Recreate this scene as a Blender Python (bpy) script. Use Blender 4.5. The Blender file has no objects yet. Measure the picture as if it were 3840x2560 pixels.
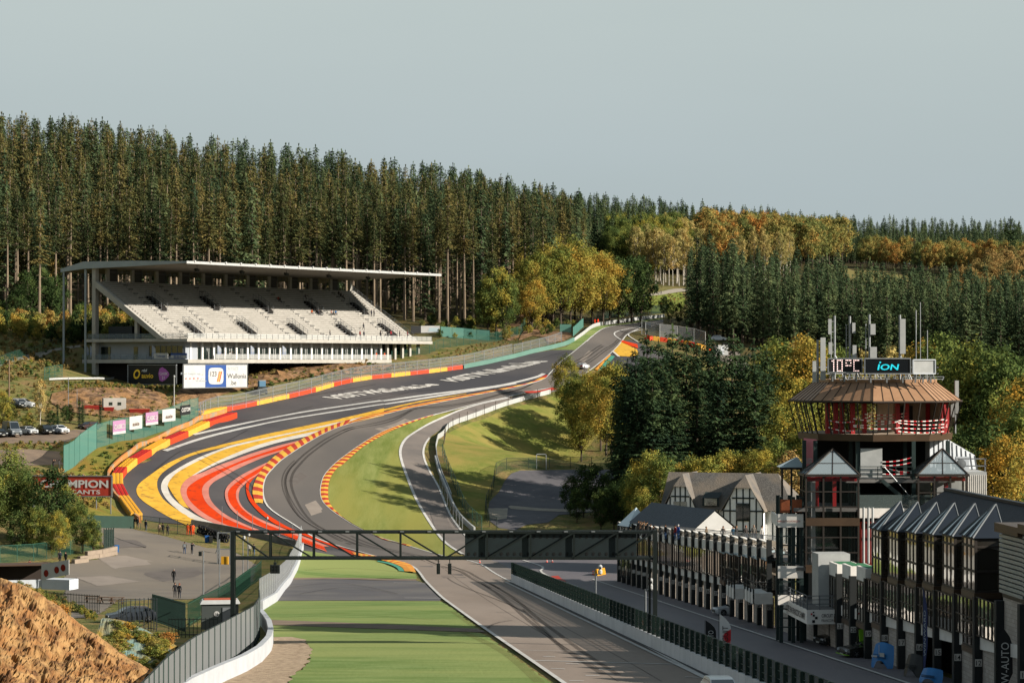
import bpy, bmesh, math, random
import numpy as np
from mathutils import Vector, Matrix, geometry
random.seed(7); RNG = np.random.default_rng(7)
SC = bpy.context.scene; COL = SC.collection
F = 5553.0; CX, CY = 1176.0, 784.0; HOR = 830.0; CZ = 32.0; PIT = math.atan((HOR-CY)/F)
CPI_, SPI_ = math.cos(PIT), math.sin(PIT)

# ------------------------------------------------------------------ helpers
def pdir(x, y):
    u = (x-CX)/F; v = (CY-y)/F
    return (u, CPI_-SPI_*v, SPI_+CPI_*v)
def P(x, y, d):
    a, b, c = pdir(x, y); return Vector((a/b*d, d, CZ+c/b*d))
def tag(o, label=None, cat=None, group=None, kind=None):
    if label: o['label'] = label
    if cat: o['category'] = cat
    if group: o['group'] = group
    if kind: o['kind'] = kind
    return o
def empty(name, loc=(0,0,0), rz=0.0, label=None, cat=None, group=None):
    o = bpy.data.objects.new(name, None); COL.objects.link(o)
    o.location = loc; o.rotation_euler = (0,0,rz)
    return tag(o, label, cat, group)
def link(name, me, parent=None):
    o = bpy.data.objects.new(name, me); COL.objects.link(o)
    if parent is not None: o.parent = parent
    return o
def children(o): return [c for c in o.children]
def copy_tree(o, parent=None):
    c = o.copy(); COL.objects.link(c)
    if parent is not None: c.parent = parent
    for ch in children(o): copy_tree(ch, c)
    return c
class MB:
    def __init__(s): s.v=[]; s.f=[]; s.m=[]
    def add(s, vs, fs, m=0):
        b=len(s.v); s.v += [tuple(p) for p in vs]
        for f in fs: s.f.append(tuple(b+i for i in f)); s.m.append(m)
        return s
    def box(s, c, size, m=0, rz=0.0, tilt=None):
        x,y,z=size[0]/2,size[1]/2,size[2]/2
        vs=[Vector((i*x,j*y,k*z)) for k in(-1,1) for j in(-1,1) for i in(-1,1)]
        R=Matrix.Rotation(rz,3,'Z')
        if tilt is not None: R=R@Matrix.Rotation(tilt[1],3,tilt[0])
        c=Vector(c)
        return s.add([R@q+c for q in vs],[(0,2,3,1),(4,5,7,6),(0,1,5,4),(2,6,7,3),(0,4,6,2),(1,3,7,5)],m)
    def bx(s, x0,x1,y0,y1,z0,z1,m=0):
        return s.box(((x0+x1)/2,(y0+y1)/2,(z0+z1)/2),(abs(x1-x0),abs(y1-y0),abs(z1-z0)),m)
    def hexa(s, b, t, m=0):        # bottom quad, top quad (same winding, ccw from above)
        return s.add(list(b)+list(t),[(3,2,1,0),(4,5,6,7),(0,1,5,4),(1,2,6,5),(2,3,7,6),(3,0,4,7)],m)
    def tube(s, p0, p1, r0, r1=None, n=8, m=0, caps=True):
        p0=Vector(p0);p1=Vector(p1); r1=r0 if r1 is None else r1
        d=(p1-p0); 
        if d.length<1e-6: return s
        d.normalize(); a=d.orthogonal().normalized(); b=d.cross(a)
        vs=[p0+(a*math.cos(t)+b*math.sin(t))*r0 for t in [2*math.pi*i/n for i in range(n)]]
        vs+=[p1+(a*math.cos(t)+b*math.sin(t))*r1 for t in [2*math.pi*i/n for i in range(n)]]
        fs=[(i,(i+1)%n,n+(i+1)%n,n+i) for i in range(n)]
        if caps: fs+=[tuple(range(n-1,-1,-1)),tuple(range(n,2*n))]
        return s.add(vs,fs,m)
    def path(s, pts, r, n=6, m=0):
        for a,b in zip(pts[:-1],pts[1:]): s.tube(a,b,r,None,n,m)
        return s
    def beam(s, p0, p1, w, h, m=0, up=(0,0,1)):   # rectangular bar, w sideways, h along up
        p0=Vector(p0);p1=Vector(p1); d=(p1-p0).normalized(); u=Vector(up)
        if abs(d.dot(u))>.98: u=Vector((0,1,0))
        sd=d.cross(u).normalized(); u=sd.cross(d)
        q=lambda p,i,j: p+sd*(i*w/2)+u*(j*h/2)
        return s.add([q(p0,-1,-1),q(p0,1,-1),q(p0,1,1),q(p0,-1,1),q(p1,-1,-1),q(p1,1,-1),q(p1,1,1),q(p1,-1,1)],
                     [(0,1,2,3),(7,6,5,4),(0,4,5,1),(1,5,6,2),(2,6,7,3),(3,7,4,0)],m)
    def quad(s,a,b,c,d,m=0): return s.add([a,b,c,d],[(0,1,2,3)],m)
    def slab(s, poly, z0, z1, m=0):   # vertical prism over a ccw xy polygon
        n=len(poly)
        vs=[(p[0],p[1],z0) for p in poly]+[(p[0],p[1],z1) for p in poly]
        return s.add(vs,[tuple(range(n-1,-1,-1)),tuple(range(n,2*n))]+[(i,(i+1)%n,n+(i+1)%n,n+i) for i in range(n)],m)
    def panel(s, a, b, c, d, t, m=0): # quad a b c d given thickness t along its normal
        a,b,c,d=map(Vector,(a,b,c,d)); nn=((b-a).cross(d-a)).normalized()*t
        return s.add([a,b,c,d,a-nn,b-nn,c-nn,d-nn],[(0,1,2,3),(7,6,5,4),(0,4,5,1),(1,5,6,2),(2,6,7,3),(3,7,4,0)],m)
    def lathe(s, prof, c=(0,0,0), n=12, m=0):
        c=Vector(c); vs=[];fs=[]
        for r,z in prof: vs+=[c+Vector((r*math.cos(2*math.pi*i/n),r*math.sin(2*math.pi*i/n),z)) for i in range(n)]
        for k in range(len(prof)-1):
            for i in range(n): fs.append((k*n+i,k*n+(i+1)%n,(k+1)*n+(i+1)%n,(k+1)*n+i))
        fs+=[tuple(range(n-1,-1,-1)),tuple(range((len(prof)-1)*n,len(prof)*n))]
        return s.add(vs,fs,m)
    def mesh(s, name, mats, smooth=False):
        me=bpy.data.meshes.new(name); me.from_pydata(s.v,[],s.f)
        for k in (mats if isinstance(mats,(list,tuple)) else [mats]): me.materials.append(k)
        me.polygons.foreach_set('material_index',s.m)
        if smooth: me.polygons.foreach_set('use_smooth',[True]*len(s.f))
        me.update(); return me
    def build(s, name, mats, parent=None, smooth=False):
        return link(name, s.mesh(name,mats,smooth), parent)

# ------------------------------------------------------------------ materials
def S(h):                                   # sRGB hex -> linear
    h=h.lstrip('#'); c=[int(h[i:i+2],16)/255 for i in (0,2,4)]
    return tuple(((x+.055)/1.055)**2.4 if x>.04045 else x/12.92 for x in c)
KM=[.58]
def lin(c,raw=False):
    c=S(c) if isinstance(c,str) else tuple(c)
    return c if raw else tuple(x*KM[0] for x in c)
MATS={}
def mat(name, col, col2=None, rough=.8, scale=3.0, amt=1.0, detail=5, bump=0.0, bscale=None, metal=0.0, stretch=None,
        col3=None, scale3=.3, rnd=None, coord='Object', spec=.3, emit=0, ramp=(.38,.62), ramp3=(.42,.62)):
    if name in MATS: return MATS[name]
    m=bpy.data.materials.new(name); m.use_nodes=True; nt=m.node_tree; N=nt.nodes; L=nt.links
    b=N['Principled BSDF']; b.inputs['Roughness'].default_value=rough; b.inputs['Metallic'].default_value=metal
    b.inputs['Specular IOR Level'].default_value=spec
    c=lin(col)
    b.inputs['Base Color'].default_value=(*c,1)
    out=None
    if col2 is not None or bump:
        tc=N.new('ShaderNodeTexCoord'); src=tc.outputs[coord]
        if stretch:
            mp=N.new('ShaderNodeMapping'); mp.inputs['Scale'].default_value=stretch; L.new(src,mp.inputs[0]); src=mp.outputs[0]
    if col2 is not None:
        n=N.new('ShaderNodeTexNoise'); n.inputs['Scale'].default_value=scale; n.inputs['Detail'].default_value=detail
        n.inputs['Roughness'].default_value=.65
        L.new(src,n.inputs[0])
        r=N.new('ShaderNodeMapRange'); r.inputs[1].default_value=ramp[0]; r.inputs[2].default_value=ramp[1]; r.inputs[4].default_value=amt
        L.new(n.outputs[0],r.inputs[0])
        x=N.new('ShaderNodeMix'); x.data_type='RGBA'; L.new(r.outputs[0],x.inputs[0])
        x.inputs[6].default_value=(*c,1); x.inputs[7].default_value=(*lin(col2),1); out=x.outputs[2]
        if col3 is not None:
            n2=N.new('ShaderNodeTexNoise'); n2.inputs['Scale'].default_value=scale3; n2.inputs['Detail'].default_value=4; L.new(src,n2.inputs[0])
            r2=N.new('ShaderNodeMapRange'); r2.inputs[1].default_value=ramp3[0]; r2.inputs[2].default_value=ramp3[1]; L.new(n2.outputs[0],r2.inputs[0])
            x2=N.new('ShaderNodeMix'); x2.data_type='RGBA'; L.new(r2.outputs[0],x2.inputs[0]); L.new(out,x2.inputs[6])
            x2.inputs[7].default_value=(*lin(col3),1); out=x2.outputs[2]
        L.new(out,b.inputs['Base Color'])
    if rnd:                                  # per object brightness
        oi=N.new('ShaderNodeObjectInfo'); h=N.new('ShaderNodeHueSaturation')
        mr=N.new('ShaderNodeMapRange'); mr.inputs[3].default_value=1-rnd; mr.inputs[4].default_value=1+rnd
        L.new(oi.outputs['Random'],mr.inputs[0]); L.new(mr.outputs[0],h.inputs['Value'])
        if out: L.new(out,h.inputs['Color'])
        else: h.inputs['Color'].default_value=(*c,1)
        L.new(h.outputs[0],b.inputs['Base Color'])
    if bump:
        nb=N.new('ShaderNodeTexNoise'); nb.inputs['Scale'].default_value=bscale or scale*3; nb.inputs['Detail'].default_value=6; L.new(src,nb.inputs[0])
        bp=N.new('ShaderNodeBump'); bp.inputs['Strength'].default_value=min(1,bump); bp.inputs['Distance'].default_value=.1*max(1,bump); L.new(nb.outputs[0],bp.inputs['Height'])
        L.new(bp.outputs[0],b.inputs['Normal'])
    if emit: b.inputs['Emission Color'].default_value=(*c,1); b.inputs['Emission Strength'].default_value=emit
    MATS[name]=m; return m
def see_through(name, col, alpha=.5, rough=.6, scale=None):   # netting / mesh screens
    if name in MATS: return MATS[name]
    m=bpy.data.materials.new(name); m.use_nodes=True; b=m.node_tree.nodes['Principled BSDF']
    b.inputs['Base Color'].default_value=(*lin(col),1); b.inputs['Roughness'].default_value=rough
    b.inputs['Alpha'].default_value=alpha; b.inputs['Specular IOR Level'].default_value=.1
    MATS[name]=m; return m
def glassy(name, col, rough=.06, spec=1.0, metal=.0, alpha=1.0, bump=0):
    if name in MATS: return MATS[name]
    m=bpy.data.materials.new(name); m.use_nodes=True; b=m.node_tree.nodes['Principled BSDF']
    b.inputs['Base Color'].default_value=(*lin(col),1); b.inputs['Roughness'].default_value=rough; b.inputs['Metallic'].default_value=metal
    b.inputs['Specular IOR Level'].default_value=spec; b.inputs['IOR'].default_value=1.8; b.inputs['Alpha'].default_value=alpha
    if bump:
        N=m.node_tree.nodes; L=m.node_tree.links; tc=N.new('ShaderNodeTexCoord'); n=N.new('ShaderNodeTexNoise'); n.inputs['Scale'].default_value=.7
        L.new(tc.outputs['Object'],n.inputs[0]); bp=N.new('ShaderNodeBump'); bp.inputs['Strength'].default_value=bump; bp.inputs['Distance'].default_value=.1
        L.new(n.outputs[0],bp.inputs['Height']); L.new(bp.outputs[0],b.inputs['Normal'])
    MATS[name]=m; return m

# ------------------------------------------------------------------ pixel polylines
def zc(ox, oy, w=960):
    k=.6125*w/2352
    return lambda pts: [(ox*.6125+x*k, oy*.6125+y*k) for x,y in pts]
ZA=zc(480,1480); ZB=zc(1280,1400); Z2=zc(960,900); Z3=zc(1920,900); Z5=zc(0,1480); Z6=zc(0,1920); Z7=zc(960,1920); Z8=zc(1920,1920)
ZC=zc(0,1380,480); ZE=zc(600,1280,480); ZH=zc(2200,1260,640); Z1=zc(0,900)
def spline(pts, n=6):
    pts=[np.array(p,float) for p in pts]; out=[]
    for i in range(len(pts)-1):
        p0=pts[max(i-1,0)];p1=pts[i];p2=pts[i+1];p3=pts[min(i+2,len(pts)-1)]
        for t in np.linspace(0,1,n,endpoint=False):
            out.append(.5*((2*p1)+(-p0+p2)*t+(2*p0-5*p1+4*p2-p3)*t*t+(-p0+3*p1-3*p2+p3)*t**3))
    out.append(pts[-1]); return np.array(out)
def resample(a, n):
    a=np.asarray(a,float); s=np.r_[0,np.cumsum(np.linalg.norm(np.diff(a,axis=0),axis=1))]
    t=np.linspace(0,s[-1],n); return np.stack([np.interp(t,s,a[:,k]) for k in range(a.shape[1])],1)
# ------------------------------------------------------------------ terrain
def plane(d): return -13.25-.0503*d
CTRL=[]   # world X, Y, z relative to the camera
def cpx(*tri):
    for x,y,d in tri:
        p=P(x,y,d); CTRL.append((p.x,d,p.z-CZ))
def cw(*tri): CTRL.extend(tri)
for d in (40,80,120,160,200,240,280,320,340):
    for X in ((-24,0,25,48) if d<250 else (-45,-24,0,20,48)): cw((X,d,max(plane(d),-30.4)))
cw((-32,100,-18),(-40,150,-21),(-34,190,-23.6),(-60,240,-25.5),(-75,300,-27.5),(-50,300,-28.2),(-62,330,-27.4),(-95,330,-25))
cw((-120,100,-6),(-120,200,-12),(-120,280,-18),(-110,360,-17),(70,60,-16),(70,150,-20),(75,220,-24),(75,300,-27),(70,350,-27),(60,400,-26),(110,420,-20),(150,300,-20),(150,150,-16))
cpx((399,1338,318),(152,1276,335),(330,1290,337),(500,1290,335),(425,1271,346),(430,1228,371),(320,1205,385),(200,1230,365),(560,1300,335),(640,1275,352))
# valley and Raidillon
cpx((690,1265,388),(800,1255,390),(900,1240,398),(1000,1262,388),(1060,1215,412),(1100,1290,366),(1200,1300,352),(1300,1290,362),(1400,1290,362))
cpx((305,1192,398),(500,1212,383),(600,1237,384),(590,1130,418),(255,1100,420),(745,1100,436),(700,1170,415),(800,1200,410),(860,1150,425))
cpx((600,1050,448),(380,1005,470),(310,1045,447),(760,1020,465),(900,1000,475),(480,965,497),(560,950,505),(700,960,500),(1000,930,515),(850,920,525),
    (650,917,518),(750,892,530),(850,873,546),(950,862,560),(1063,847,575),(1000,890,548),(1200,860,566),(1284,884,557),(1340,845,572),(1250,803,607),(1176,824,590),
    (1320,784,618),(1400,800,602),(1370,755,645),(1480,765,648),(1450,741,668),(1520,735,690),(1400,746,672))
cpx((920,1050,455),(973,1047,462),(940,1000,488),(985,1000,492),(1021,970,510),(1060,955,520),(1160,925,540),(1260,903,553),(985,1080,450),(1010,1125,438),(1034,1182,424),(960,1155,428),(930,1090,443))
# right of the old road: grass slope and lower yard
cpx((1040,1110,452),(1070,1190,424),(1160,1210,413),(1390,1210,413),(1300,1160,440),(1130,1190,420),(1250,1080,508),(1390,1080,508),(1250,1060,522),(1390,1060,522),
    (1150,1040,505),(1160,970,528),(1250,950,540),(1300,900,558),(1400,900,560),(1330,985,540),(1450,1080,470),(1600,1130,440),(1750,1130,420),(1500,1000,500),(1700,950,520),(1800,900,545))
# right of the Raidillon top
cpx((1590,778,650),(1650,810,630),(1700,835,600),(1760,850,590),(1840,815,640),(2000,850,620),(2300,870,640),(1600,760,680),(1700,790,700),(2300,800,740))
# beyond the crest
cpx((1510,715,760),(1430,715,760),(1515,690,850),(1420,690,850),(1515,672,950),(1450,674,940),(1350,752,690),(1230,748,655),(1100,772,630),(1060,782,618),(960,792,600),(1200,760,640))
# grandstand shelf, rock face, left terraces
cpx((985,795,592),(900,820,585),(800,838,560),(700,846,546),(600,852,534),(500,880,526),(300,894,512),(360,894,509),(420,896,505),(250,892,512),(470,898,511),(530,900,516),(565,898,520),(432,880,512),(300,884,502),(150,887,490),(50,868,497),(0,885,480),(0,805,540),(110,790,548),(50,765,570),(150,842,515),
    (560,920,514),(650,898,524),(750,878,536),(480,940,508),(830,862,550))
cpx((150,965,463),(250,968,462),(350,962,470),(420,950,480),(20,965,455),(0,1000,437),(140,1003,437),(220,985,445),(60,1022,425),(60,1050,415),(125,1077,404),(0,1077,402),(146,1085,403),(222,1030,430),(300,1010,446),(400,985,465),(455,965,487))
cpx((0,1110,380),(100,1110,385),(185,1172,390),(250,1165,394),(60,1180,360))
cw((-75,532,-5),(-88,535,-5),(-60,545,-4.5),(-60,625,9.5),(-20,630,10),(-90,600,8),(-120,560,8),(-60,580,6),(-90,540,1.5),(10,650,10.5))
# hills
cw((-190,900,64),(-110,900,53),(-31,980,49),(24,1080,51),(67,1150,51),(129,1250,53),(200,1350,55),(307,1450,58),
   (-150,650,20),(-150,760,44),(-60,760,29),(-20,800,30),(30,880,33),(60,900,27),(70,1000,33),(110,1000,32),(110,850,20),(140,1050,40),(163,1000,34),(144,1060,41),(200,1150,44),(250,1000,34),(200,850,19),(260,760,8),(320,900,25))
cw((-700,40,20),(700,40,-10),(-700,600,60),(-350,500,30),(-350,900,75),(700,600,0),(400,500,-10),(400,1300,50),(-700,1900,30),(0,1900,20),(700,1900,30),(-200,1200,50),(0,1350,42),(150,1500,40),(320,1700,48),(700,1300,60))
HX0,HX1,HY0,HY1,HS=-500.,500.,40.,1800.,2.5
def build_height():
    c=np.array(CTRL); _,idx=np.unique(np.round(c[:,:2],1),axis=0,return_index=True); c=c[np.sort(idx)]
    vs,ed,fs,ov,*_=geometry.delaunay_2d_cdt([Vector((a,b)) for a,b,_ in c],[],[],0,1e-4)
    zz=[c[o[0]][2] for o in ov]
    xs=np.arange(HX0,HX1+.1,HS); ys=np.arange(HY0,HY1+.1,HS); H=np.full((len(ys),len(xs)),np.nan)
    for f in fs:
        (x1,y1),(x2,y2),(x3,y3)=[tuple(vs[i]) for i in f]; z=[zz[i] for i in f]
        i0=max(0,int((min(x1,x2,x3)-HX0)/HS)); i1=min(len(xs),int((max(x1,x2,x3)-HX0)/HS)+2)
        j0=max(0,int((min(y1,y2,y3)-HY0)/HS)); j1=min(len(ys),int((max(y1,y2,y3)-HY0)/HS)+2)
        if i1<=i0 or j1<=j0: continue
        gx,gy=np.meshgrid(xs[i0:i1],ys[j0:j1]); D=(y2-y3)*(x1-x3)+(x3-x2)*(y1-y3)
        if abs(D)<1e-9: continue
        a=((y2-y3)*(gx-x3)+(x3-x2)*(gy-y3))/D; b=((y3-y1)*(gx-x3)+(x1-x3)*(gy-y3))/D; g=1-a-b
        ok=(a>=-1e-6)&(b>=-1e-6)&(g>=-1e-6); sub=H[j0:j1,i0:i1]; sub[ok]=(a*z[0]+b*z[1]+g*z[2])[ok]
    H[np.isnan(H)]=np.nanmean(H)
    def blur(A,s):
        r=int(3*s)+1; k=np.exp(-.5*(np.arange(-r,r+1)/s)**2); k/=k.sum()
        for ax in (0,1):
            Q=np.pad(A,[(r,r) if i==ax else (0,0) for i in (0,1)],mode='edge')
            A=sum(k[i]*np.take(Q,range(i,i+A.shape[ax]),axis=ax) for i in range(2*r+1))
        return A
    A=blur(H,2.0); B=blur(H,8.0)
    w=np.clip((ys-640)/120,0,1)[:,None]
    return A*(1-w)+B*w
HH=build_height()+CZ
def Hz(X,Y):
    X=np.clip((np.asarray(X,float)-HX0)/HS,0,HH.shape[1]-1.001); Y=np.clip((np.asarray(Y,float)-HY0)/HS,0,HH.shape[0]-1.001)
    i=X.astype(int); j=Y.astype(int); u=X-i; v=Y-j
    return (HH[j,i]*(1-u)+HH[j,i+1]*u)*(1-v)+(HH[j+1,i]*(1-u)+HH[j+1,i+1]*u)*v
_D=np.arange(60.,1500.,1.0)
def Gm(pts, dmin=60.0):
    """pixel points -> points on the terrain"""
    out=[]
    for x,y in pts:
        a,b,c=pdir(x,y); dd=_D[_D>=dmin]; r=CZ+c/b*dd-Hz(a/b*dd,dd)
        k=np.where(r<=0)[0]
        if len(k)==0: k0=len(dd)-1; d=dd[-1]
        else:
            k0=k[0]; d=dd[k0] if k0==0 else dd[k0-1]+r[k0-1]/(r[k0-1]-r[k0])*1.0
        out.append((a/b*d,d,float(Hz(a/b*d,d))))
    return np.array(out)
def G(x,y,dmin=60.0): return Vector(Gm([(x,y)],dmin)[0])
def T(X,Y,dz=0.0): return Vector((X,Y,float(Hz(X,Y))+dz))
def inside(poly, pts):
    poly=np.asarray(poly)[:,:2]; x=pts[:,0]; y=pts[:,1]; r=np.zeros(len(pts),bool); j=len(poly)-1
    for i in range(len(poly)):
        xi,yi=poly[i]; xj,yj=poly[j]
        with np.errstate(divide='ignore',invalid='ignore'):
            c=((yi>y)!=(yj>y))&(x<(xj-xi)*(y-yi)/(yj-yi+1e-12)+xi)
        r^=c; j=i
    return r
def edge_dist(poly, pts):
    d=np.full(len(pts),1e9); n=len(poly)
    for i in range(n):
        a=poly[i]; b=poly[(i+1)%n]; ab=b-a; t=np.clip(((pts-a)@ab)/(ab@ab+1e-12),0,1)
        d=np.minimum(d,np.linalg.norm(pts-(a+t[:,None]*ab),axis=1))
    return d
def sheet(name, poly, off, m, res=4.0, sm=0, world=False, disp=0.0, dscale=.5, kind='structure', dmin=60.0, edge=0.0):
    """a sheet lying on the terrain, outlined by pixels (or world xy)"""
    if sm: poly=spline(list(poly)+[poly[0]],sm)[:-1]
    w=np.asarray(poly,float)[:,:2] if world else Gm(poly,dmin)[:,:2]
    keep=[w[0]]
    for p in w[1:]:
        if np.linalg.norm(p-keep[-1])>.06: keep.append(p)
    if np.linalg.norm(keep[0]-keep[-1])<.06: keep.pop()
    w=[]; er=min(res,1.2) if edge else res
    for a,b in zip(keep,keep[1:]+keep[:1]):
        n=max(1,int(np.linalg.norm(b-a)/er)); w+= [a+(b-a)*k/n for k in range(n)]
    w=np.array(w)
    if edge: w=w+RNG.uniform(-edge,edge,w.shape)
    lo,hi=w.min(0),w.max(0)
    gx,gy=np.meshgrid(np.arange(lo[0],hi[0],res),np.arange(lo[1],hi[1],res)); g=np.stack([gx.ravel(),gy.ravel()],1)
    g=g+RNG.uniform(-.1,.1,g.shape)*res
    if len(g): g=g[inside(w,g)]
    if len(g): g=g[edge_dist(w,g)>res*.35]
    allp=np.r_[w,g] if len(g) else w; n=len(w)
    vs,ed,fs,*_=geometry.delaunay_2d_cdt([Vector(p) for p in allp],[],[list(range(n))],1,1e-4)
    v=np.array([tuple(q) for q in vs]); z=Hz(v[:,0],v[:,1])+off
    me=bpy.data.meshes.new(name)
    pts=np.c_[v,z]
    if disp:
        from mathutils import noise
        ed_=edge_dist(w,v)
        for i in range(len(pts)):
            q=Vector(pts[i]); k=min(1,ed_[i]/(2*res))
            nv=noise.noise_vector(q*dscale)+.5*noise.noise_vector(q*dscale*2.7)
            pts[i]=q+Vector((nv.x*disp,nv.y*disp,abs(nv.z)*disp))*k
    me.from_pydata([tuple(p) for p in pts],[],[f if (v[f[1]]-v[f[0]])[0]*(v[f[2]]-v[f[0]])[1]-(v[f[1]]-v[f[0]])[1]*(v[f[2]]-v[f[0]])[0]>0 else f[::-1] for f in fs])
    me.materials.append(m); me.update()
    if not disp: me.polygons.foreach_set('use_smooth',[True]*len(me.polygons))
    return tag(link(name,me),kind=kind)
def strip(name, L_, R_, off, mats, n, across=2, per=1, sm=5, h=0.0, world=False, kind='structure'):
    """ribbon between two pixel polylines; material alternates every `per` cells"""
    if world: L,R=np.asarray(L_)[:,:2],np.asarray(R_)[:,:2]
    else: L,R=Gm(spline(L_,sm))[:,:2],Gm(spline(R_,sm))[:,:2]
    L=resample(L,n+1); R=resample(R,n+1); b=MB(); vs=[]
    for i in range(n+1):
        for k in range(across+1):
            t=k/across; p=L[i]*(1-t)+R[i]*t; vs.append((p[0],p[1],float(Hz(p[0],p[1]))+off+h*math.sin(t*math.pi)))
    w=across+1
    flip=np.cross(np.r_[L[1]-L[0]],np.r_[R[0]-L[0]])<0
    b.v=vs
    for i in range(n):
        for k in range(across):
            f=(i*w+k,(i+1)*w+k,(i+1)*w+k+1,i*w+k+1); b.f.append(f if flip is False or not flip else f[::-1]); b.m.append((i//per)%len(mats))
    return tag(b.build(name,mats),kind=kind)
def line(name, pts, wid, off, m, sm=5, n=None, kind='structure', world=False, parent=None):
    """painted line of constant world width"""
    c=np.asarray(pts)[:,:2] if world else Gm(spline(pts,sm))[:,:2]
    Ln=np.linalg.norm(np.diff(c,axis=0),axis=1).sum(); c=resample(c,n or max(3,int(Ln/2.5)))
    t=np.gradient(c,axis=0); t/=np.linalg.norm(t,axis=1)[:,None]+1e-9; nn=np.c_[-t[:,1],t[:,0]]
    A=c+nn*wid/2; B=c-nn*wid/2; b=MB()
    for a,q in zip(A,B): b.v+=[(a[0],a[1],float(Hz(*a))+off),(q[0],q[1],float(Hz(*q))+off)]
    for i in range(len(c)-1): b.f.append((2*i+1,2*i+3,2*i+2,2*i)); b.m.append(0)
    o=b.build(name,m,parent)
    return o if parent else tag(o,kind=kind)
# ------------------------------------------------------------------ people: one skinned surface per pose
def sk_pose(name, pts, edges, seated=False):
    me=bpy.data.meshes.new(name); me.from_pydata([p[:3] for p in pts],edges,[]); o=bpy.data.objects.new(name,me); COL.objects.link(o)
    m=o.modifiers.new('s','SKIN'); m.use_smooth_shade=True
    sv=me.skin_vertices[0].data if me.skin_vertices else None
    return o,m
def pose(arms='down',legs='stand',lean=0.0):
    P_=[];E=[]
    def v(x,y,z,r): P_.append((x,y,z,r)); return len(P_)-1
    def e(a,b): E.append((a,b)); return b
    hz=.95 if legs!='sit' else .52
    dz=hz-.95; L=lambda z:-lean*(z-.95)
    pv=v(0,0,hz,.14); ab=e(pv,v(0,L(1.12),1.12+dz,.13)); ch=e(ab,v(0,L(1.34),1.34+dz,.155)); nk=e(ch,v(0,L(1.5),1.5+dz,.062)); hd=e(nk,v(0,L(1.6)-.015,1.6+dz,.088)); ht=e(hd,v(0,L(1.7)-.01,1.7+dz,.082))
    e(hd,v(0,L(1.6)-.115,1.61+dz,.018))
    for s in (-1,1):
        sh=e(ch,v(s*.185,L(1.42),1.42+dz,.068))
        if arms=='down': el=(s*.25,.03+L(1.15),1.14+dz); wr=(s*.26,-.04+L(.9),.90+dz)
        elif arms=='up': el=(s*.27,-.2+L(1.2),1.2+dz); wr=(s*.08,-.3+L(1.5),1.54+dz)
        elif arms=='fwd': el=(s*.25,-.15+L(1.15),1.14+dz); wr=(s*.14,-.4+L(1.1),1.1+dz)
        else: el=(s*.27,.0,1.15+dz); wr=(s*.1,-.22,1.02+dz)
        ei=e(sh,v(*el,.048)); wi=e(ei,v(*wr,.034)); d=(Vector(wr)-Vector(el)).normalized(); pm=Vector(wr)+d*.07; pi_=e(wi,v(*pm,.034))
        sd=Vector((0,1,0)) if abs(d.z)>.6 else Vector((1,0,0))
        for k in range(4): 
            f=pm+d*.05+sd*(.021*(k-1.5)); fi=e(pi_,v(*f,.011)); e(fi,v(*(f+d*(.045+.008*(k in(1,2)))+Vector((0,-.012,-.006))),.009))
        t=Vector(wr)+d*.045-sd*.045; e(wi,v(*t,.011))
        hp=e(pv,v(s*.095,0,hz-.06,.095))
        if legs=='stand': kn=(s*.11,-.01,.5); an=(s*.12,.02,.09)
        elif legs=='walk': kn=(s*.1,-.12*s-.03,.5); an=(s*.1,-.26*s+.06,.1)
        else: kn=(s*.14,-.42,.5); an=(s*.14,-.38,.09)
        ki=e(hp,v(*kn,.066)); ai=e(ki,v(*an,.045)); e(ai,v(an[0]*1.1,an[1]-.15,.045,.04))
    return P_,E
POSES={}
def make_poses():
    obs=[]
    for nm,a,l,ln in (('stand','down','stand',0),('photo','up','stand',.05),('walk','down','walk',.03),('lean','fwd','stand',.15),('sit','lap','sit',.1),('pocket','lap','stand',0)):
        P_,E=pose(a,l,ln); me=bpy.data.meshes.new(nm); me.from_pydata([p[:3] for p in P_],E,[]); o=bpy.data.objects.new(nm,me); COL.objects.link(o)
        m=o.modifiers.new('skin','SKIN'); m.use_smooth_shade=True; o.modifiers.new('sub','SUBSURF').levels=1
        for i,p in enumerate(P_): d=me.skin_vertices[0].data[i]; d.radius=(p[3],p[3]*(.8 if i in(0,1,2) else 1)); d.use_root=(i==0)
        obs.append((nm,o,P_))
    dg=bpy.context.evaluated_depsgraph_get()
    dummy=mat('person_skin','#c99a7c',None,.6)
    for nm,o,P_ in obs:
        me=bpy.data.meshes.new_from_object(o.evaluated_get(dg)); dz=-.43 if nm=='sit' else 0
        me.materials.clear()
        for _ in range(4): me.materials.append(dummy)
        wr=[Vector(p[:3]) for p in P_ if p[3]==.034]
        idx=[]
        for f in me.polygons:
            c=f.center
            if c.z>1.52+dz or any((c-w_).length<.085 for w_ in wr): k=0
            elif c.z<.1: k=3
            elif c.z<.93+dz*(1 if nm=='sit' else 0)+(.08 if nm=='sit' else 0) and (c-Vector((0,0,c.z))).length<.75: k=2
            else: k=1
            if nm!='sit' and c.z<.97 and abs(c.x)>.2: k=1
            idx.append(k)
        me.polygons.foreach_set('material_index',idx); me.polygons.foreach_set('use_smooth',[True]*len(idx)); me.name='person_'+nm; POSES[nm]=me
    for nm,o,_ in obs: bpy.data.objects.remove(o)
make_poses()
HAIR=MB().lathe([(.098,-.05),(.108,.0),(.104,.05),(.075,.1),(.02,.122)],(0,.015,1.66),10)
_h=HAIR.mesh('hair',mat('hair_dark','#3a2a20','#2c2018',.8,8,.6,3),True)
_eye=MB(); 
for s in (-1,1): _eye.lathe([(.004,-.004),(.011,0),(.004,.008)],(s*.033,-.098,1.635),6)
_e=_eye.mesh('eyes',mat('eye_dark','#15110e',None,.4))
def cloth(hexc): return mat('cloth_'+hexc[1:],hexc,None,.85)
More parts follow.
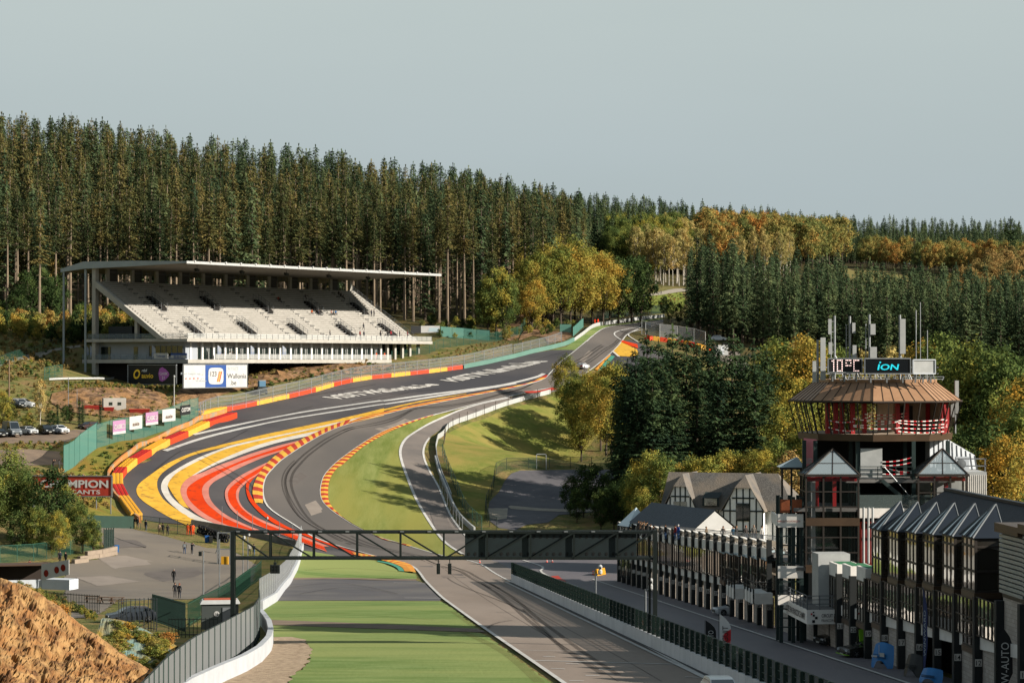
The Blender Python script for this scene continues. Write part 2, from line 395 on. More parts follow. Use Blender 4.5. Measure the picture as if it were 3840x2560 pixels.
def person(pos,label,top='#22262c',leg='#2a303c',ps='stand',rz=0.0,hair='#3a2a20',h=1.75,group=None,shoe='#1d1d1f',skin='#c99a7c'):
    o=link('person',POSES[ps]); o.location=pos; o.rotation_euler=(0,0,rz); k=h/1.75; o.scale=(k,k,k); tag(o,label,'person',group)
    for i,c in enumerate((skin,top,leg,shoe)):
        o.material_slots[i].link='OBJECT'; o.material_slots[i].material=cloth(c)
    dz=-.43 if ps=='sit' else 0
    ln={'photo':.05,'walk':.03,'lean':.15,'sit':.1}.get(ps,0)
    q=link('hair',_h,o); q.location=(0,-ln*.7,dz); q.material_slots[0].link='OBJECT'; q.material_slots[0].material=cloth(hair)
    q=link('eyes',_e,o); q.location=(0,-ln*.65,dz); return o
# ------------------------------------------------------------------ camera, sky, sun
cam=bpy.data.cameras.new('camera'); cam.lens=85.0; cam.sensor_width=36; cam.clip_start=1; cam.clip_end=12000
co=bpy.data.objects.new('camera',cam); COL.objects.link(co); co.location=(0,0,CZ); co.rotation_euler=(math.pi/2+PIT,0,0); SC.camera=co
SUN_EL=math.radians(24.5); TOSUN=Vector((.95,-.33,0)).normalized()
az=math.atan2(TOSUN.x,TOSUN.y)     # clockwise from +Y
w=bpy.data.worlds.new('World'); SC.world=w; w.use_nodes=True; nt=w.node_tree; N=nt.nodes; L=nt.links
bg=N['Background']; sk=N.new('ShaderNodeTexSky'); sk.sky_type='NISHITA'; sk.sun_disc=False; sk.sun_elevation=SUN_EL; sk.sun_rotation=az
sk.air_density=1.2; sk.dust_density=3.0; sk.altitude=400
# thin high cloud veil in front of the blue sky
tc=N.new('ShaderNodeTexCoord'); mp=N.new('ShaderNodeMapping'); mp.inputs['Scale'].default_value=(1.5,1.5,7); L.new(tc.outputs['Generated'],mp.inputs[0])
nz=N.new('ShaderNodeTexNoise'); nz.inputs['Scale'].default_value=2.2; nz.inputs['Detail'].default_value=4; L.new(mp.outputs[0],nz.inputs[0])
sx=N.new('ShaderNodeSeparateXYZ'); L.new(tc.outputs['Generated'],sx.inputs[0])
cr=N.new('ShaderNodeValToRGB'); L.new(sx.outputs[2],cr.inputs[0])
e=cr.color_ramp.elements; e[0].position=0.0; e[0].color=(3.75,4.5,4.85,1); e[1].position=.16; e[1].color=(4.95,5.6,5.5,1)
e2=cr.color_ramp.elements.new(.07); e2.color=(4.15,4.85,5.08,1); e3=cr.color_ramp.elements.new(.5); e3.color=(2.7,3.45,3.95,1)
mx=N.new('ShaderNodeMix'); mx.data_type='RGBA'; L.new(sk.outputs[0],mx.inputs[6]); L.new(cr.outputs[0],mx.inputs[7])
mr=N.new('ShaderNodeMapRange'); mr.inputs[1].default_value=.3; mr.inputs[2].default_value=.7; mr.inputs[3].default_value=.86; mr.inputs[4].default_value=.97
L.new(nz.outputs[0],mr.inputs[0]); L.new(mr.outputs[0],mx.inputs[0]); L.new(mx.outputs[2],bg.inputs['Color']); bg.inputs['Strength'].default_value=.05
sun=bpy.data.lights.new('sun','SUN'); sun.energy=5.0; sun.angle=math.radians(.6); sun.color=(1,.915,.79)
so=bpy.data.objects.new('sun',sun); COL.objects.link(so)
sd=Vector((TOSUN.x*math.cos(SUN_EL),TOSUN.y*math.cos(SUN_EL),math.sin(SUN_EL))); so.rotation_euler=(-sd).to_track_quat('-Z','Y').to_euler()
so.location=sd*300+Vector((0,300,0))
vs=SC.view_settings; SC.display_settings.display_device='sRGB'; vs.view_transform='Standard'; vs.look='None'; vs.exposure=1.1; vs.gamma=1; vs.use_curve_mapping=False
SC.cycles.max_bounces=6; SC.cycles.diffuse_bounces=2; SC.cycles.glossy_bounces=3; SC.cycles.transparent_max_bounces=24; SC.cycles.transmission_bounces=3
SC.cycles.use_denoising=True; SC.cycles.caustics_reflective=False; SC.cycles.caustics_refractive=False

# ------------------------------------------------------------------ ground
def ground_mat():
    m=bpy.data.materials.new('ground_cover'); m.use_nodes=True; nt=m.node_tree; N=nt.nodes; L=nt.links; b=N['Principled BSDF']
    b.inputs['Roughness'].default_value=.95; b.inputs['Specular IOR Level'].default_value=.1
    tc=N.new('ShaderNodeTexCoord')
    def noise(sc,det=5):
        n=N.new('ShaderNodeTexNoise'); n.inputs['Scale'].default_value=sc; n.inputs['Detail'].default_value=det; n.inputs['Roughness'].default_value=.65; L.new(tc.outputs['Object'],n.inputs[0]); return n.outputs[0]
    def ramp(s,*st):
        r=N.new('ShaderNodeValToRGB'); L.new(s,r.inputs[0]); e=r.color_ramp.elements
        e[0].position,e[0].color=st[0][0],(*st[0][1],1); e[1].position,e[1].color=st[-1][0],(*st[-1][1],1)
        for p,c in st[1:-1]: e.new(p).color=(*c,1)
        return r.outputs[0]
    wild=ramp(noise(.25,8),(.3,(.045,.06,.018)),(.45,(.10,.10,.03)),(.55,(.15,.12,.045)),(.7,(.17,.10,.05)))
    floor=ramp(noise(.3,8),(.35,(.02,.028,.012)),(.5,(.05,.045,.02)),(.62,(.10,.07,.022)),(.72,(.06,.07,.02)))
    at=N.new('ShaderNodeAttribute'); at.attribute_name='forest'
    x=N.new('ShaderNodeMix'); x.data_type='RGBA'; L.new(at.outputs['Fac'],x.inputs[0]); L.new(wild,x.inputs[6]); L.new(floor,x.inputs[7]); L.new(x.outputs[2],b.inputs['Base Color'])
    bp=N.new('ShaderNodeBump'); bp.inputs['Distance'].default_value=.5; bp.inputs['Strength'].default_value=.8; L.new(noise(.9,8),bp.inputs['Height']); L.new(bp.outputs[0],b.inputs['Normal'])
    return m
def axis(lo,hi,fine,out,grow): 
    a=list(np.arange(lo,hi+.01,fine)); s=fine; x=hi
    while x<out[1]: s*=grow; x+=s; a.append(min(x,out[1]))
    s=fine; x=lo
    while x>out[0]: s*=grow; x-=s; a.insert(0,max(x,out[0]))
    return np.array(a)
def ground():
    xs=axis(-125,100,2.5,(-6000,6000),1.09); ys=axis(60,720,2.5,(-900,9000),1.06)
    gx,gy=np.meshgrid(xs,ys); z=Hz(gx,gy)
    far=np.clip((np.hypot(np.maximum(np.abs(gx)-500,0),np.maximum(gy-1800,0)+np.maximum(40-gy,0)))/1500,0,1); z=z*(1-far)+(CZ-5)*far
    n,mn=len(ys),len(xs); vs=np.stack([gx.ravel(),gy.ravel(),z.ravel()],1)
    fs=[(j*mn+i,j*mn+i+1,(j+1)*mn+i+1,(j+1)*mn+i) for j in range(n-1) for i in range(mn-1)]
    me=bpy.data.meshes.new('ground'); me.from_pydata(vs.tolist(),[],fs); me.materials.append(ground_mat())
    a=me.attributes.new('forest','FLOAT','POINT')
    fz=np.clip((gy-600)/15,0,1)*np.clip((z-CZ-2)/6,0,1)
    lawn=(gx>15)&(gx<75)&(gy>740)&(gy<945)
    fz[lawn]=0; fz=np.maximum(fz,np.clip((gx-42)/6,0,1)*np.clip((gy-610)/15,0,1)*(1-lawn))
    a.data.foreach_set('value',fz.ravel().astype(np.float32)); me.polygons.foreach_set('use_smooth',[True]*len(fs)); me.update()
    return tag(link('ground',me),kind='structure')
ground()
M_run=mat('runoff_asphalt','#504d50','#625d5c',.85,.05,.8,8,bump=.15,bscale=8,col3='#434247',scale3=.035)
M_trk=mat('track_asphalt','#7d746d','#6e6762',.8,.06,.9,7,bump=.15,bscale=8,stretch=(1,.25,1),col3='#645f5c',scale3=.03)
M_old=mat('old_asphalt','#877d76','#6f6966',.85,.1,.9,7,bump=.2,bscale=6)
M_pit=mat('pit_asphalt','#7d777a','#67636a',.7,.08,.9,7,bump=.15,bscale=6,stretch=(1,.2,1))
M_pad=mat('paddock_asphalt','#6e6761','#8b8175',.85,.06,.9,8,bump=.2,bscale=5,col3='#847a6e',scale3=.05)
M_lawn=mat('mown_grass','#8da063','#6f884a',.95,.6,1,9,bump=.8,bscale=9,stretch=(.3,1,1),col3='#9aa566',scale3=.09,spec=.05)
M_dry=mat('striped_grass','#959c5c','#75823f',.95,.3,1,9,bump=.6,bscale=10,stretch=(1.6,.15,1),col3='#98954f',scale3=.06,spec=.05)
M_rough=mat('rough_grass','#6b7434','#8d8240',.95,.35,1,8,bump=1,bscale=4,col3='#8b7438',scale3=.12,spec=.05)
M_grav=mat('gravel','#cdb79c','#a58f78',.95,2.0,1,8,bump=.8,bscale=12,spec=.1)
M_dirt=mat('dirt','#8f7b68','#77675a',.95,.3,1,8,bump=.5,bscale=6)
M_rock=mat('rock_face','#a58260','#5b432f',.95,.5,1,10,bump=4,bscale=1.1,stretch=(1,1,.7),col3='#8f6b45',scale3=.2,ramp=(.42,.58))
M_white=mat('white_paint','#dcdad6','#b9b6b2',.7,.5,.6,6)
M_cream=mat('cream_paint','#e6e0d6','#cfc6b8',.7,.4,.7,6)
M_yel=mat('yellow_paint','#efbc48','#dba83a',.8,.25,.8,8,spec=.1,col3='#a07d42',scale3=.8,ramp3=(.56,.74))
M_red=mat('red_paint','#ea4608','#d43806',.8,.25,.8,8,spec=.1,col3='#8f3a26',scale3=.8,ramp3=(.56,.74))
M_pink=mat('pink_paint','#e09080','#cb7c6c',.8,.3,.8,7,spec=.1)
M_kred=mat('kerb_red','#c2381f','#b03524',.7,.4,.7,6)
M_kyel=mat('kerb_yellow','#f2bb45','#dda335',.7,.4,.7,6)
M_kor=mat('kerb_orange','#e8802a','#d67226',.7,.4,.7,6)
M_teal=mat('teal_paint','#4fa088','#3f8f7a',.8,.3,.8,6)
M_conc=mat('pale_concrete','#b0a696','#9a9082',.9,.8,.8,7)

TL=[(1290,1568),(1113,1445),(1035.5,1388.5),(1013,1371),(980,1338),(962,1314),(945,1300),(920,1292),(900,1286),(858,1277),(820,1266),(783,1256),(740,1242),(709,1228),(684,1211.5),(656.5,1194),(629,1176.5),(611.5,1159),(604,1136.5),(604,1116.5),(610,1096.5),(621.5,1081.5),(644,1059),(669,1041.5),(694,1025),(719,1010),(744,996.5),(781.5,980.5),(834,965),(884,952.5),(934,940),(984,930),(1034,920),(1084,910),(1134,900),(1184,890),(1221.5,881),(1246.5,872.5),(1259,862.5),(1286,834),(1321,806),(1351,781),(1376,761),(1393.5,753),(1426,747),(1476,741),(1523.5,734)]
TR=[(1638,1568),(1566,1531),(1451,1468.5),(1351,1421),(1276,1383.5),(1201,1351),(1138,1318.5),(1108,1299),(1070.5,1287),(1025,1279),(963,1262),(920.5,1249),(869,1234),(819,1210),(781.5,1186.5),(756.5,1168),(741.5,1151.5),(736.5,1131.5),(739,1111.5),(746.5,1091.5),(769,1066.5),(794,1046.5),(831.5,1020),(871.5,996),(909,980),(959,964),(996.5,954),(1021.5,947.5),(1059,937.5),(1109,925),(1159,914),(1209,902.5),(1246,895),(1284,888),(1330,868),(1368.5,841),(1406,809),(1428.5,784),(1441,769),(1471,754),(1523.5,747)]
def trim(a,i,j): return a[i:j]
# sheets, each a few cm above the one below
OUT1=[(327.5,1194),(315,1171),(296,1152),(283,1126),(282,1101),(292,1087),(316,1067),(349,1047),(391,1022),(433,1004),(482,981),(545,960),(522,946),(579,934),(661,916.5),(725,900.5),(767.5,888),(810.5,878),(855,871),(899,867),(943,862),(985.5,857.5),(1028,852),(1063,847.5),(1120,836),(1176,824),(1226,811),(1268,804)]
sheet('runoff_asphalt',OUT1+[(1323,804),(1290,835),(1262,875),(1100,912),(900,955),(760,1000),(680,1060),(650,1110),(640,1150),(690,1200),(800,1250),(860,1276),(820,1288),(770,1276),(693,1263),(680,1253),(600,1238),(520,1221),(440,1206),(370,1200)],.06,M_run)
sheet('runoff_asphalt',[(1368,841),(1406,809),(1428,784),(1448,780),(1475,790),(1500,800),(1560,830),(1480,850),(1400,870)],.05,M_run)
P2=lambda pts:[tuple(p) for p in spline(pts,4)]
sheet('race_track',P2(TL)+P2(TR)[::-1],.11,M_trk,res=3.0)
M_trk2=mat('straight_asphalt','#a09083','#8b7c70',.8,.12,.9,8,bump=.15,bscale=8,stretch=(1,.3,1),col3='#94867b',scale3=.05)
sheet('race_track',[(1330,1600)]+P2(TL[:9])+[(1000,1275)]+P2(TR[:9])[::-1]+[(1660,1600)],.122,M_trk2,res=3.0)
SL=[(1085,1284),(1063,1273),(1026.5,1249.5),(999,1217.5),(959,1152.5),(934,1092.5),(921.5,1055),(920,1032.5),(929,1012.5),(946.5,997.5),(984,975),(1021.5,958),(1059,942),(1109,927),(1170,914)]
SR=[(1135,1290),(1105,1268),(1066.5,1227.5),(1034,1182.5),(1009,1122.5),(984,1077.5),(973,1047.5),(975,1025),(986.5,1006),(1021,982),(1059,966),(1109,949),(1159,932),(1209,917),(1259,903.5),(1287,896)]
sheet('pit_exit_road',P2(SL)+[(1209,905),(1246,897),(1284,890)]+P2(SR)[::-1],.08,M_old,res=3.0)
sheet('race_track',[(1060,1278),(1085,1284),(1140,1290),(1175,1310),(1230,1345),(1200,1352),(1138,1320),(1100,1297)],.095,M_old)
# pit lane: strip of constant width along the pit building, widening at its far end
PX=lambda d,o: o-.0872*d
tagd=sheet('pit_lane',[(PX(90,28.4),90),(PX(90,44),90),(PX(330,44),330),(PX(345,46),345),(18,368),(8,375),(-6,372),(-3,352),(PX(325,28.4),325)],.07,M_pit,world=True)
sheet('paddock_yard',Z6([(600,640),(600,480),(720,460),(1060,405),(900,250),(860,140),(1200,150),(1440,200),(1900,330),(2100,340),(2250,420),(2350,480),(2330,640),(2100,760),(1750,800),(1500,800),(1100,800),(880,960),(600,980)]),.05,M_pad,edge=.3)
sheet('parking_yard',ZC([(-60,1290),(100,1240),(700,1180),(1300,1140),(1560,1130),(1650,1160),(1500,1260),(1290,1310),(1220,1370),(-60,1390)]),.05,M_dirt,edge=.3)
sheet('lower_yard',Z5([(-20,510),(300,500),(560,520),(570,640),(280,650),(-20,650)]),.05,M_dirt,edge=.3)
sheet('lower_lot',ZB([(1350,1270),(1360,1180),(1440,1100),(1500,990),(1560,920),(1640,892),(2400,882),(2900,890),(2900,1250),(2352,1270),(2000,1300),(1900,1370),(1700,1390),(1600,1440),(1450,1420),(1370,1360)]),.05,mat('worn_asphalt','#6b686c','#57555b',.9,.12,.9,7,bump=.2,bscale=5))
sheet('lower_lot',ZB([(1530,1225),(1560,1215),(2352,1245),(2352,1270),(1560,1245)]),.09,M_conc)
sheet('lower_lot',ZB([(1350,1240),(1530,1240),(1520,1335),(1440,1345),(1360,1330)]),.09,M_conc)
# grass
LW=[(1240,1568),(1092,1448),(1020,1391),(1008,1382)]
sheet('grass_verge',[(665,1568)]+Z7([(320,1510),(420,1450),(480,1370),(510,1270),(450,1175),(330,1152),(150,1148),(145,1040),(800,1065),(1500,1090),(2050,1110),(2140,1150)])+[(1176,1503),(1230,1545),(1262,1568),(1290,1600),(640,1600)],.06,M_lawn,edge=.16)
sheet('grass_verge',Z7([(60,890),(130,850),(180,818),(700,815),(1690,818),(1800,880),(1950,1000),(2040,1075),(1500,1050),(800,1020),(300,998),(80,990)]),.06,M_lawn,edge=.16)
sheet('grass_verge',Z7([(335,605),(380,470),(420,352),(560,370),(730,402),(900,430),(1090,445),(1240,500),(1330,545),(1470,570),(1470,615),(1200,608),(700,606)]),.06,M_lawn,edge=.16)
sheet('escape_road',Z7([(325,620),(700,616),(1470,628),(1560,660),(1700,800),(1690,817),(700,813),(175,817),(240,740)]),.07,mat('patched_asphalt','#5f5c5f','#716d6a',.85,.15,.9,8,bump=.2,bscale=5,col3='#5a585c',scale3=.12))
sheet('dirt_edge',Z7([(330,605),(900,606),(1470,616),(1470,630),(900,618),(325,622)]),.085,M_dirt)
sheet('service_path',Z7([(80,990),(800,1018),(1500,1048),(2045,1075),(2120,1108),(1500,1088),(800,1064),(145,1040)]),.08,M_dirt,edge=.15)
sheet('gravel_trap',Z7([(-420,1568),(-120,1470),(-20,1400),(90,1330),(135,1240),(140,1150),(330,1150),(450,1175),(510,1270),(480,1370),(420,1450),(320,1510),(300,1640),(-420,1640)]),.07,M_grav,edge=.2)
sheet('infield_grass',[(1020,1280),(963,1262),(920.5,1249),(869,1234),(819,1210),(781.5,1186.5),(756.5,1168),(741.5,1151.5),(736.5,1131.5),(739,1111.5),(746.5,1091.5),(769,1066.5),(794,1046.5),(831.5,1020),(871.5,996),(909,980),(959,964),(1000,953),(1035,948),(1015,960),(984,975),(946.5,997.5),(929,1012.5),(920,1032.5),(921.5,1055),(934,1092.5),(959,1152.5),(999,1217.5),(1026.5,1249.5),(1050,1264)],.07,M_dry,res=3)
sheet('grass_verge',[(1268,804),(1300,797),(1341,769.5),(1366,752),(1401,746),(1441,741),(1523,731),(1523,733),(1426,746),(1393,751),(1376,760),(1351,780),(1321,804)],.08,M_lawn)
sheet('grass_bank',[(590,1025)]+Z5([(600,690),(800,570),(900,480),(1200,420),(1500,340),(1700,270),(1800,235),(1560,350),(1400,450),(1230,540),(1120,620),(1030,690),(1010,760),(900,720),(680,720)])[0:],.06,M_rough) if False else sheet('grass_bank',Z5([(600,690),(800,575),(900,485),(1200,420),(1500,340),(1700,270),(1800,240),(1560,355),(1400,455),(1230,545),(1120,630),(1035,700),(1005,760),(1005,900),(1020,1000),(1100,1080),(1160,1140),(800,1130),(700,1100),(720,900),(650,760)]),.06,M_rough)
sheet('grass_bank',Z3([(1080,650),(1150,560),(1240,515),(1560,480),(1600,560),(1560,650),(1400,670),(1200,660)]),.07,mat('far_meadow','#8a9446','#7d8840',.95,.1,1,8,spec=.05),res=8,kind='structure')
sheet('meadow',[(1925,612),(1960,622),(2010,622),(2085,634),(2090,648),(2000,650),(1930,640)],.1,mat('far_meadow2','#97935a','#8a7c50',.95,.06,1,8,spec=.05),res=8)
sheet('footpath',Z3([(1160,520),(1260,500),(1400,470),(1560,448),(1620,440),(1620,470),(1500,485),(1380,505),(1250,518)]),.14,M_conc,res=8)
sheet('hillside_grass',ZB([(960,560),(1000,540),(1200,450),(1450,350),(1750,270),(2000,190),(2300,160),(2400,500),(2200,760),(1900,790),(1470,820),(1410,900),(1400,1050),(1320,1180),(1310,1350),(1250,1380),(1200,1300),(1080,1150),(1000,900),(930,700)]),.07,mat('hillside_turf','#8f8f4c','#76803c',.95,.4,1,9,bump=1,bscale=5,col3='#9c8f50',scale3=.12,spec=.05),disp=.12,res=2.0)
# paint
o_=.15
def band(name,a,b,m,n=60,off=.15,cv=ZA): return strip(name,cv(a),cv(b),off,[m],n,2)
Y1o=[(2352,128),(2000,215),(1700,275),(1300,360),(1000,430),(800,478),(600,535),(450,595),(330,655),(200,745),(110,815),(78,870),(90,930),(150,990),(250,1055),(380,1130),(530,1200)]
Y1i=[(2352,160),(2000,240),(1700,310),(1300,395),(1000,455),(850,495),(700,530),(550,580),(420,650),(320,720),(275,780),(268,840),(285,900),(330,970),(420,1040),(550,1120),(735,1212)]
W1o=[(2352,161),(2000,241),(1500,351),(1000,458),(860,500),(700,560),(550,630),(430,700),(340,765),(305,830),(310,890),(350,960),(430,1040),(540,1120),(660,1180),(830,1237)]
W1i=[(2352,175),(2000,256),(1700,322),(1300,407),(1000,475),(850,522),(700,587),(560,657),(450,722),(390,782),(365,837),(375,892),(410,952),(500,1030),(640,1120),(780,1180),(945,1240)]
Y2i=[(2352,195),(1900,300),(1700,345),(1400,410),(1150,480),(900,580),(700,680),(590,748),(520,800),(485,860),(488,920),(520,990),(560,1047)]
band('painted_stripe',Y1o,Y1i,M_yel,80); band('painted_stripe',W1o,W1i,M_cream,80)
band('painted_stripe',W1i[:11]+[(480,1010),(560,1050)],Y2i,M_yel,80,.146)
band('painted_stripe',[(1900,302),(1700,345),(1400,410),(1150,480),(900,580),(700,680),(590,748)],[(1840,335),(1700,375),(1400,440),(1150,515),(950,590),(800,650),(600,750)],M_cream,50,.154)
P1o=[(1680,400),(1400,468),(1150,540),(950,612),(800,668),(680,722),(590,750),(520,800),(485,860),(488,920),(520,990),(580,1060),(680,1130),(800,1190),(960,1245),(1150,1300)]
R1o=[(1650,415),(1400,490),(1150,570),(950,650),(800,710),(680,765),(590,820),(545,865),(540,920),(570,980),(640,1050),(740,1120),(860,1180),(1000,1240),(1200,1310),(1350,1350)]
R1i=[(1560,470),(1400,515),(1200,575),(1000,650),(860,720),(760,780),(700,830),(680,880),(690,940),(730,1010),(800,1070),(900,1140),(1050,1205),(1200,1262),(1420,1335)]
P2i=[(1500,500),(1350,545),(1200,600),(1020,680),(900,745),(800,800),(750,850),(742,905),(760,970),(820,1045),(920,1120),(1060,1188),(1200,1245),(1480,1335)]
band('painted_stripe',P1o,R1o,M_pink,70,.158); band('painted_stripe',R1o,R1i,M_red,70,.15); band('painted_stripe',R1i,P2i,M_pink,70,.158)
P3o=[(1320,608),(1200,663),(1050,738),(950,808),(900,870),(890,930),(910,1000),(960,1070),(1050,1140),(1150,1193),(1300,1245),(1560,1340),(1800,1432)]
R2o=[(1320,620),(1200,685),(1070,760),(975,830),(925,885),(918,940),(940,1005),(1000,1075),(1100,1150),(1220,1215),(1400,1282),(1600,1365),(1830,1450)]
R2i=[(1275,665),(1180,735),(1090,790),(1020,850),(993,905),(1000,970),(1040,1040),(1120,1110),(1230,1175),(1350,1225),(1560,1305),(1800,1400)]
P4i=[(1180,750),(1120,785),(1070,830),(1025,880),(1015,935),(1030,1000),(1080,1065),(1170,1125),(1290,1180),(1420,1230),(1640,1318),(1850,1400)]
band('painted_stripe',P3o,R2o,M_pink,60,.158); band('painted_stripe',R2o,R2i,M_red,60,.15); band('painted_stripe',R2i,P4i,M_pink,60,.158)
R3o=[(1255,670),(1170,750),(1100,800),(1083,850),(1095,930),(1130,1000),(1200,1080),(1300,1160),(1400,1215),(1560,1275),(1700,1330),(1900,1405),(2060,1475)]
R3i=[(1215,720),(1150,780),(1115,830),(1112,890),(1145,960),(1200,1030),(1290,1110),(1380,1168),(1480,1225),(1600,1270),(1750,1325),(1950,1402),(2120,1465)]
band('painted_stripe',R3o,R3i,M_red,60,.154)
band('painted_stripe',[(0,418),(200,372),(400,330),(700,262),(1000,212),(1150,188)],[(0,432),(200,386),(400,345),(700,274),(1000,219),(1150,192)],M_yel,40,.15,ZB)
line('painted_line',ZA([(600,372),(900,305),(1200,240),(1600,165),(2000,105),(2340,57)])+ZB([(400,255),(800,200),(1200,150),(1500,108),(1800,35),(1860,5)]),1.0,.15,M_white)
line('painted_line',ZA([(340,520),(480,470),(700,400),(1000,325),(1400,240),(1800,175),(2340,92)])+ZB([(400,288),(800,225),(1100,178),(1300,148),(1600,95)]),1.0,.15,M_white)
line('track_edge_line',TL[1:-1],.34,.16,M_white); line('track_edge_line',[(1330,1600)]+TL[:2],.34,.162,M_white)
line('track_edge_line',TR[:-1],.3,.16,M_white)
line('track_edge_line',SL[1:],.5,.14,M_white); line('track_edge_line',SR[1:9],.4,.14,M_white)
# kerbs with alternating blocks
strip('kerb',[(604,1157),(604,1136),(604,1116),(610,1096.5),(621.5,1081.5),(644,1059),(669,1041.5),(694,1025),(719,1010),(744,996.5),(781.5,980.5),(834,965),(884,952.5),(934,940),(984,930),(1034,920),(1084,910),(1134,900),(1184,890),(1246,872.5),(1259,862.5)],
  ZA([(1170,1000),(1145,920),(1150,850),(1180,770),(1230,690),(1310,600),(1400,530),(1500,470),(1620,400),(1750,340),(1900,275),(2050,230)])+ZB([(0,478),(200,402),(400,355),(600,308),(800,267),(1000,231),(1200,192),(1400,156),(1600,117),(1750,82),(1850,28)]),.17,[M_kyel,M_kred],74,2,h=.06)
strip('kerb',[(940,1256),(869,1234),(819,1210),(781.5,1186.5),(756.5,1168),(741.5,1151.5),(736.5,1131.5),(739,1111.5),(746.5,1091.5),(769,1066.5),(794,1046.5),(831.5,1020),(871.5,996),(909,980),(959,964),(996,954)],
  [(948,1254)]+Z7([(1200,265),(1080,215),(980,165)])+ZA([(2060,1190),(1950,1110),(1880,1040),(1845,980),(1838,900),(1845,820),(1870,750),(1930,670)])+ZB([(0,853),(100,765),(200,680),(350,590),(500,515),(700,437),(845,390)]),.18,[M_kyel,M_kred],92,2,h=.06)
strip('kerb',Z7([(870,372),(1080,405),(1250,440),(1420,488),(1470,560)]),Z7([(900,398),(1080,432),(1240,470),(1335,510),(1365,550)]),.17,[M_kor,M_kyel],30,2,h=.06)
strip('kerb_backing',Z7([(1120,452),(1240,472),(1333,512),(1363,550)]),Z7([(1110,458),(1215,482),(1290,515),(1312,545)]),.15,[M_teal],12)
strip('kerb',ZH([(110,470),(220,350),(315,262)]),ZH([(155,480),(250,360),(335,270)]),.18,[M_kor,M_kyel],40,2,h=.05)
strip('kerb_backing',ZH([(158,482),(253,362),(338,272)]),ZH([(205,490),(320,370),(390,285)]),.15,[M_teal],12)
sheet('painted_panel',ZH([(360,205),(470,85),(560,125),(690,185),(720,260),(600,290),(450,280)]),.14,M_yel)
sheet('painted_panel',ZH([(470,85),(490,65),(700,120),(710,175),(600,140)]),.16,M_red)
line('painted_line',ZH([(0,80),(60,20),(90,0)]),.4,.16,M_white); line('painted_line',ZH([(355,212),(445,290)]),.6,.17,M_cream)
line('painted_line',Z3([(1000,920),(945,880),(950,850),(1040,825),(1190,800)]),.4,.17,M_white); line('painted_line',Z3([(1160,940),(1080,890),(1070,865),(1130,840),(1200,828)]),.4,.17,M_white)
line('painted_line',ZB([(1690,178),(1850,170),(1960,140)]),1.2,.17,M_kred)
# grid and start lines, pit lane lines
line('start_line',Z8([(195,1375),(1530,1412)]),.35,.15,M_white); line('painted_line',Z8([(50,1278),(590,1290)]),.15,.15,M_white)
for a in ([(285,1338),(395,1342)],[(495,1405),(618,1409)],[(355,1450),(485,1454)],[(800,1458),(925,1461)],[(675,1514),(805,1518)],[(525,1563),(660,1566)],[(1590,1528),(1720,1533)],[(610,1346),(635,1349)]):
    line('grid_mark',Z8(a),.3,.15,M_white,n=2)
line('painted_line',Z7([(1265,655),(1560,659)]),.3,.15,M_white,n=3); line('painted_line',Z7([(1365,796),(1700,799)]),.35,.15,M_white,n=3)
line('pit_lane_line',[(PX(d,40),d) for d in (95,200,300,332)],.3,.13,M_white,world=True)
line('pit_lane_line',Z8([(100,445),(230,485),(290,515),(262,545),(350,598),(600,690)]),.35,.13,M_white)
sheet('painted_panel',Z8([(355,592),(425,588),(500,640),(470,648)]),.12,M_kred)
line('track_edge_line',[(PX(d,27.2),d) for d in (95,200,300,322)],.3,.17,M_white,world=True)
# rubber and skid marks along the driving line
M_rub=see_through('tyre_rubber_mark','#3a3634',.35,.9)
_l=resample(Gm(spline(TL,5))[:,:2],400); _r=resample(Gm(spline(TR,5))[:,:2],400)
for f0,f1,i0,i1,wd in ((.35,.62,4,110,.45),(.45,.72,4,110,.45),(.62,.5,100,170,.5),(.72,.6,100,170,.5),(.3,.22,160,230,.5),(.4,.32,160,230,.5),(.22,.5,225,330,.5),(.32,.6,225,330,.5),(.55,.3,60,120,.3),(.7,.85,300,390,.4),(.78,.93,300,390,.4),(.5,.2,130,200,.25),(.56,.26,130,200,.25)):
    t=np.linspace(0,1,40); ix=np.linspace(i0,i1,40).astype(int); f=(f0+(f1-f0)*(3*t*t-2*t**3))[:,None]
    line('tyre_mark',_l[ix]*(1-f)+_r[ix]*f,wd,.13,M_rub,world=True)
for q in (ZA([(250,700),(500,520),(800,480),(1100,330)]),ZA([(620,530),(900,680),(1100,800),(1160,880)]),ZA([(650,600),(950,760),(1130,900)]),ZA([(700,330),(1000,250),(1300,215),(1700,110)]),ZB([(0,170),(300,240),(620,180)]),ZB([(100,260),(500,190),(900,150)]),Z2([(200,1480),(700,1400),(1100,1330)]),Z7([(300,700),(700,660),(1000,690),(1300,760)]),Z7([(400,760),(800,700),(1100,730)]),Z8([(100,900),(300,1100),(500,1300)]),Z7([(2130,1080),(2160,1050),(2250,1020),(2352,1005)]),Z3([(40,1150),(300,1080),(520,1020)])):
    line('tyre_mark',q,.3,.17,M_rub)
for a in ([(1040,1300),(1200,1390),(1420,1510),(1520,1568)],[(1010,1300),(1120,1380),(1300,1490),(1420,1568)]): line('asphalt_seam',a,.12,.128,M_rub)
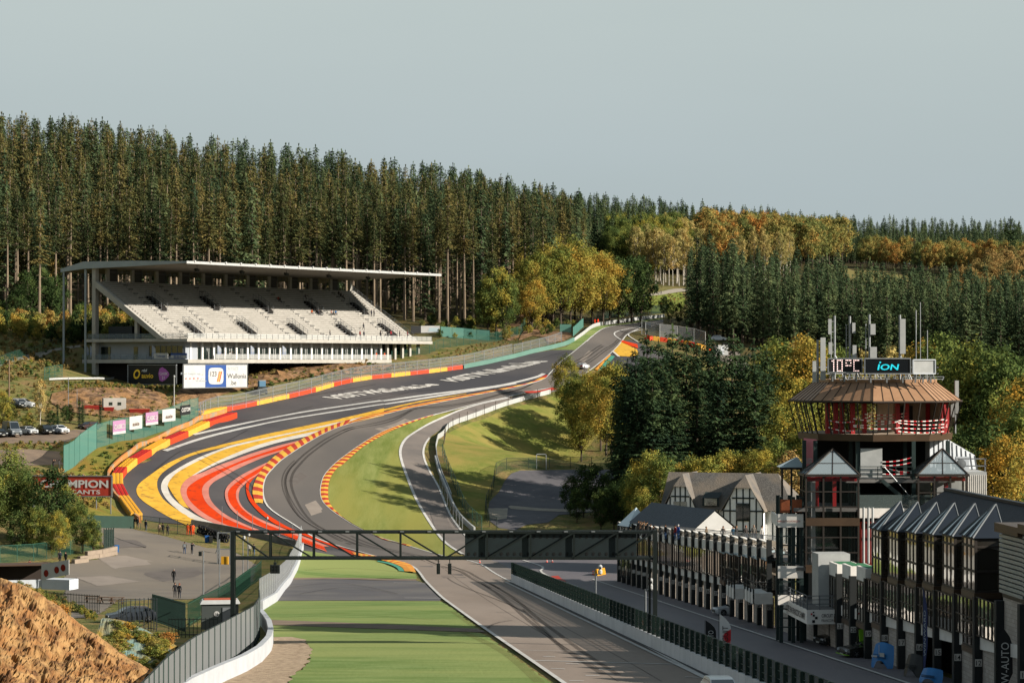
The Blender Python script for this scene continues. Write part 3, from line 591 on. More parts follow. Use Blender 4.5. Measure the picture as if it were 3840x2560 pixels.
# repaired patches, joints and ruts
M_pa1=mat('asphalt_patch_dark','#6f6762','#645c58',.85,.3,.8,7,bump=.15,bscale=7); M_pa2=mat('asphalt_patch_pale','#9a8f85','#8d8279',.85,.3,.8,7,bump=.15,bscale=7)
for q,m in (([(1120,1400),(1215,1400),(1290,1440),(1190,1441)],M_pa1),([(1230,1470),(1330,1471),(1400,1505),(1290,1506)],M_pa2),([(1010,1320),(1060,1318),(1110,1345),(1050,1348)],M_pa1),([(700,1160),(725,1150),(745,1175),(715,1185)],M_pa2),([(660,1105),(690,1085),(705,1095),(672,1120)],M_pa1),([(860,985),(930,962),(945,968),(880,992)],M_pa2),([(1150,903),(1215,890),(1222,893),(1158,907)],M_pa1),([(1330,830),(1352,806),(1362,808),(1342,833)],M_pa2)): sheet('asphalt_patch',q,.118,m)
for q,m in ((Z6([(900,420),(1150,400),(1500,470),(1050,520)]),M_pa2),(Z6([(1300,560),(1700,520),(1900,560),(1500,640)]),M_pa1),(Z6([(700,600),(1000,590),(1300,640),(900,680)]),M_pa2),(Z6([(1000,250),(1250,260),(1350,320),(1100,330)]),M_pa1)): sheet('asphalt_patch',q,.075,m,edge=.25)
line('drain_channel',Z6([(880,195),(1000,215),(1150,270),(1340,328)]),.25,.09,mat('drain_dark','#2c2a29',None,.9))
M_rut=see_through('worn_turf','#8a8450',.22,.95)
for q,w_ in (([(640,1420),(800,1412),(1000,1425)],.4),([(1060,1450),(1160,1500),(1240,1568)],.8),([(1040,1405),(1090,1440)],.6),([(700,1310),(800,1305),(930,1315)],.4)): line('turf_wear',q,w_,.085,M_rut)
# ------------------------------------------------------------------ trees
def leaf_mat(name, stops, rnd=.25, scale=.25, trans=.25, isl=.16):
    """foliage: colour from noise through the crown, per leaf and per tree variation, a little translucency"""
    m=bpy.data.materials.new(name); m.use_nodes=True; nt=m.node_tree; N=nt.nodes; L=nt.links
    for n in list(N): N.remove(n)
    out=N.new('ShaderNodeOutputMaterial'); df=N.new('ShaderNodeBsdfDiffuse'); tr=N.new('ShaderNodeBsdfTranslucent'); mx=N.new('ShaderNodeMixShader'); mx.inputs[0].default_value=trans
    tc=N.new('ShaderNodeTexCoord'); nz=N.new('ShaderNodeTexNoise'); nz.inputs['Scale'].default_value=scale; nz.inputs['Detail'].default_value=3
    oi=N.new('ShaderNodeObjectInfo'); ad=N.new('ShaderNodeVectorMath'); ad.operation='MULTIPLY_ADD'; ad.inputs[1].default_value=(1,1,1)
    cb=N.new('ShaderNodeCombineXYZ'); ml=N.new('ShaderNodeMath'); ml.operation='MULTIPLY'; ml.inputs[1].default_value=90; L.new(oi.outputs['Random'],ml.inputs[0]); L.new(ml.outputs[0],cb.inputs[0])
    L.new(tc.outputs['Object'],ad.inputs[0]); L.new(cb.outputs[0],ad.inputs[2]); L.new(ad.outputs[0],nz.inputs[0])
    ge=N.new('ShaderNodeNewGeometry')
    a1=N.new('ShaderNodeMath'); a1.operation='MULTIPLY_ADD'; a1.inputs[1].default_value=isl; L.new(ge.outputs['Random Per Island'],a1.inputs[0]); L.new(nz.outputs[0],a1.inputs[2])
    a2=N.new('ShaderNodeMath'); a2.operation='MULTIPLY_ADD'; a2.inputs[1].default_value=rnd; L.new(oi.outputs['Random'],a2.inputs[0]); L.new(a1.outputs[0],a2.inputs[2])
    a3=N.new('ShaderNodeMath'); a3.operation='SUBTRACT'; a3.inputs[1].default_value=isl/2+rnd/2; L.new(a2.outputs[0],a3.inputs[0])
    r=N.new('ShaderNodeValToRGB'); L.new(a3.outputs[0],r.inputs[0]); e=r.color_ramp.elements
    e[0].position,e[0].color=stops[0][0],(*lin(stops[0][1],1),1); e[1].position,e[1].color=stops[-1][0],(*lin(stops[-1][1],1),1)
    for p,c in stops[1:-1]: e.new(p).color=(*lin(c,1),1)
    L.new(r.outputs[0],df.inputs[0]); L.new(r.outputs[0],tr.inputs[0]); L.new(df.outputs[0],mx.inputs[1]); L.new(tr.outputs[0],mx.inputs[2]); L.new(mx.outputs[0],out.inputs[0])
    return m
LM_spr_olive=leaf_mat('spruce_needles_olive',[(.28,'#2f3a28'),(.44,'#474d30'),(.6,'#5f5c38'),(.8,'#73663e')],.4)
LM_spr_dark=leaf_mat('spruce_needles_dark',[(.3,'#303f2e'),(.5,'#46553b'),(.65,'#5a6545'),(.8,'#69704c')],.25)
LM_fir=leaf_mat('fir_needles',[(.3,'#27362a'),(.5,'#364730'),(.65,'#4c5a3a'),(.8,'#5c6742')],.15)
LM_yel=leaf_mat('autumn_leaves_yellow',[(.3,'#566232'),(.45,'#7d7b3a'),(.62,'#968440'),(.8,'#ab8236')],.3)
LM_grn=leaf_mat('leaves_olive_green',[(.3,'#465630'),(.5,'#66703a'),(.65,'#8d8740'),(.8,'#a88f3e')],.3)
LM_org=leaf_mat('autumn_leaves_orange',[(.28,'#5c663c'),(.42,'#7c7a46'),(.6,'#98834a'),(.8,'#a3703a')],.4)
LM_pale=leaf_mat('pale_birch_leaves',[(.3,'#7a7648'),(.5,'#9a8d58'),(.65,'#b09e66'),(.8,'#a8884e')],.3)
LM_brown=leaf_mat('brown_leaves',[(.3,'#5e5a36'),(.5,'#837247'),(.65,'#9a7f50'),(.8,'#8a6a3e')],.35)
LM_dk=leaf_mat('dark_leaves',[(.3,'#28361f'),(.5,'#38482a'),(.65,'#4c5a32'),(.8,'#5e6638')],.2)
BARK=mat('spruce_bark','#9a8872','#6f6254',.9,.6,1,6,stretch=(1,1,.2)); BARKD=mat('dark_bark','#5d5145','#463d34',.9,.8,1,6); BIRCH=mat('birch_bark','#d8d0c2','#8b8276',.8,1.2,1,6,ramp=(.5,.7))
def spruce(seed,h=26,bare=.4,R=2.9,leafm=None,bark=BARK,dens=1.0,stubs=10,prof=.75,sz=1.0):
    rd=random.Random(seed); T_=MB(); C=MB(); hole=[(rd.uniform(0,6.28),rd.uniform(.05,.75),rd.uniform(.06,.2)) for _ in range(5)]
    lean=(rd.uniform(-.3,.3),rd.uniform(-.3,.3)); seg=6
    pos=lambda z:(lean[0]*(z/h)**2*1.2,lean[1]*(z/h)**2*1.2,z)
    rad=lambda z:.30*(h/26)*(1-z/h)**.8+.03
    for i in range(seg): T_.tube(pos(h*i/seg-(0.8 if i==0 else 0)),pos(h*(i+1)/seg),rad(h*i/seg),rad(h*(i+1)/seg),7,0,False)
    for i in range(stubs):
        z=h*rd.uniform(.12,bare+.12); a=rd.uniform(0,6.28); l=rd.uniform(.8,2.4); p=Vector(pos(z)); q=p+Vector((math.cos(a)*l,math.sin(a)*l,rd.uniform(-.9,.2)))
        T_.tube(p,q,.035,.012,4,0,False)
    z=bare*h
    while z<h-.25:
        t=(z-bare*h)/(h-bare*h); pr=(1-t)**prof*(.55+.45*min(1,t*5+.25)); nb=rd.choice([4,5,5,6])
        if rd.random()<.06: z+=.5; continue
        a0=rd.uniform(0,6.28)
        for k in range(nb):
            if rd.random()<.1+.2*(1-t)*(1-t): continue
            a=a0+6.283*k/nb+rd.uniform(-.35,.35); ln=R*pr*rd.uniform(.5,1.2)*(.45 if any(abs(t-hz_)<hw_ and math.cos(a-ha_)>.3 for ha_,hz_,hw_ in hole) else 1)+.22; dr=Vector((math.cos(a),math.sin(a),0)); sd=Vector((-dr.y,dr.x,0))
            rise=.35*t-.25*(1-t)+rd.uniform(-.1,.1); n=max(1,int(ln/.5*dens)); p0=Vector(pos(z))
            for s in range(n):
                u=(s+rd.uniform(.3,1))/n; sag=-.55*(1-t)*u*u*ln*.5+.12*u*u*u*ln
                p=p0+dr*(ln*u)+Vector((0,0,rise*ln*u+sag)); wl=(.34+.3*rd.random())*sz*(1-.25*u); ll=(.55+.5*rd.random())*sz
                for side in (-1,1):
                    o=(dr*rd.uniform(.3,.9)+sd*side*rd.uniform(.25,1)+Vector((0,0,-rd.uniform(.15,.75)))).normalized()
                    wv=o.cross(Vector((rd.uniform(-.4,.4),rd.uniform(-.4,.4),1))).normalized()*wl*.5
                    C.add([p-o*.1,p+o*ll*.55+wv,p+o*ll,p+o*ll*.5-wv],[(0,1,2,3)],0)
        z+=.42/dens*(1 if h>14 else .7)*rd.uniform(.8,1.2)
    p=Vector(pos(h)); 
    for k in range(5):
        o=Vector((rd.uniform(-.35,.35),rd.uniform(-.35,.35),1)).normalized(); C.add([p-Vector((0,0,.9))*rd.random(),p+o*.3+Vector((.14,0,0)),p+o*.8,p+o*.3-Vector((.14,0,0))],[(0,1,2,3)],0)
    return T_,C,bark,leafm
def broadleaf(seed,h=18,R=5,cb=.2,nl=14,per=300,leafm=None,bark=BARKD,lsz=.42,tall=1.0,trk=.28):
    rd=random.Random(seed); T_=MB(); C=MB(); zc_=h*(cb+(1-cb)*.5); rz=h*(1-cb)*.5
    T_.tube((0,0,-.8),(rd.uniform(-.3,.3),rd.uniform(-.3,.3),h*cb*1.3),trk,trk*.75,8,0,False)
    b0=Vector((0,0,h*cb*1.2)); lobes=[]
    for i in range(nl):
        a=2.4*i+rd.uniform(-.4,.4); v=(i+.5)/nl*2-1; rr=math.sqrt(max(0,1-v*v))
        q=Vector((math.cos(a)*rr*R*.66,math.sin(a)*rr*R*.66,zc_+v*rz*.78+rd.uniform(-.4,.4))); lr=R*rd.uniform(.3,.5)
        lobes.append((q,lr)); mid=(b0+q)/2+Vector((0,0,-.06*h))
        T_.tube(b0,mid,trk*.45,trk*.25,5,0,False); T_.tube(mid,q,trk*.25,.03,5,0,False)
    lobes.append((Vector((0,0,zc_)),R*.6)); lobes.append((Vector((0,0,h-R*.3)),R*.36))
    for q,lr in lobes:
        n=int(per*rd.uniform(.75,1.25))
        sub=[q+Vector((rd.gauss(0,1),rd.gauss(0,1),rd.gauss(0,.85)*tall)).normalized()*lr*rd.uniform(.65,1.05) for _ in range(7)]
        for _ in range(n):
            if rd.random()<.72: c=rd.choice(sub); dv=Vector((rd.gauss(0,1),rd.gauss(0,1),rd.gauss(0,1)))*lr*.23; p=c+dv
            else: p=q+Vector((rd.gauss(0,1),rd.gauss(0,1),rd.gauss(0,1))).normalized()*lr*rd.uniform(.3,1)
            nn=((p-q).normalized()+Vector((rd.gauss(0,.6),rd.gauss(0,.6),rd.gauss(0,.6)+.3))).normalized(); a=nn.orthogonal().normalized(); a=Matrix.Rotation(rd.uniform(0,6.28),3,nn)@a; b=nn.cross(a); s=lsz*rd.uniform(.6,1.25)
            C.add([p-a*s*.6,p-b*s*.38+nn*.03,p+a*s*.6,p+b*s*.38-nn*.02],[(0,1,2,3)],0)
    return T_,C,bark,leafm
class Kind:
    def __init__(s,name,cat,gens,h):
        s.name=name; s.cat=cat; s.h=h; s.var=[]
        for T_,C,bk,lf in gens:
            s.var.append((T_.mesh('trunk',bk),C.mesh('crown',lf),T_,C,bk,lf))
    def joined(s):
        if not hasattr(s,'jm'):
            s.jm=[]
            for a,b,T_,C,bk,lf in s.var:
                q=MB(); q.add(T_.v,T_.f,0); q.add(C.v,C.f,1); s.jm.append(q.mesh('tree_pattern',[bk,lf]))
        return s.jm
    def place(s,X,Y,h,label,group,vi=None,wide=1.0,z=None):
        i=random.randrange(len(s.var)) if vi is None else vi
        r=empty(s.name,(X,Y,float(Hz(X,Y)) if z is None else z),random.uniform(0,6.28),label,s.cat,group); k=h/s.h; r.scale=(k*wide,k*wide,k)
        link('trunk',s.var[i][0],r); link('crown',s.var[i][1],r); return r
K_olive=Kind('spruce_tree','spruce',[spruce(i,26,random.uniform(.34,.48),random.uniform(3.0,3.9),LM_spr_olive,stubs=16,sz=.9,dens=1.1) for i in range(1,9)],26)
K_front=Kind('spruce_tree','spruce',[spruce(30+i,34,random.uniform(.46,.6),random.uniform(3.0,3.8),LM_spr_olive,stubs=34,sz=.85,dens=1.2) for i in range(8)],34)
K_dark=Kind('spruce_tree','spruce',[spruce(20+i,26,random.uniform(.1,.2),random.uniform(3.2,4.1),LM_spr_dark,BARKD,stubs=6,sz=1.05) for i in range(6)],26)
K_fir=Kind('fir_tree','fir',[spruce(40+i,26,.03,random.uniform(4.8,5.6),LM_fir,BARKD,dens=1.5,stubs=0,prof=.62,sz=.78) for i in range(5)],26)
K_yel=Kind('maple_tree','maple',[broadleaf(60+i,18,5.2,.16,17,520,LM_yel,lsz=.34) for i in range(4)],18)
K_grn=Kind('broadleaf_tree','tree',[broadleaf(70+i,18,5.0,.16,17,500,LM_grn,lsz=.34) for i in range(4)],18)
K_org=Kind('beech_tree','beech',[broadleaf(80+i,18,5.0,.2,13,230,LM_org,lsz=.55) for i in range(4)],18)
K_pale=Kind('birch_tree','birch',[broadleaf(90+i,20,3.1,.3,13,170,LM_pale,BIRCH,lsz=.42,tall=1.3,trk=.2) for i in range(4)],20)
K_brown=Kind('broadleaf_tree','tree',[broadleaf(100+i,15,4.2,.14,12,220,LM_brown,lsz=.5) for i in range(3)],15)
K_dk=Kind('broadleaf_tree','tree',[broadleaf(110+i,16,4.6,.12,14,300,LM_dk) for i in range(3)],16)
K_shrub=Kind('shrub','shrub',[broadleaf(120+i,4,2.0,.04,9,130,[LM_yel,LM_dk,LM_org,LM_grn][i],lsz=.3,trk=.07) for i in range(4)],4)
def jitter(poly, sp, seed):
    rd=np.random.default_rng(seed); p=np.array(poly,float); lo,hi=p.min(0),p.max(0)
    gx,gy=np.meshgrid(np.arange(lo[0],hi[0],sp),np.arange(lo[1],hi[1],sp)); gx=gx+(np.arange(gy.shape[0])%2)[:,None]*sp/2
    g=np.stack([gx.ravel(),gy.ravel()],1)+rd.uniform(-.38,.38,(gx.size,2))*sp
    g=g[inside(p,g)]; u=np.abs(g[:,0])/g[:,1]; return g[u<.2118+22/g[:,1]]
STUFF=[]    # (pattern list offset, points)
def stuff_forest(name,label,kinds_pts):
    """one object: many far trees instanced on points"""
    pats=[]; pts=[];idx=[];sc=[];rot=[]
    for kd,ps,h0,h1,seed in kinds_pts:
        rd=random.Random(seed); o=len(pats); jm=kd.joined(); pats+=jm
        for X,Y in ps:
            pts.append((X,Y,float(Hz(X,Y)))); idx.append(o+rd.randrange(len(jm))); sc.append(rd.uniform(h0,h1)/kd.h); rot.append(rd.uniform(0,6.28))
    col=bpy.data.collections.new(name+'_patterns')
    for i,me in enumerate(pats):
        q=bpy.data.objects.new('pattern_%03d'%i,me); col.objects.link(q)
    me=bpy.data.meshes.new(name); me.from_pydata(pts,[],[])
    for nm,ty,dat in (('pick','INT',idx),('size','FLOAT',sc),('turn','FLOAT',rot)):
        at=me.attributes.new(nm,ty,'POINT'); at.data.foreach_set('value',dat)
    o=link(name,me); ng=bpy.data.node_groups.new(name,'GeometryNodeTree'); ng.interface.new_socket('Geometry',in_out='INPUT',socket_type='NodeSocketGeometry'); ng.interface.new_socket('Geometry',in_out='OUTPUT',socket_type='NodeSocketGeometry')
    N=ng.nodes; L=ng.links; gi=N.new('NodeGroupInput'); go=N.new('NodeGroupOutput'); ip=N.new('GeometryNodeInstanceOnPoints'); ci=N.new('GeometryNodeCollectionInfo')
    ci.inputs['Collection'].default_value=col; ci.inputs['Separate Children'].default_value=True; ci.inputs['Reset Children'].default_value=True
    def attr(nm,ty):
        a=N.new('GeometryNodeInputNamedAttribute'); a.data_type=ty; a.inputs['Name'].default_value=nm; return a.outputs[0]
    cx=N.new('ShaderNodeCombineXYZ'); L.new(attr('turn','FLOAT'),cx.inputs[2])
    L.new(gi.outputs[0],ip.inputs['Points']); L.new(ci.outputs[0],ip.inputs['Instance']); ip.inputs['Pick Instance'].default_value=True
    L.new(attr('pick','INT'),ip.inputs['Instance Index']); L.new(cx.outputs[0],ip.inputs['Rotation']); L.new(attr('size','FLOAT'),ip.inputs['Scale']); L.new(ip.outputs[0],go.inputs[0])
    md=o.modifiers.new('trees','NODES'); md.node_group=ng
    return tag(o,label,None,None,'stuff')
# --- left hill: bare-stemmed spruces
left=jitter([(-300,545),(-128,560),(-100,588),(-72,613),(-42,627),(-10,640),(8,655),(14,700),(22,740),(28,960),(30,985),(-10,990),(-120,930),(-300,930)],6.4,3)
from mathutils import noise as _nz
left=np.array([p for p in left if _nz.noise(Vector((p[0]/26,p[1]/26,1)))>-.22 or random.random()<.35])
left=left[np.argsort(left[:,1])]
def vis_rank(p): # front rows first: distance behind the forest edge
    ex=np.array([-300,-128,-100,-72,-42,-10,8,30]); ey=np.array([545,560,588,613,627,640,655,760]); return p[:,1]-np.interp(p[:,0],ex,ey)
rk=np.argsort(vis_rank(left)); front=left[rk[:175]]; back=left[rk[175:]]
for X,Y in front:
    if X<-90 and Y<606 and random.random()<.72: continue
    px=1176+5553*X/Y
    if px<200: lb,gp='tall olive spruce with a bare pale trunk above the autumn shrubs beside the stand','spruces above the autumn shrubs'
    elif px<700: lb,gp='tall olive spruce with a bare pale trunk rising behind the grandstand roof, sunny side','spruces behind the grandstand roof'
    else: lb,gp='tall spruce with a long bare trunk in the wood past the grandstand end','spruces past the grandstand end'
    (K_front if random.random()<.8 else K_dark).place(X,Y,random.uniform(28,37),lb,gp)
far_oliv=[p for p in back if (hash((round(p[0]),round(p[1])))%100)<66 and p[1]<880]; s_=set(map(tuple,far_oliv)); far_dark=[p for p in back if tuple(p) not in s_]
# --- right wood: dark spruces
rp=jitter([(47,664),(76,640),(150,636),(200,640),(200,735),(120,738),(70,745),(53,735)],6.0,5); rp=rp[rp[:,0]>.0722*rp[:,1]]
rp=rp[np.argsort(rp[:,1])]
nfr=105
for X,Y in rp[:nfr]:
    K_dark.place(X,Y,random.uniform(20,26) if X>62 else random.uniform(24,29),'dark spruce in the front row of the dense wood behind the timing tower','front spruces of the dark wood')
crest=jitter([(28,990),(150,1235),(215,1330),(320,1400),(360,1500),(60,1420),(-60,1160),(-60,1000)],8,9)
ridge=jitter([(165,1125),(262,1115),(310,1390),(215,1330),(168,1245)],8,23); farr=jitter([(200,640),(330,700),(330,780),(200,738)],6,11)
stuff_forest('spruce_forest','spruce forest covering the hill up to the skyline',[(K_olive,far_oliv,21,33,1),(K_dark,far_dark,20,32,2),(K_dark,rp[nfr:],20,26,3),(K_dark,crest,22,27,4),(K_dark,farr,20,24,6),(K_dark,ridge,14,19,7)])
# --- autumn wood on the far slope
ob=jitter([(84,1010),(128,1040),(150,1090),(165,1230),(120,1235),(84,1130)],8.5,13); ob2=jitter([(150,1066),(172,1062),(177,1018),(228,1010),(255,1100),(165,1110)],8,14); pl=jitter([(74,1000),(112,1000),(120,1030),(84,1040),(76,1100),(66,1090)],7.5,15); br=jitter([(128,755),(300,780),(300,1010),(205,1010),(165,880)],7.5,16)
mid=jitter([(40,975),(80,1010),(80,1120),(40,1090)],8,17)
n=0
for lst,kd,h0,h1,lb,gp in ((ob,K_org,18,23,'orange brown beech on the far slope above the sloping clearing','orange beeches on the far slope'),(ob2,K_org,11,15,'yellow and green autumn beech beyond the clearing','autumn beeches right of the clearing')):
    lst=lst[np.argsort(lst[:,1])]
    for X,Y in lst[:70]: kd.place(X,Y,random.uniform(h0,h1),lb,gp)
    STUFF.append((kd,lst[70:],h0,h1,20+n)); n+=1
br=br[np.argsort(br[:,1])]; STUFF.append((K_brown,br,11,15,30)); STUFF.append((K_grn,mid,16,20,31)); STUFF.append((K_pale,pl[40:],16,20,32))
for X,Y in pl[:40]: K_pale.place(X,Y,random.uniform(16,20),'pale yellow birch standing behind the tips of the dark spruces','pale birches behind the dark wood')
stuff_forest('autumn_woods','mixed brown and yellow autumn woods on the far slope',STUFF)
for X,Y in jitter([(50,955),(73,955),(72,985),(48,985)],5.0,18): K_pale.place(X,Y,random.uniform(19,23),'white stemmed birch beside the grey path above the sloping meadow','birches above the meadow')
# --- trees by the track top
def at(kd,x,y,d,h,lb,gp=None,vi=None,wide=1.0):
    p=P(x,y,d); return kd.place(p.x,p.y,h,lb,gp,vi,wide)
g='yellow maples along the track top'; lb='yellow green maple in the clump at the left of the track crest'
for x,d,h in ((1212,648,18),(1240,652,20),(1262,662,22),(1288,655,21),(1310,668,22),(1335,662,21),(1360,675,21),(1385,672,20),(1225,675,22),(1270,690,24),(1320,695,24),(1400,690,20)):
    at(K_yel if x<1300 else random.choice([K_yel,K_grn,K_grn]),x,745,d,h,lb,g)
at(K_yel,1222,745,638,13.5,'low bright orange yellow maple at the foot of the maple clump','yellow maples along the track top',wide=1.15)
for x,d in ((1420,690),(1450,698),(1472,705)): at(K_dk,x,740,d,19,'dark green tree leaning over the fence at the end of the maple clump','dark trees by the crest')
for x,h in ((1120,15),(1140,18),(1160,16)): at(K_grn,x,765,628,h,'rounded green tree with a yellow top between the spruce wood and the maples','green trees by the earth bank')
for x,d in ((1540,720),(1560,712),(1585,700),(1525,745)): at(K_dk,x,740,d,6.5,'low dark bush at the corner of the dark spruce wood','dark bushes at the wood corner')
at(K_fir,2322,640,1010,25,'large dark conifer standing alone on the right skyline',None,wide=1.35)
at(K_dark,2100,640,1060,23,'lone tall spruce above the autumn beeches',None)
# --- slope right of the track
g='autumn trees on the slope'; lb='yellow green maple on the grassy slope beside the dark firs'
for x,d,h in ((1300,545,13),(1318,530,14.5),(1352,533,14.8),(1380,525,18),(1405,515,20.5),(1335,515,15),(1392,505,16.5)): at(K_yel if h!=14.8 else K_grn,x,1040,d,h,lb,g)
g='dark firs in the middle'; lb='broad dark fir in the dense clump between the track and the tower'
for x,d,h in ((x_,(d_-30 if d_>=445 else d_),h_+.8) for x_,d_,h_ in ((1432,452,23),(1462,460,27),(1490,462,29.5),(1515,450,28.5),(1545,462,30),(1575,455,29.5),(1598,440,26),(1625,455,27.5),(1650,445,27),(1680,455,28),(1700,440,25.5),(1735,445,27),(1765,438,24),(1450,430,24),(1500,425,25),(1550,425,24),(1600,420,23),(1660,425,23),(1720,425,22),(1530,440,26),(1640,432,24),(1480,440,25),(1418,430,23),(1440,420,26),(1465,414,26),(1500,410,25.5),(1545,412,24))):
    at(K_fir,x,1140,d,h,lb,g)
g='bushes behind the half timbered house'; lb='rounded olive and yellow tree behind the half timbered house'
for x,d,h in ((1462,400,11),(1490,395,14),(1520,392,13),(1560,400,11),(1590,398,12),(1625,395,12.5),(1660,398,13),(1695,402,12),(1730,398,12.5),(1760,395,13),(1540,380,9),(1475,382,9),(1785,400,14),(1815,390,13)):
    at(random.choice([K_grn,K_grn,K_yel,K_brown]),x,1150,d,h,lb,g)
g='tall yellow trees behind the tower'; lb='tall yellow leaved tree showing behind the timing tower'
for x,d,h in ((1775,470,22),(1800,455,24),(1830,460,23),(1860,450,25),(1890,455,23),(1930,450,22),(1990,455,21),(2050,450,22),(2120,440,24),(2160,435,26),(1840,420,20),(1800,415,17)):
    at(random.choice([K_grn,K_grn,K_pale,K_yel]),x,1150,d,h,lb,g)
g='yellow trees right of the tower'; lb='yellow and olive tree beyond the pit roof at the right'
for x,d,h in ((2200,400,25),(2235,395,27),(2270,400,26),(2310,390,26),(2345,395,24),(2190,350,18),(2225,345,17),(2260,340,19),(2300,335,17),(2340,345,20),(2380,370,24)):
    at(random.choice([K_grn,K_yel,K_grn,K_dk]),x,1150,d,h,lb,g)
# --- left
for x,d,h,kd in ((-15,340,11,K_grn),(22,345,12,K_grn),(60,342,10,K_grn),(118,338,11.5,K_dk),(150,341,9,K_grn),(190,338,7,K_grn),(85,333,7,K_grn),(215,337,5,K_grn),(40,333,6,K_dk),(135,332,6.5,K_grn)):
    at(kd,x,1285,d,h,'leafy olive green tree with yellow tints in front of the red banner','trees in front of the red banner')
at(K_pale,92,1005,440,10,'slender olive birch between the parked van and the light cars',None,0,.8)
for x,y,d,h,k in ((132,985,446,4.5,K_fir),(182,965,455,5,K_fir),(190,968,456,4.5,K_fir),(230,962,458,5,K_fir),(5,1000,440,7.5,K_yel),(25,1000,441,5,K_yel),(150,975,455,3.5,K_dk),(62,1000,440,3.5,K_yel),(75,1000,440,3,K_org),(118,995,443,4,K_dk),(160,970,456,3.6,K_dk)):
    at(k,x,y,d,h,'small tree or conifer on the verge behind the parked cars','small trees behind the parked cars')
for X,Y in jitter([(-132,550),(-92,552),(-84,590),(-96,612),(-140,600)],3.3,19):
    K_shrub.place(X,Y,random.uniform(1.6,4.5),'autumn shrub with brown and golden leaves on the slope beside the grandstand','autumn shrubs beside the grandstand')
for X,Y in jitter([(-22,612),(10,628),(18,650),(5,652),(-25,636)],4.5,21):
    K_shrub.place(X,Y,random.uniform(1.5,3),'low brown and green shrub at the wood edge past the grandstand','shrubs at the wood edge')
at(K_org,30,700,620,16,'orange leaved tree glowing among the spruces above the grandstand',None,1,.7); at(K_org,118,640,615,15,'small orange tree between spruce trunks near the roof corner',None,2,.6)
for x,d,h in ((60,585,13),(90,590,14),(110,588,12),(130,592,12),(40,580,9)): at(K_dk,x,760,d,h,'dark rounded tree in the shade under the spruces beside the grandstand','dark trees beside the grandstand')
for x,y,d,h in ((1310,1185,425,7),(1340,1190,423,9),(1365,1195,421,9.5),(1395,1200,418,8),(1325,1200,417,6),(1380,1215,405,7),(1410,1205,405,8),(1440,1200,405,9)): at(K_dk,x,y,d,h,'dark shaded bush at the near edge of the sunken asphalt lot','dark bushes by the sunken lot')
# low scrub on the banks and rough slopes: nobody could count it
def px_region(poly): return Gm(poly)[:,:2]
def scat(poly,sp,seed): 
    w=px_region(poly); return jitter([tuple(p) for p in w],sp,seed)
K_tuft=Kind('grass_tuft','grass',[broadleaf(140+i,1.0,.7,.02,5,26,[LM_brown,LM_brown,LM_grn,LM_brown][i],lsz=.28,trk=.01) for i in range(4)],1.0)
SB=[]
K_gt=Kind('grass_tuft','grass',[broadleaf(150+i,1.0,1.5,.02,6,26,LM_grn,lsz=.5,trk=.01) for i in range(3)],1.0)
for i,(poly,sp,h0,h1) in enumerate((([(0,885),(110,880),(260,882),(390,890),(420,915),(395,950),(300,965),(200,962),(140,958),(60,970),(0,985)],1.9,.25,.75),([(150,880),(430,886),(440,893),(380,900),(150,893)],1.3,.3,.8),([(0,1018),(140,1016),(145,1030),(0,1034)],1.2,.3,.7),([(0,1085),(140,1085),(250,1100),(250,1170),(190,1175),(100,1170),(0,1120)],1.6,.3,1.0),([(160,1080),(230,1040),(300,1018),(430,985),(300,1035),(262,1075),(250,1095)],2.0,.2,.45),
    ([(900,840),(1000,815),(1180,770),(1230,780),(1180,800),(1000,835),(950,850)],2.2,.25,.6),([(570,845),(900,840),(1000,835),(900,852),(760,868),(600,895),(560,905)],1.9,.3,1.0),
    (Z3([(1100,650),(1250,520),(1560,490),(1560,650)]),3.0,.3,.7),([(0,780),(100,770),(200,790),(190,850),(100,870),(0,880)],2.4,.4,1.2),(Z6([(150,680),(330,720),(560,820),(900,960),(870,1000),(560,870),(300,760)]),.8,.3,.8))):
    SB.append((K_gt if h1<.5 else K_tuft if h1<.8 else random.choice([K_tuft,K_shrub]),scat(poly,sp,50+i),h0,h1,60+i))
stuff_forest('scrub','low brown and green scrub covering the banks',SB)
# ------------------------------------------------------------------ shared builders
def text_v(s, bold=0.0):
    cu=bpy.data.curves.new('t','FONT'); cu.body=s; cu.size=1; cu.extrude=.0; cu.resolution_u=3; cu.offset=bold
    ob=bpy.data.objects.new('t',cu); me=bpy.data.meshes.new_from_object(ob)
    v=np.array([p.co[:] for p in me.vertices]); f=[tuple(p.vertices) for p in me.polygons]
    bpy.data.objects.remove(ob); bpy.data.curves.remove(cu); bpy.data.meshes.remove(me); return v,f
def lettering(parent, s, O, R, U, h, m, width=None, name='lettering', off=.04, center=True, bold=.0, shear=0.0):
    """flat letters on the plane O + R*x + U*y, cap height h, pushed out along R x U"""
    v,f=text_v(s,bold); lo=v.min(0); hi=v.max(0); R=Vector(R).normalized(); U=Vector(U).normalized(); n=R.cross(U)
    kx=h/.70
    if width: kx=width/(hi[0]-lo[0])
    ky=h/.70; x0=(hi[0]+lo[0])/2 if center else lo[0]
    b=MB(); b.v=[tuple(Vector(O)+R*((p[0]-x0)*kx+shear*p[1]*ky)+U*((p[1]-(.35 if center else 0))*ky)+n*off) for p in v]; b.f=f; b.m=[0]*len(f)
    return b.build(name,m,parent)
def rayplane(x,y,p0,n):
    d=Vector(pdir(x,y)); o=Vector((0,0,CZ)); t=(Vector(p0)-o).dot(n)/d.dot(n); return o+d*t
M_gal=mat('galvanised_steel','#a9adb0','#8d9296',.45,3,.7,4,metal=.6); M_blk=mat('black_steel','#16211f','#0e1716',.5,2,.6,4); M_dkg=mat('dark_green_steel','#1f3a33','#182e29',.6,2,.7,4)
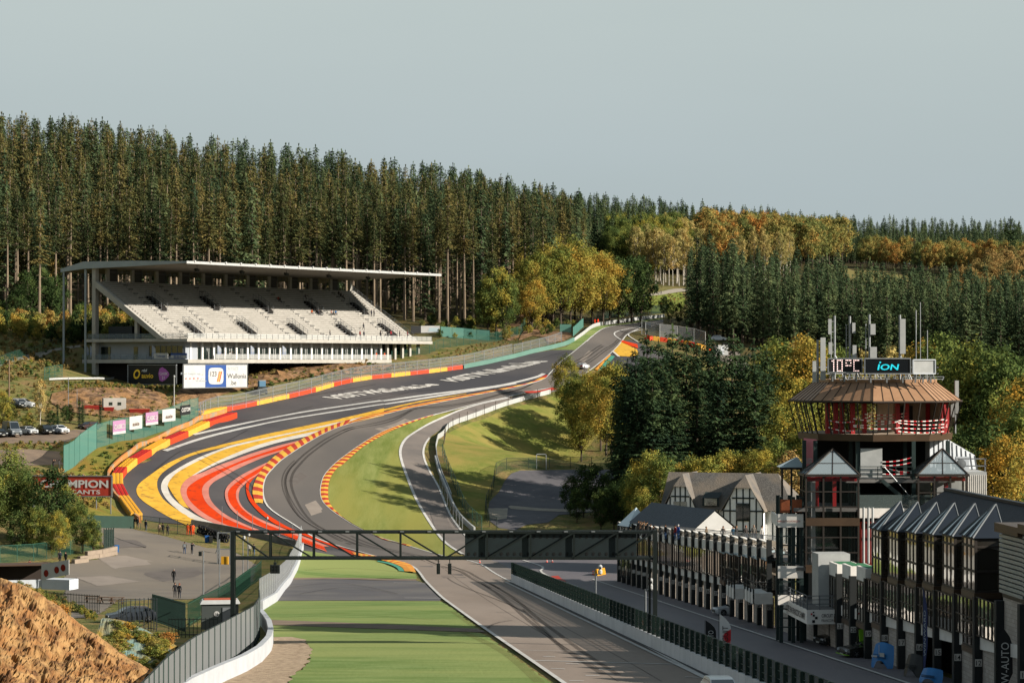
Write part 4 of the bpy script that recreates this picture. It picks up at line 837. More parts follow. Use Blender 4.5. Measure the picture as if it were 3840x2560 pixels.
M_grnst=mat('green_steel','#2f6a58','#27584a',.6,2,.7,4); M_wht=mat('white_coated','#c9cbca','#b3b6b6',.5,1.2,.6,5); M_grey=mat('grey_coated','#7d8286','#6c7175',.6,1,.6,5)
N_grn=see_through('green_windscreen','#5f9287',.8); N_gal=see_through('wire_netting','#9da3a6',.22); N_dkg=see_through('green_mesh','#1d352e',.62); N_gm=see_through('green_open_mesh','#2f5d4f',.3); N_grey=see_through('grey_dense_mesh','#85888a',.86)
def fence(name,label,cat,pts,h,sp,post_m,net_m,r=.05,rails=(1.0,),net0=.0,group=None,posts=True,top_bend=0,world=True,net=True,rail_m=None,square=False,zoff=0,postw=None):
    c=np.asarray(pts)[:,:2] if world else Gm(pts)[:,:2]
    L=np.linalg.norm(np.diff(c,axis=0),axis=1).sum(); n=max(1,min(95,int(round(L/sp)))); q=resample(c,n+1)
    o=Vector((q[0][0],q[0][1],float(Hz(*q[0]))+zoff)); root=empty(name,o,0,label,cat,group)
    b=[Vector((x,y,float(Hz(x,y))+zoff))-o for x,y in q]
    if net:
        k=MB()
        for i in range(n): k.quad(b[i]+Vector((0,0,net0)),b[i+1]+Vector((0,0,net0)),b[i+1]+Vector((0,0,h)),b[i]+Vector((0,0,h)))
        k.build('netting',net_m,root)
    if rails:
        k=MB()
        for t in rails:
            for i in range(n): k.tube(b[i]+Vector((0,0,h*t)),b[i+1]+Vector((0,0,h*t)),r*.6,None,5)
        k.build('rail',rail_m or post_m,root)
    if posts:
        k=MB()
        if square: k.box((0,0,h/2),(postw or r*2,postw or r*2,h))
        else: k.tube((0,0,-.2),(0,0,h),r,None,6)
        if top_bend: k.tube((0,0,h),(top_bend,0,h+.5),r*.8,None,5)
        me=k.mesh('post',post_m)
        for i in range(n+1): p=link('post',me,root); p.location=b[i]
    return root
# ------------------------------------------------------------------ grandstand: local x along the front, y back, z above camera level
KM[0]=.8; U0=math.atan2(72,48.8); GS=empty('grandstand',(-69,515,CZ),U0,'large roofed concrete grandstand with rows of pale benches above the sweeping corner','grandstand')
M_cs=mat('stand_concrete','#a8a59e','#98958e',.85,.5,.8,7); M_bench=mat('bench_white','#d3d2ce','#c2c1bd',.7,1,.6,5); M_ctr=mat('tier_concrete','#9a968f','#86827b',.85,.7,.8,6)
M_roofu=mat('roof_soffit','#7c766c','#6f695f',.8,.3,.7,5,stretch=(1,.1,1)); M_fas=mat('roof_fascia','#9aa3a6','#8a9396',.6,.4,.6,5); M_bw=mat('shade_blue_wall','#9aa0a8','#8a9098',.8,.4,.6,5)  # blue grey of the side wall puts its cool shade into the colour
M_gls=glassy('dark_green_glass','#16221f',.08,.8); M_shade=mat('interior_shade','#1c1a18','#12110f',.9,.6,.7,4); M_alu=mat('white_fin','#d2d2d0','#bfc0be',.6,.6,.5,4)  # near black puts interior shade into the colour of openings and inner walls
def gpart(nm,mb,m): return mb.build(nm,m,GS)
LEN=89.0
b=MB(); b.bx(0,88,0,31,-.35,.45); b.bx(70,LEN,0,8,-.35,.45); gpart('floor_slab',MB().bx(0,72,0,31,-.35,.45),M_cs)
gpart('upper_slab',MB().bx(-.3,88.5,.0,29.5,4.25,4.9),M_cs)
b=MB(); b.add([(0,6.4,4.9),(0,26.6,17.6),(0,26.6,16.2),(0,8.4,4.9),(.9,6.4,4.9),(.9,26.6,17.6),(.9,26.6,16.2),(.9,8.4,4.9)],[(0,1,2,3),(7,6,5,4),(0,4,5,1),(1,5,6,2),(2,6,7,3),(3,7,4,0)])
be=gpart('raking_beam',b,M_cs); be.location=(-.5,0,0); be2=link('raking_beam',be.data,GS); be2.location=(90.8,0,0)
NR=27; tr_=20.2/NR; rs=12.7/NR; T1=MB(); B1=MB()
for i in range(NR):
    y0=6.4+i*tr_; z=4.95+i*rs; T1.bx(.5,91,y0,y0+tr_+.3,z-rs-.25,z)
    B1.bx(.7,90.8,y0+.26,y0+.62,z+.36,z+.42); B1.bx(.7,90.8,y0+.44,y0+.5,z,z+.36,1)
gpart('seating_tier',T1,M_ctr); gpart('bench_row',B1,[M_bench,M_ctr])
A1=MB()
for i in range(NR):
    y0=6.4+i*tr_; z=4.95+i*rs; A1.bx(-.65,.65,y0+.28,y0+.70,z+.01,z+.44,i%2)
a1=A1.mesh('aisle_stairs',[M_ctr,mat('step_dark','#5d5b57',None,.9)])
for u in (8,19.5,31.5,44,57,69.5,82): o=link('aisle_stairs',a1,GS); o.location=(u,0,0)
# dark blocks standing in for the shaded entrance openings in the seating, with rails
def vom(px,py):
    n=Vector((0,-rs,tr_)); n.normalize(); nw=Matrix.Rotation(U0,3,'Z')@n
    p=rayplane(px,py,Vector((-69,515,CZ))+Matrix.Rotation(U0,3,'Z')@Vector((0,6.4,4.95)),nw); q=Matrix.Rotation(-U0,3,'Z')@(p-Vector((-69,515,CZ))); return q
VP=[(445,759),(567,757),(683,761),(793,761),(890,760),(360,699),(482,699),(605,706),(720,709),(825,711)]
for px,py in VP:
    q=vom(px,py); k=MB(); w_=.9
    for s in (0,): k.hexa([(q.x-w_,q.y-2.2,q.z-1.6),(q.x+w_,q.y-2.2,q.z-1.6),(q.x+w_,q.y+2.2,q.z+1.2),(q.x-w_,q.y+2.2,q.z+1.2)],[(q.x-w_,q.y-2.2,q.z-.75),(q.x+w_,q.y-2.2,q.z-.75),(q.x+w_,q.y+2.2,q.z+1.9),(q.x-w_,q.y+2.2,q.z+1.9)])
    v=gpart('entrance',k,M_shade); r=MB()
    for s in (-1,1):
        x=q.x+s*(w_+.1)
        for hgt in (.6,1.1): r.beam((x,q.y-2.3,q.z-.75+hgt),(x,q.y+2.3,q.z+1.95+hgt),.06,.06)
        for t in (-2.3,-1,.2,1.4,2.3): r.beam((x,q.y+t,q.z+.6+t*.6-.6),(x,q.y+t,q.z+.6+t*.6+1.15),.06,.06)
    r.beam((q.x-w_-.1,q.y+2.3,q.z+3.05),(q.x+w_+.1,q.y+2.3,q.z+3.05),.06,.06); r.build('handrail',M_grey,v)
# roof
RF=MB(); x0,x1=-.6,92.0
pr=[(0,20.95,21.35),(15,20.6,21.8),(30,20.35,21.95),(37,19.75,20.5)]
for (ya,la,ua),(yb,lb,ub) in zip(pr[:-1],pr[1:]):
    RF.add([(x0,ya,la),(x1,ya,la),(x1,yb,lb),(x0,yb,lb),(x0,ya,ua),(x1,ya,ua),(x1,yb,ub),(x0,yb,ub)],[(3,2,1,0),(4,5,6,7)],0)
rf=gpart('roof',RF,M_roofu); k=MB()
for (ya,la,ua),(yb,lb,ub) in zip(pr[:-1],pr[1:]):
    for xx in (x0-.02,x1+.02): k.add([(xx,ya,la),(xx,yb,lb),(xx,yb,ub),(xx,ya,ua)],[(0,1,2,3)])
k.build('side_fascia',M_fas,rf); MB().bx(x0,x1,-.12,-.01,20.85,21.4).build('front_fascia',M_wht,rf)
k=MB()
for u in range(2,92,5): k.bx(u-.2,u+.2,-.3,.1,21.2,21.6)
k.build('fascia_clip',M_wht,rf)
fl=MB(); fl.hexa([(-.5,-.2,-.6),(.5,-.2,-.6),(.5,.35,-.25),(-.5,.35,-.25)],[(-.5,-.35,-.1),(.5,-.35,-.1),(.5,.3,.15),(-.5,.3,.15)]); fl.tube((0,0,0),(0,0,.75),.05); fm=fl.mesh('floodlight',M_blk)
for u in (9,24,39.5,55,70,84):
    o=link('floodlight',fm,GS); o.location=(u,5.5,20.1)
# columns and back screen
cm=MB().bx(-.35,.35,-.35,.35,-6,20.6).mesh('column',M_cs)
for u,w_,z0 in ((.3,27.6,0),):
    c=link('column',cm,GS); c.location=(u+.3,w_,0); c.scale=(1.5,1.5,1)
gpart('column',MB().bx(.2,1.0,14.8,15.6,4.9,10.3),M_cs)
pm=MB().tube((0,0,-9),(0,0,20.2),.26,None,10).mesh('post',M_fas)
for u,w_ in ((-.2,36.4),(-.2,29.8)): p=link('post',pm,GS); p.location=(u,w_,0)
bs=MB().bx(-.45,.45,-.25,.25,17.2,20.4).mesh('back_pillar',M_cs)
for i in range(12): p=link('back_pillar',bs,GS); p.location=(4+i*7.9,27.2,0)
k=MB(); 
for i in range(11):
    u=4+i*7.9
    k.bx(u+.5,u+3.4,27.6,27.7,17.4,20.4,0)
    for j in range(4): k.bx(u+3.4+j*1.4,u+3.5+j*1.4,27.4,27.5,17.4,20.3,1)
    k.bx(u+.45,u+7.5,27.4,27.5,19.7,19.8,1)
gpart('back_screen',k,[mat('smoked_panel','#3c3a37','#2e2c2a',.6,.4,.6,4),M_grey])
hp=MB().lathe([(.18,0),(.3,.3),(.3,2.0),(.15,2.2)],n=8).mesh('white_drum',M_wht)
# lower storey: side wall, glazed front with white fins
k=MB(); k.bx(2.2,2.5,3,29,.45,4.25); k.bx(2.2,6,2.7,3.0,.45,4.25); gpart('side_wall',k,M_bw)
for a,c in ((24.5,27.3),(16.4,17.6)): gpart('window',MB().bx(2.08,2.18,a,c,.5,3.2),M_gls)
w=gpart('window',MB().bx(2.08,2.18,3.3,13,1.2,3.4),M_gls); k=MB(); 
for y in np.linspace(3.3,13,7): k.bx(2.0,2.1,y-.06,y+.06,1.2,3.4)
k.build('window_frame',M_grey,w)
NB=18; bw=3.75
wm=MB().bx(.3,bw-.3,0,.1,.5,3.15).mesh('window',M_gls); fm_=MB(); fm_.bx(-.28,.28,-.35,.25,.45,4.25); fmm=fm_.mesh('fin',M_alu)
k=MB(); k.bx(.2,bw-.2,-.06,-.01,3.15,3.25); k.bx(bw/2-.05,bw/2+.05,-.07,0,.5,3.2); k.bx(bw/2+.55,bw/2+.65,-.07,0,.5,3.2); mm=k.mesh('mullion',M_alu)
pm2=MB().bx(.28,bw-.28,.02,.1,3.2,4.25).mesh('transom_panel',M_cs)
for i in range(NB):
    x=5.2+i*bw-1.4
    for me,nm in ((wm,'window'),(pm2,'transom_panel'),(mm,'mullion')): o=link(nm,me,GS); o.location=(x,3.0,0)
    o=link('fin',fmm,GS); o.location=(x,2.9,0)
o=link('fin',fmm,GS); o.location=(5.2+NB*bw-1.4,2.9,0)
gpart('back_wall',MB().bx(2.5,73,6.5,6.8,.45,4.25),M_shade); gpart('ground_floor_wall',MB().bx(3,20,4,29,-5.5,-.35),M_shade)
cm2=MB().bx(-.35,.35,-.3,.3,-4,4.25).mesh('support_pier',M_cs)
for i,u in enumerate((73.5,76.5,79.5,82.5,86)): o=link('support_pier',cm2,GS); o.location=(u,2.5,0); 
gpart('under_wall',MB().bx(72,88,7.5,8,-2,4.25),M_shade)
# balustrades
def rail(nm,p0,p1,h,n,m,glass=None,bars=3):
    r=MB(); p0=Vector(p0);p1=Vector(p1)
    for j in range(1,bars+1): r.beam(p0+Vector((0,0,h*j/bars)),p1+Vector((0,0,h*j/bars)),.05,.05)
    for i in range(n+1): p=p0+(p1-p0)*i/n; r.beam(p,p+Vector((0,0,h)),.06,.06)
    if glass: r.quad(p0+Vector((0,.04,.1)),p1+Vector((0,.04,.1)),p1+Vector((0,.04,h*.95)),p0+Vector((0,.04,h*.95)),1)
    return r.build(nm,[m,glass] if glass else m,GS)
N_bal=see_through('balustrade_mesh','#c9cbc8',.45)
rail('balustrade',(9,.15,.45),(72,.15,.45),1.15,24,M_wht,N_bal); rail('balustrade',(0,.15,4.9),(88.4,.15,4.9),1.15,44,M_grey,N_bal)
rail('balustrade',(0,.15,4.9),(0,29.3,4.9),1.1,14,M_grey,see_through('glass_rail','#8fa0a8',.3)); rail('balustrade',(.1,12,.45),(.1,31,.45),1.1,10,M_grey,see_through('glass_rail','#8fa0a8',.3))
r=MB()
for hh in (.5,1.05): r.beam((91.2,6.4,4.95+hh),(91.2,26.6,17.65+hh),.07,.07)
for i in range(15): t=i/14; r.beam((91.2,6.4+20.2*t,4.95+12.7*t),(91.2,6.4+20.2*t,6.05+12.7*t),.07,.07)
gpart('end_handrail',r,M_grey)
gpart('technical_cabin',MB().bx(2,5,18,25,4.9,7.7),mat('black_cladding','#20262a','#191e22',.6,.5,.5,4))
KM[0]=.62
# ------------------------------------------------------------------ banners round the stand
def board(name,label,cat,a,b_,h,faces,thick=.15,frame=None,parent=None,group=None):
    """upright board from ground point a to b_ (a left as seen from the front), face materials in bands [(t0,t1,mat)]"""
    a=Vector(a);b_=Vector(b_); root=empty(name,a,0,label,cat,group); R=(b_-a); Rn=R.normalized(); n=Rn.cross(Vector((0,0,1)))
    for i,(t0,t1,m) in enumerate(faces):
        p,q=R*t0,R*t1; k=MB(); k.panel(p,q,q+Vector((0,0,h)),p+Vector((0,0,h)),thick); k.build('panel',m,root)
    if frame:
        k=MB()
        for z in (-.08,h+.08): k.beam(Vector((0,0,z))-Rn*.1,R+Vector((0,0,z))+Rn*.1,.25,.16)
        for t in (0,1): k.beam(R*t+Vector((0,0,-.1)),R*t+Vector((0,0,h+.1)),.25,.16)
        k.build('frame',frame,root)
    return root,R,n
M_bwh=mat('banner_white','#cfcfcd','#bdbdbb',.6,.5,.6,4); M_bblu=mat('banner_blue','#27519a','#214787',.6,.5,.6,4); M_bblk=mat('banner_black','#14181c','#0e1114',.5,.5,.6,4); M_bmag=mat('banner_magenta','#b788b0','#a87ba2',.6,.5,.6,4); M_bred=mat('banner_red','#c2402e','#a93626',.7,.25,.8,4,stretch=(1,1,.15)); M_txd=mat('lettering_dark','#20242a',None,.6); M_txw=mat('lettering_white','#d6d6d4',None,.6); M_gold=mat('lettering_gold','#d9a928',None,.5); M_gry2=mat('lettering_pale','#a9b4bd',None,.6); M_purp=mat('panel_purple','#8a4a8c',None,.6); M_txo=mat('lettering_brown','#6a4a35',None,.6)
a=P(421,890,501); c=P(568,884,518); c.z=a.z; hB=(890-838)/F*505
rt,R,n=board('trackside_banner','long three part white blue white banner under the grandstand corner','banner',a,c,hB,[(0,.335,M_bwh),(.335,.665,M_bblu),(.665,1,M_bwh)],.2,M_gal)
Z=Vector((0,0,1)); UP=(0,0,1)
lettering(rt,'Feel Inspired',R*.11+Z*hB*.62,R,UP,.42,M_gry2,6.0); lettering(rt,'• • • •',R*.13+Z*hB*.4,R,UP,.8,M_kred,4.2); lettering(rt,'...\n ..',R*.27+Z*hB*.62,R,UP,.6,M_txd,1.6); lettering(rt,'Wallonie',R*.27+Z*hB*.3,R,UP,.4,M_gry2,3.4)
k=MB(); pts=[]; cx_,cz_,rw,rh=R.length*.5,hB*.5,2.4,1.75
for i in range(28):
    t=6.283*i/28; ct,st=math.cos(t),math.sin(t); pts.append((cx_+rw*abs(ct)**.45*(1 if ct>0 else -1),cz_+rh*abs(st)**.45*(1 if st>0 else -1)))
Rn=R.normalized(); nb=Rn.cross(Z); k.add([Rn*p+Z*q+nb*.05 for p,q in pts],[tuple(range(28))]); k.build('emblem',M_bwh,rt)
lettering(rt,'123',R*.46+Z*hB*.6,R,UP,1.0,M_txd,1.9,off=.09); 
for j,mm_ in enumerate((M_kor,M_kyel,M_red)): lettering(rt,'/',R*(.535+.018*j)+Z*hB*.48,R,UP,2.2,mm_,1.0,off=.09)
lettering(rt,'VISIT',R*.775+Z*hB*.83,R,UP,.85,M_gry2,3.6,bold=-.01); lettering(rt,'Wallonia',R*.83+Z*hB*.5,R,UP,1.0,M_txd,6.2); lettering(rt,'.be',R*.775+Z*hB*.2,R,UP,1.0,M_txd,1.9)
a=P(294,881,525); c=P(405,879,512.5); c.z=a.z; hB=(881-838)/F*520
KM[0]=1.0; M_gold=mat('lettering_gold_shade_lift','#f5c433',None,.5); M_purp=mat('panel_purple_shade_lift','#a95aa8',None,.6); M_txw2=mat('lettering_white_shade_lift','#f0f0ee',None,.6); KM[0]=.62  # colours raised to brighten this banner where it stands in shade
rt,R,n=board('trackside_banner','black banner with a gold ring and a purple badge below the shaded stand corner','banner',a,c,hB,[(0,1,M_bblk)],.2,M_gal)
Rn=R.normalized(); nb=Rn.cross(Z); L_=R.length
k=MB()
for i in range(20):
    t0,t1=6.283*i/20,6.283*(i+1)/20; c0=Rn*(L_*.19)+Z*(hB*.52)+nb*.06
    f=lambda t,r: c0+Rn*(math.cos(t)*r*1.15+.25*math.sin(t)*r)+Z*(math.sin(t)*r)
    k.quad(f(t0,.62),f(t0,1.05),f(t1,1.05),f(t1,.62))
k.build('ring',M_gold,rt)
lettering(rt,'auvio',Rn*(L_*.41)+Z*hB*.45,R,UP,1.05,M_gold,4.2,bold=.015); lettering(rt,'rtbf',Rn*(L_*.35)+Z*hB*.72,R,UP,.6,M_txw2,1.9)
k=MB(); k.add([Rn*(L_*.75+p*1.95)+Z*(hB*.52+q*1.55)+nb*.06 for p,q in ((-1,.1),(-.8,.75),(-.3,1),(.35,.7),(.9,.25),(1,0),(.9,-.25),(.3,-.75),(-.3,-1),(-.8,-.8))],[tuple(range(9,-1,-1))]); k.build('badge',M_purp,rt)
lettering(rt,'CLASSIC',Rn*(L_*.75)+Z*hB*.56,R,UP,.55,M_txw2,2.9,off=.1); lettering(rt,'21',Rn*(L_*.74)+Z*hB*.34,R,UP,.6,M_txw2,.9,off=.1)
def loc(u,w_,z): return Matrix.Translation((-69,515,CZ))@Matrix.Rotation(U0,4,'Z')@Vector((u,w_,z))
for (ua,ub,m1,tx,tm,lb) in ((-.15,-.15,M_bwh,'Technogas',M_bblu,'white balcony banner with blue writing on the shaded stand corner'),(-.15,-.15,M_bblu,'BBC',M_txw,'blue and white balcony banner beside the stand corner')):
    w0=(9.6,5.6) if tx!='BBC' else (4.8,.2)
    a=loc(-.15,w0[0],.6); c=loc(-.15,w0[1],.6); rt,R,n=board('balcony_banner',lb,'banner',a,c,1.2,[(0,1,m1)],.05)
    if tx=='BBC': MB().panel(R*.02+Z*.1+nb*.05,R*.98+Z*.1+nb*.05,R*.98+Z*.75+nb*.05,R*.02+Z*.75+nb*.05,.02).build('panel',M_bwh,rt)
    lettering(rt,tx,R*.5+Z*(.6 if tx!='BBC' else .42),R,UP,.5,M_bblu,2.6,off=.1)
def feather(name,label,p,h,m,facing=0,txt=None,tm=None,group=None,wd=.8):
    r=empty(name,p,facing,label,'flag',group); k=MB(); prof=[]
    for i in range(11):
        t=i/10; prof.append((.0+wd*min(1,(.35+t*2.2))*(1-max(0,(t-.62)/.38)**2.2),.5+t*(h-.5)))
    for (w0,z0),(w1,z1) in zip(prof[:-1],prof[1:]): k.quad((0.05,0,z0),(.05+w0,.02*math.sin(z0*3),z0),(.05+w1,.02*math.sin(z1*3),z1),(.05,0,z1))
    k.build('flag_cloth',m,r); MB().tube((0,0,-.1),(0,0,h),.03,.02,6).build('pole',M_blk,r)
    if txt: lettering(r,txt,(.05+wd*.5,-.05,h*.5),(0,0,1),(-1,0,0),wd*.5,tm,h*.5,off=.0)
    return r
for u,w_,l in ((.3,30.4,'blue and white feather flag at the rear end of the lower balcony'),(.3,29,'wider feather flag second from the rear end of the lower balcony'),(.4,10.8,'blue feather flag beside the balcony banners'),(10,.5,'pale blue feather flag by the first white fins of the stand'),(21,.5,'white feather flag in the middle of the fins of the stand'),(32,.5,'turquoise tinted feather flag on the stand balcony, farthest along')):
    feather('feather_flag',l,loc(u,w_,.45),3.1,mat('flag_blue_white','#8fa3c9','#d3d6d8',.7,1.2,1,2),.2,group='feather flags on the stand balcony')
KM[0]=.58
# ------------------------------------------------------------------ foam barrier blocks
M_by=mat('block_yellow','#e8a820','#dd9a1c',.55,1.5,.6,5); M_byf=mat('block_yellow_face','#f0b94a','#e0a436',.55,1.5,.6,5); M_br=mat('block_red','#c01c12','#a5160e',.55,1.5,.6,5); M_brf=mat('block_orange_face','#e2491f','#d0401b',.55,1.5,.6,5)
def blocks(pts,cols,wd,h,where,group,wall=True):
    w=Gm(pts); c0=w.mean(0)
    for i in range(len(pts)-1):
        a=Vector(w[i]); b_=Vector(w[i+1]); d=(b_-a); d2=Vector((d.x,d.y,0)).normalized(); nn=Vector((-d2.y,d2.x,0))
        if nn.x*(-1)+nn.y*.35<0: nn=-nn
        if cols[i] is None: continue
        cn='yellow' if cols[i]=='y' else 'red'
        root=empty('barrier_block',a,0,'%s foam barrier block %s'%(cn,where),'barrier',cn+' '+group)
        A,B=Vector((0,0,0))+d2*.04,b_-a-d2*.04; up=Vector((0,0,h)); k=MB()
        q=[A,B,B+nn*wd,A+nn*wd]; q2=[p+up for p in q]; e=.08
        q2=[A+up+(nn+d2)*e,B+up+(nn-d2)*e,B+nn*wd+up+(-nn-d2)*e,A+nn*wd+up+(-nn+d2)*e]
        mid=[p+up*.93 for p in q]
        k.add(q+mid+q2,[(0,1,5,4),(1,2,6,5),(2,3,7,6),(3,0,4,7),(4,5,9,8),(5,6,10,9),(6,7,11,10),(7,4,8,11),(8,9,10,11)])
        k.build('foam_body',M_byf if cols[i]=='y' else M_brf,root)
        t=MB(); nx=max(2,int((B-A).length/.75)); ny=3
        for ix in range(nx):
            for iy in range(ny):
                c=A+(B-A)*((ix+.5)/nx)+nn*(wd*(iy+.5)/ny)+up; s1=(B-A)*(.44/nx); s2=nn*(wd*.42/ny)
                t.add([c-s1-s2,c+s1-s2,c+s1+s2,c-s1+s2,c-(s1+s2)*.6+Vector((0,0,.1)),c+(s1-s2)*.6+Vector((0,0,.1)),c+(s1+s2)*.6+Vector((0,0,.1)),c+(s2-s1)*.6+Vector((0,0,.1))],[(0,1,5,4),(1,2,6,5),(2,3,7,6),(3,0,4,7),(4,5,6,7)])
        t.build('net_top',M_by if cols[i]=='y' else M_br,root)
ROW1=[(327.5,1194),(297,1153),(283,1126),(282,1101),(292,1087),(316,1067),(349,1047),(391,1022),(433,1004),(482,981),(545,960)]
blocks(ROW1,'yryryryryr',1.9,1.15,'in the lower row round the outside of the corner','blocks of the lower row')
ROW2=[(463,957),(522,945),(590,931),(665,914.5),(725.5,900.5),(767.5,888),(810.5,878),(855,871),(899,867),(943,862),(985.5,857.5),(1028,852),(1063,847.5)]
blocks(ROW2,'yryryryryryr',1.5,1.0,'in the upper row below the grandstand','blocks of the upper row')
w3=[(1487,779),(1500,782),(1516,784),(1533,786),(1552,789),(1570,792),(1588,795),(1606,799),(1622,804)]
blocks(w3,'ryryryry',1.5,1.1,'behind the fir tips at the track crest','blocks at the crest')
def wall_strip(name,label,cat,pts,h,th,m,world=False,lift=0.0,mats=None,smp=3.0,group=None,part='body'):
    c=np.asarray(pts)[:,:2] if world else Gm(pts)[:,:2]
    L=np.linalg.norm(np.diff(c,axis=0),axis=1).sum(); c=resample(c,max(2,int(L/smp)+1)); t=np.gradient(c,axis=0); t/=np.linalg.norm(t,axis=1)[:,None]; n=np.c_[-t[:,1],t[:,0]]*th/2
    k=MB(); o=np.array([c[0][0],c[0][1],float(Hz(*c[0]))])
    for p,q in zip(c,n):
        z=float(Hz(*p))+lift-o[2]; 
        for s,zz in ((1,z-.3),(-1,z-.3),(-1,z+h),(1,z+h)): k.v.append((p[0]-o[0]+s*q[0],p[1]-o[1]+s*q[1],zz))
    m_=len(c)
    for i in range(m_-1):
        for j in range(4): k.f.append((4*i+j,4*i+(j+1)%4,4*i+4+(j+1)%4,4*i+4+j)); k.m.append(0)
    k.f+= [(3,2,1,0),(4*m_-4,4*m_-3,4*m_-2,4*m_-1)]; k.m+=[0,0]
    ob=k.build(name,m); ob.location=o; return tag(ob,label,cat,group)
wall_strip('concrete_barrier','orange topped concrete wall behind the lower row of foam blocks','barrier',[(322,1200),(290,1166),(262,1140),(248,1112),(250,1086),(270,1066),(305,1040),(345,1018),(395,993),(440,976),(490,956),(520,946)],.85,.35,mat('orange_washed_concrete','#d88a4a','#a8977f',.85,.25,1,6,ramp=(.5,.6)))
wall_strip('safety_barrier','pale green barrier wall along the upper outside edge of the climb','barrier',[(1063,846.5),(1120,836),(1176,823.5),(1226,810),(1268,801),(1300,793),(1318,784)],1.05,.4,mat('pale_green_wall','#6a9286','#5f877b',.75,.4,.7,6))
wall_strip('guardrail','white and grey guardrail curving along the crest under the maples','guardrail',[(1319,784),(1341,768),(1366,751),(1401,744),(1441,739),(1480,733),(1526,728)],.95,.12,M_wht)
wall_strip('concrete_barrier','low pale wall between the paddock and the painted run-off','barrier',[(440,1207),(500,1217),(560,1229),(620,1242),(682,1256)],1.05,.4,mat('stained_concrete','#8f8c88','#77746f',.85,.6,1,6))
fence('catch_fence','steel catch fence with sloping rails above the upper foam blocks','fence',[(455,962),(475,953),(500,946)]+ROW2[1:]+[(1120,834),(1176,821)],3.3,4.2,M_gal,N_gal,.07,(1.0,.94,.72,.5,.3),0.9,world=False)
fence('catch_fence','steel catch fence behind the green wall towards the crest','fence',[(1180,819),(1226,808),(1262,799),(1290,789)],3.0,4.2,M_gal,N_gal,.07,(1.0,.93,.6),0.9,world=False)
fence('catch_fence','tall pale catch fence standing behind the fir tips','fence',[(1474,767),(1485,775),(1505,778),(1530,780),(1560,784),(1590,788),(1620,797)],4.0,4.6,M_wht,see_through('pale_netting','#a9adb0',.42),.08,(1.0,.1),.3,world=False)
GF=[(146,1085),(184,1057),(222,1030)]; GF2=[(222,1030),(260,1019),(300,1010),(350,997),(400,984),(455,963)]
fence('screen_fence','green windscreen fence panel beside the dirt car parks','fence',GF,4.6,4.2,M_grnst,N_grn,.06,(1.0,),0,world=False,top_bend=.3)
fence('screen_fence','green mesh fence carrying sponsor boards above the grass bank','fence',GF2,4.3,5.0,M_grnst,see_through('green_half_screen','#5d8f84',.5),.06,(1.0,.5),0,world=False,top_bend=.3)
for x,y0,y1,wd,m1,tx,tm,lb in ((274,967,998,29,M_bmag,'CLASSIC 21',M_txw,'pink sponsor board with white writing, lowest on the green fence'),(312,957,987,29,M_bwh,'auvio',M_txo,'cream sponsor board between the two pink ones'),(349,948,977,28,M_bmag,'CLASSIC 21',M_txw,'pink sponsor board between the two cream ones'),(388,941,969,30,M_bwh,'auvio',M_txo,'cream sponsor board near the top end of the green fence'),(426,932,954,23,M_bblk,'CUSTOM',M_txw,'dark sponsor board with white writing by the blue bin')):
    g=G(x,y1+25); d=g.y-1.0; a=P(x-wd/2,y1,d-1.2); c=P(x+wd/2,y1,d+1.2); c.z=a.z+.25
    rt,R,n=board('sponsor_board',lb,'sign',a,c,(y1-y0)/F*d,[(0,1,m1)],.1,None,None,'sponsor boards on the green fence')
    lettering(rt,tx,R*.5+Z*((y1-y0)/F*d*(.55 if m1 is not M_bwh else .42)),R,UP,.75 if m1 is not M_bwh else .7,tm,R.length*(.85 if m1 is not M_bwh else .5),off=.12,bold=.02)
    if m1 is M_bmag: MB().panel(R*0+nb*.0,R*1.0,R+Z*.45,Z*.45,.01).build('panel_foot',M_bwh,rt).location=Vector(n)*.03
# red banner
a=P(-60,1136,388); c=P(257,1136,385); c.z=a.z
rt,R,n=board('lubricant_banner','long red banner with white capital letters on grey posts','banner',a,c,(1136-1092)/F*386,[(0,1,M_bred)],.06,M_gal)
hb=(1136-1092)/F*386; lettering(rt,'CHAMPION',R*.73+Z*hb*.62,R,UP,1.15,M_txw,11.2,off=.08,bold=.03); lettering(rt,'LUBRICANTS',R*.72+Z*hb*.2,R,UP,.62,M_txw,9.0,off=.08,bold=.02)
pm=MB().tube((0,0,-3.4),(0,0,hb+.3),.09,None,7).mesh('post',M_gal)
for t in (.05,.16,.27,.38,.48,.59,.7,.79,.886,.99): p=link('post',pm,rt); p.location=R*t-n*.15
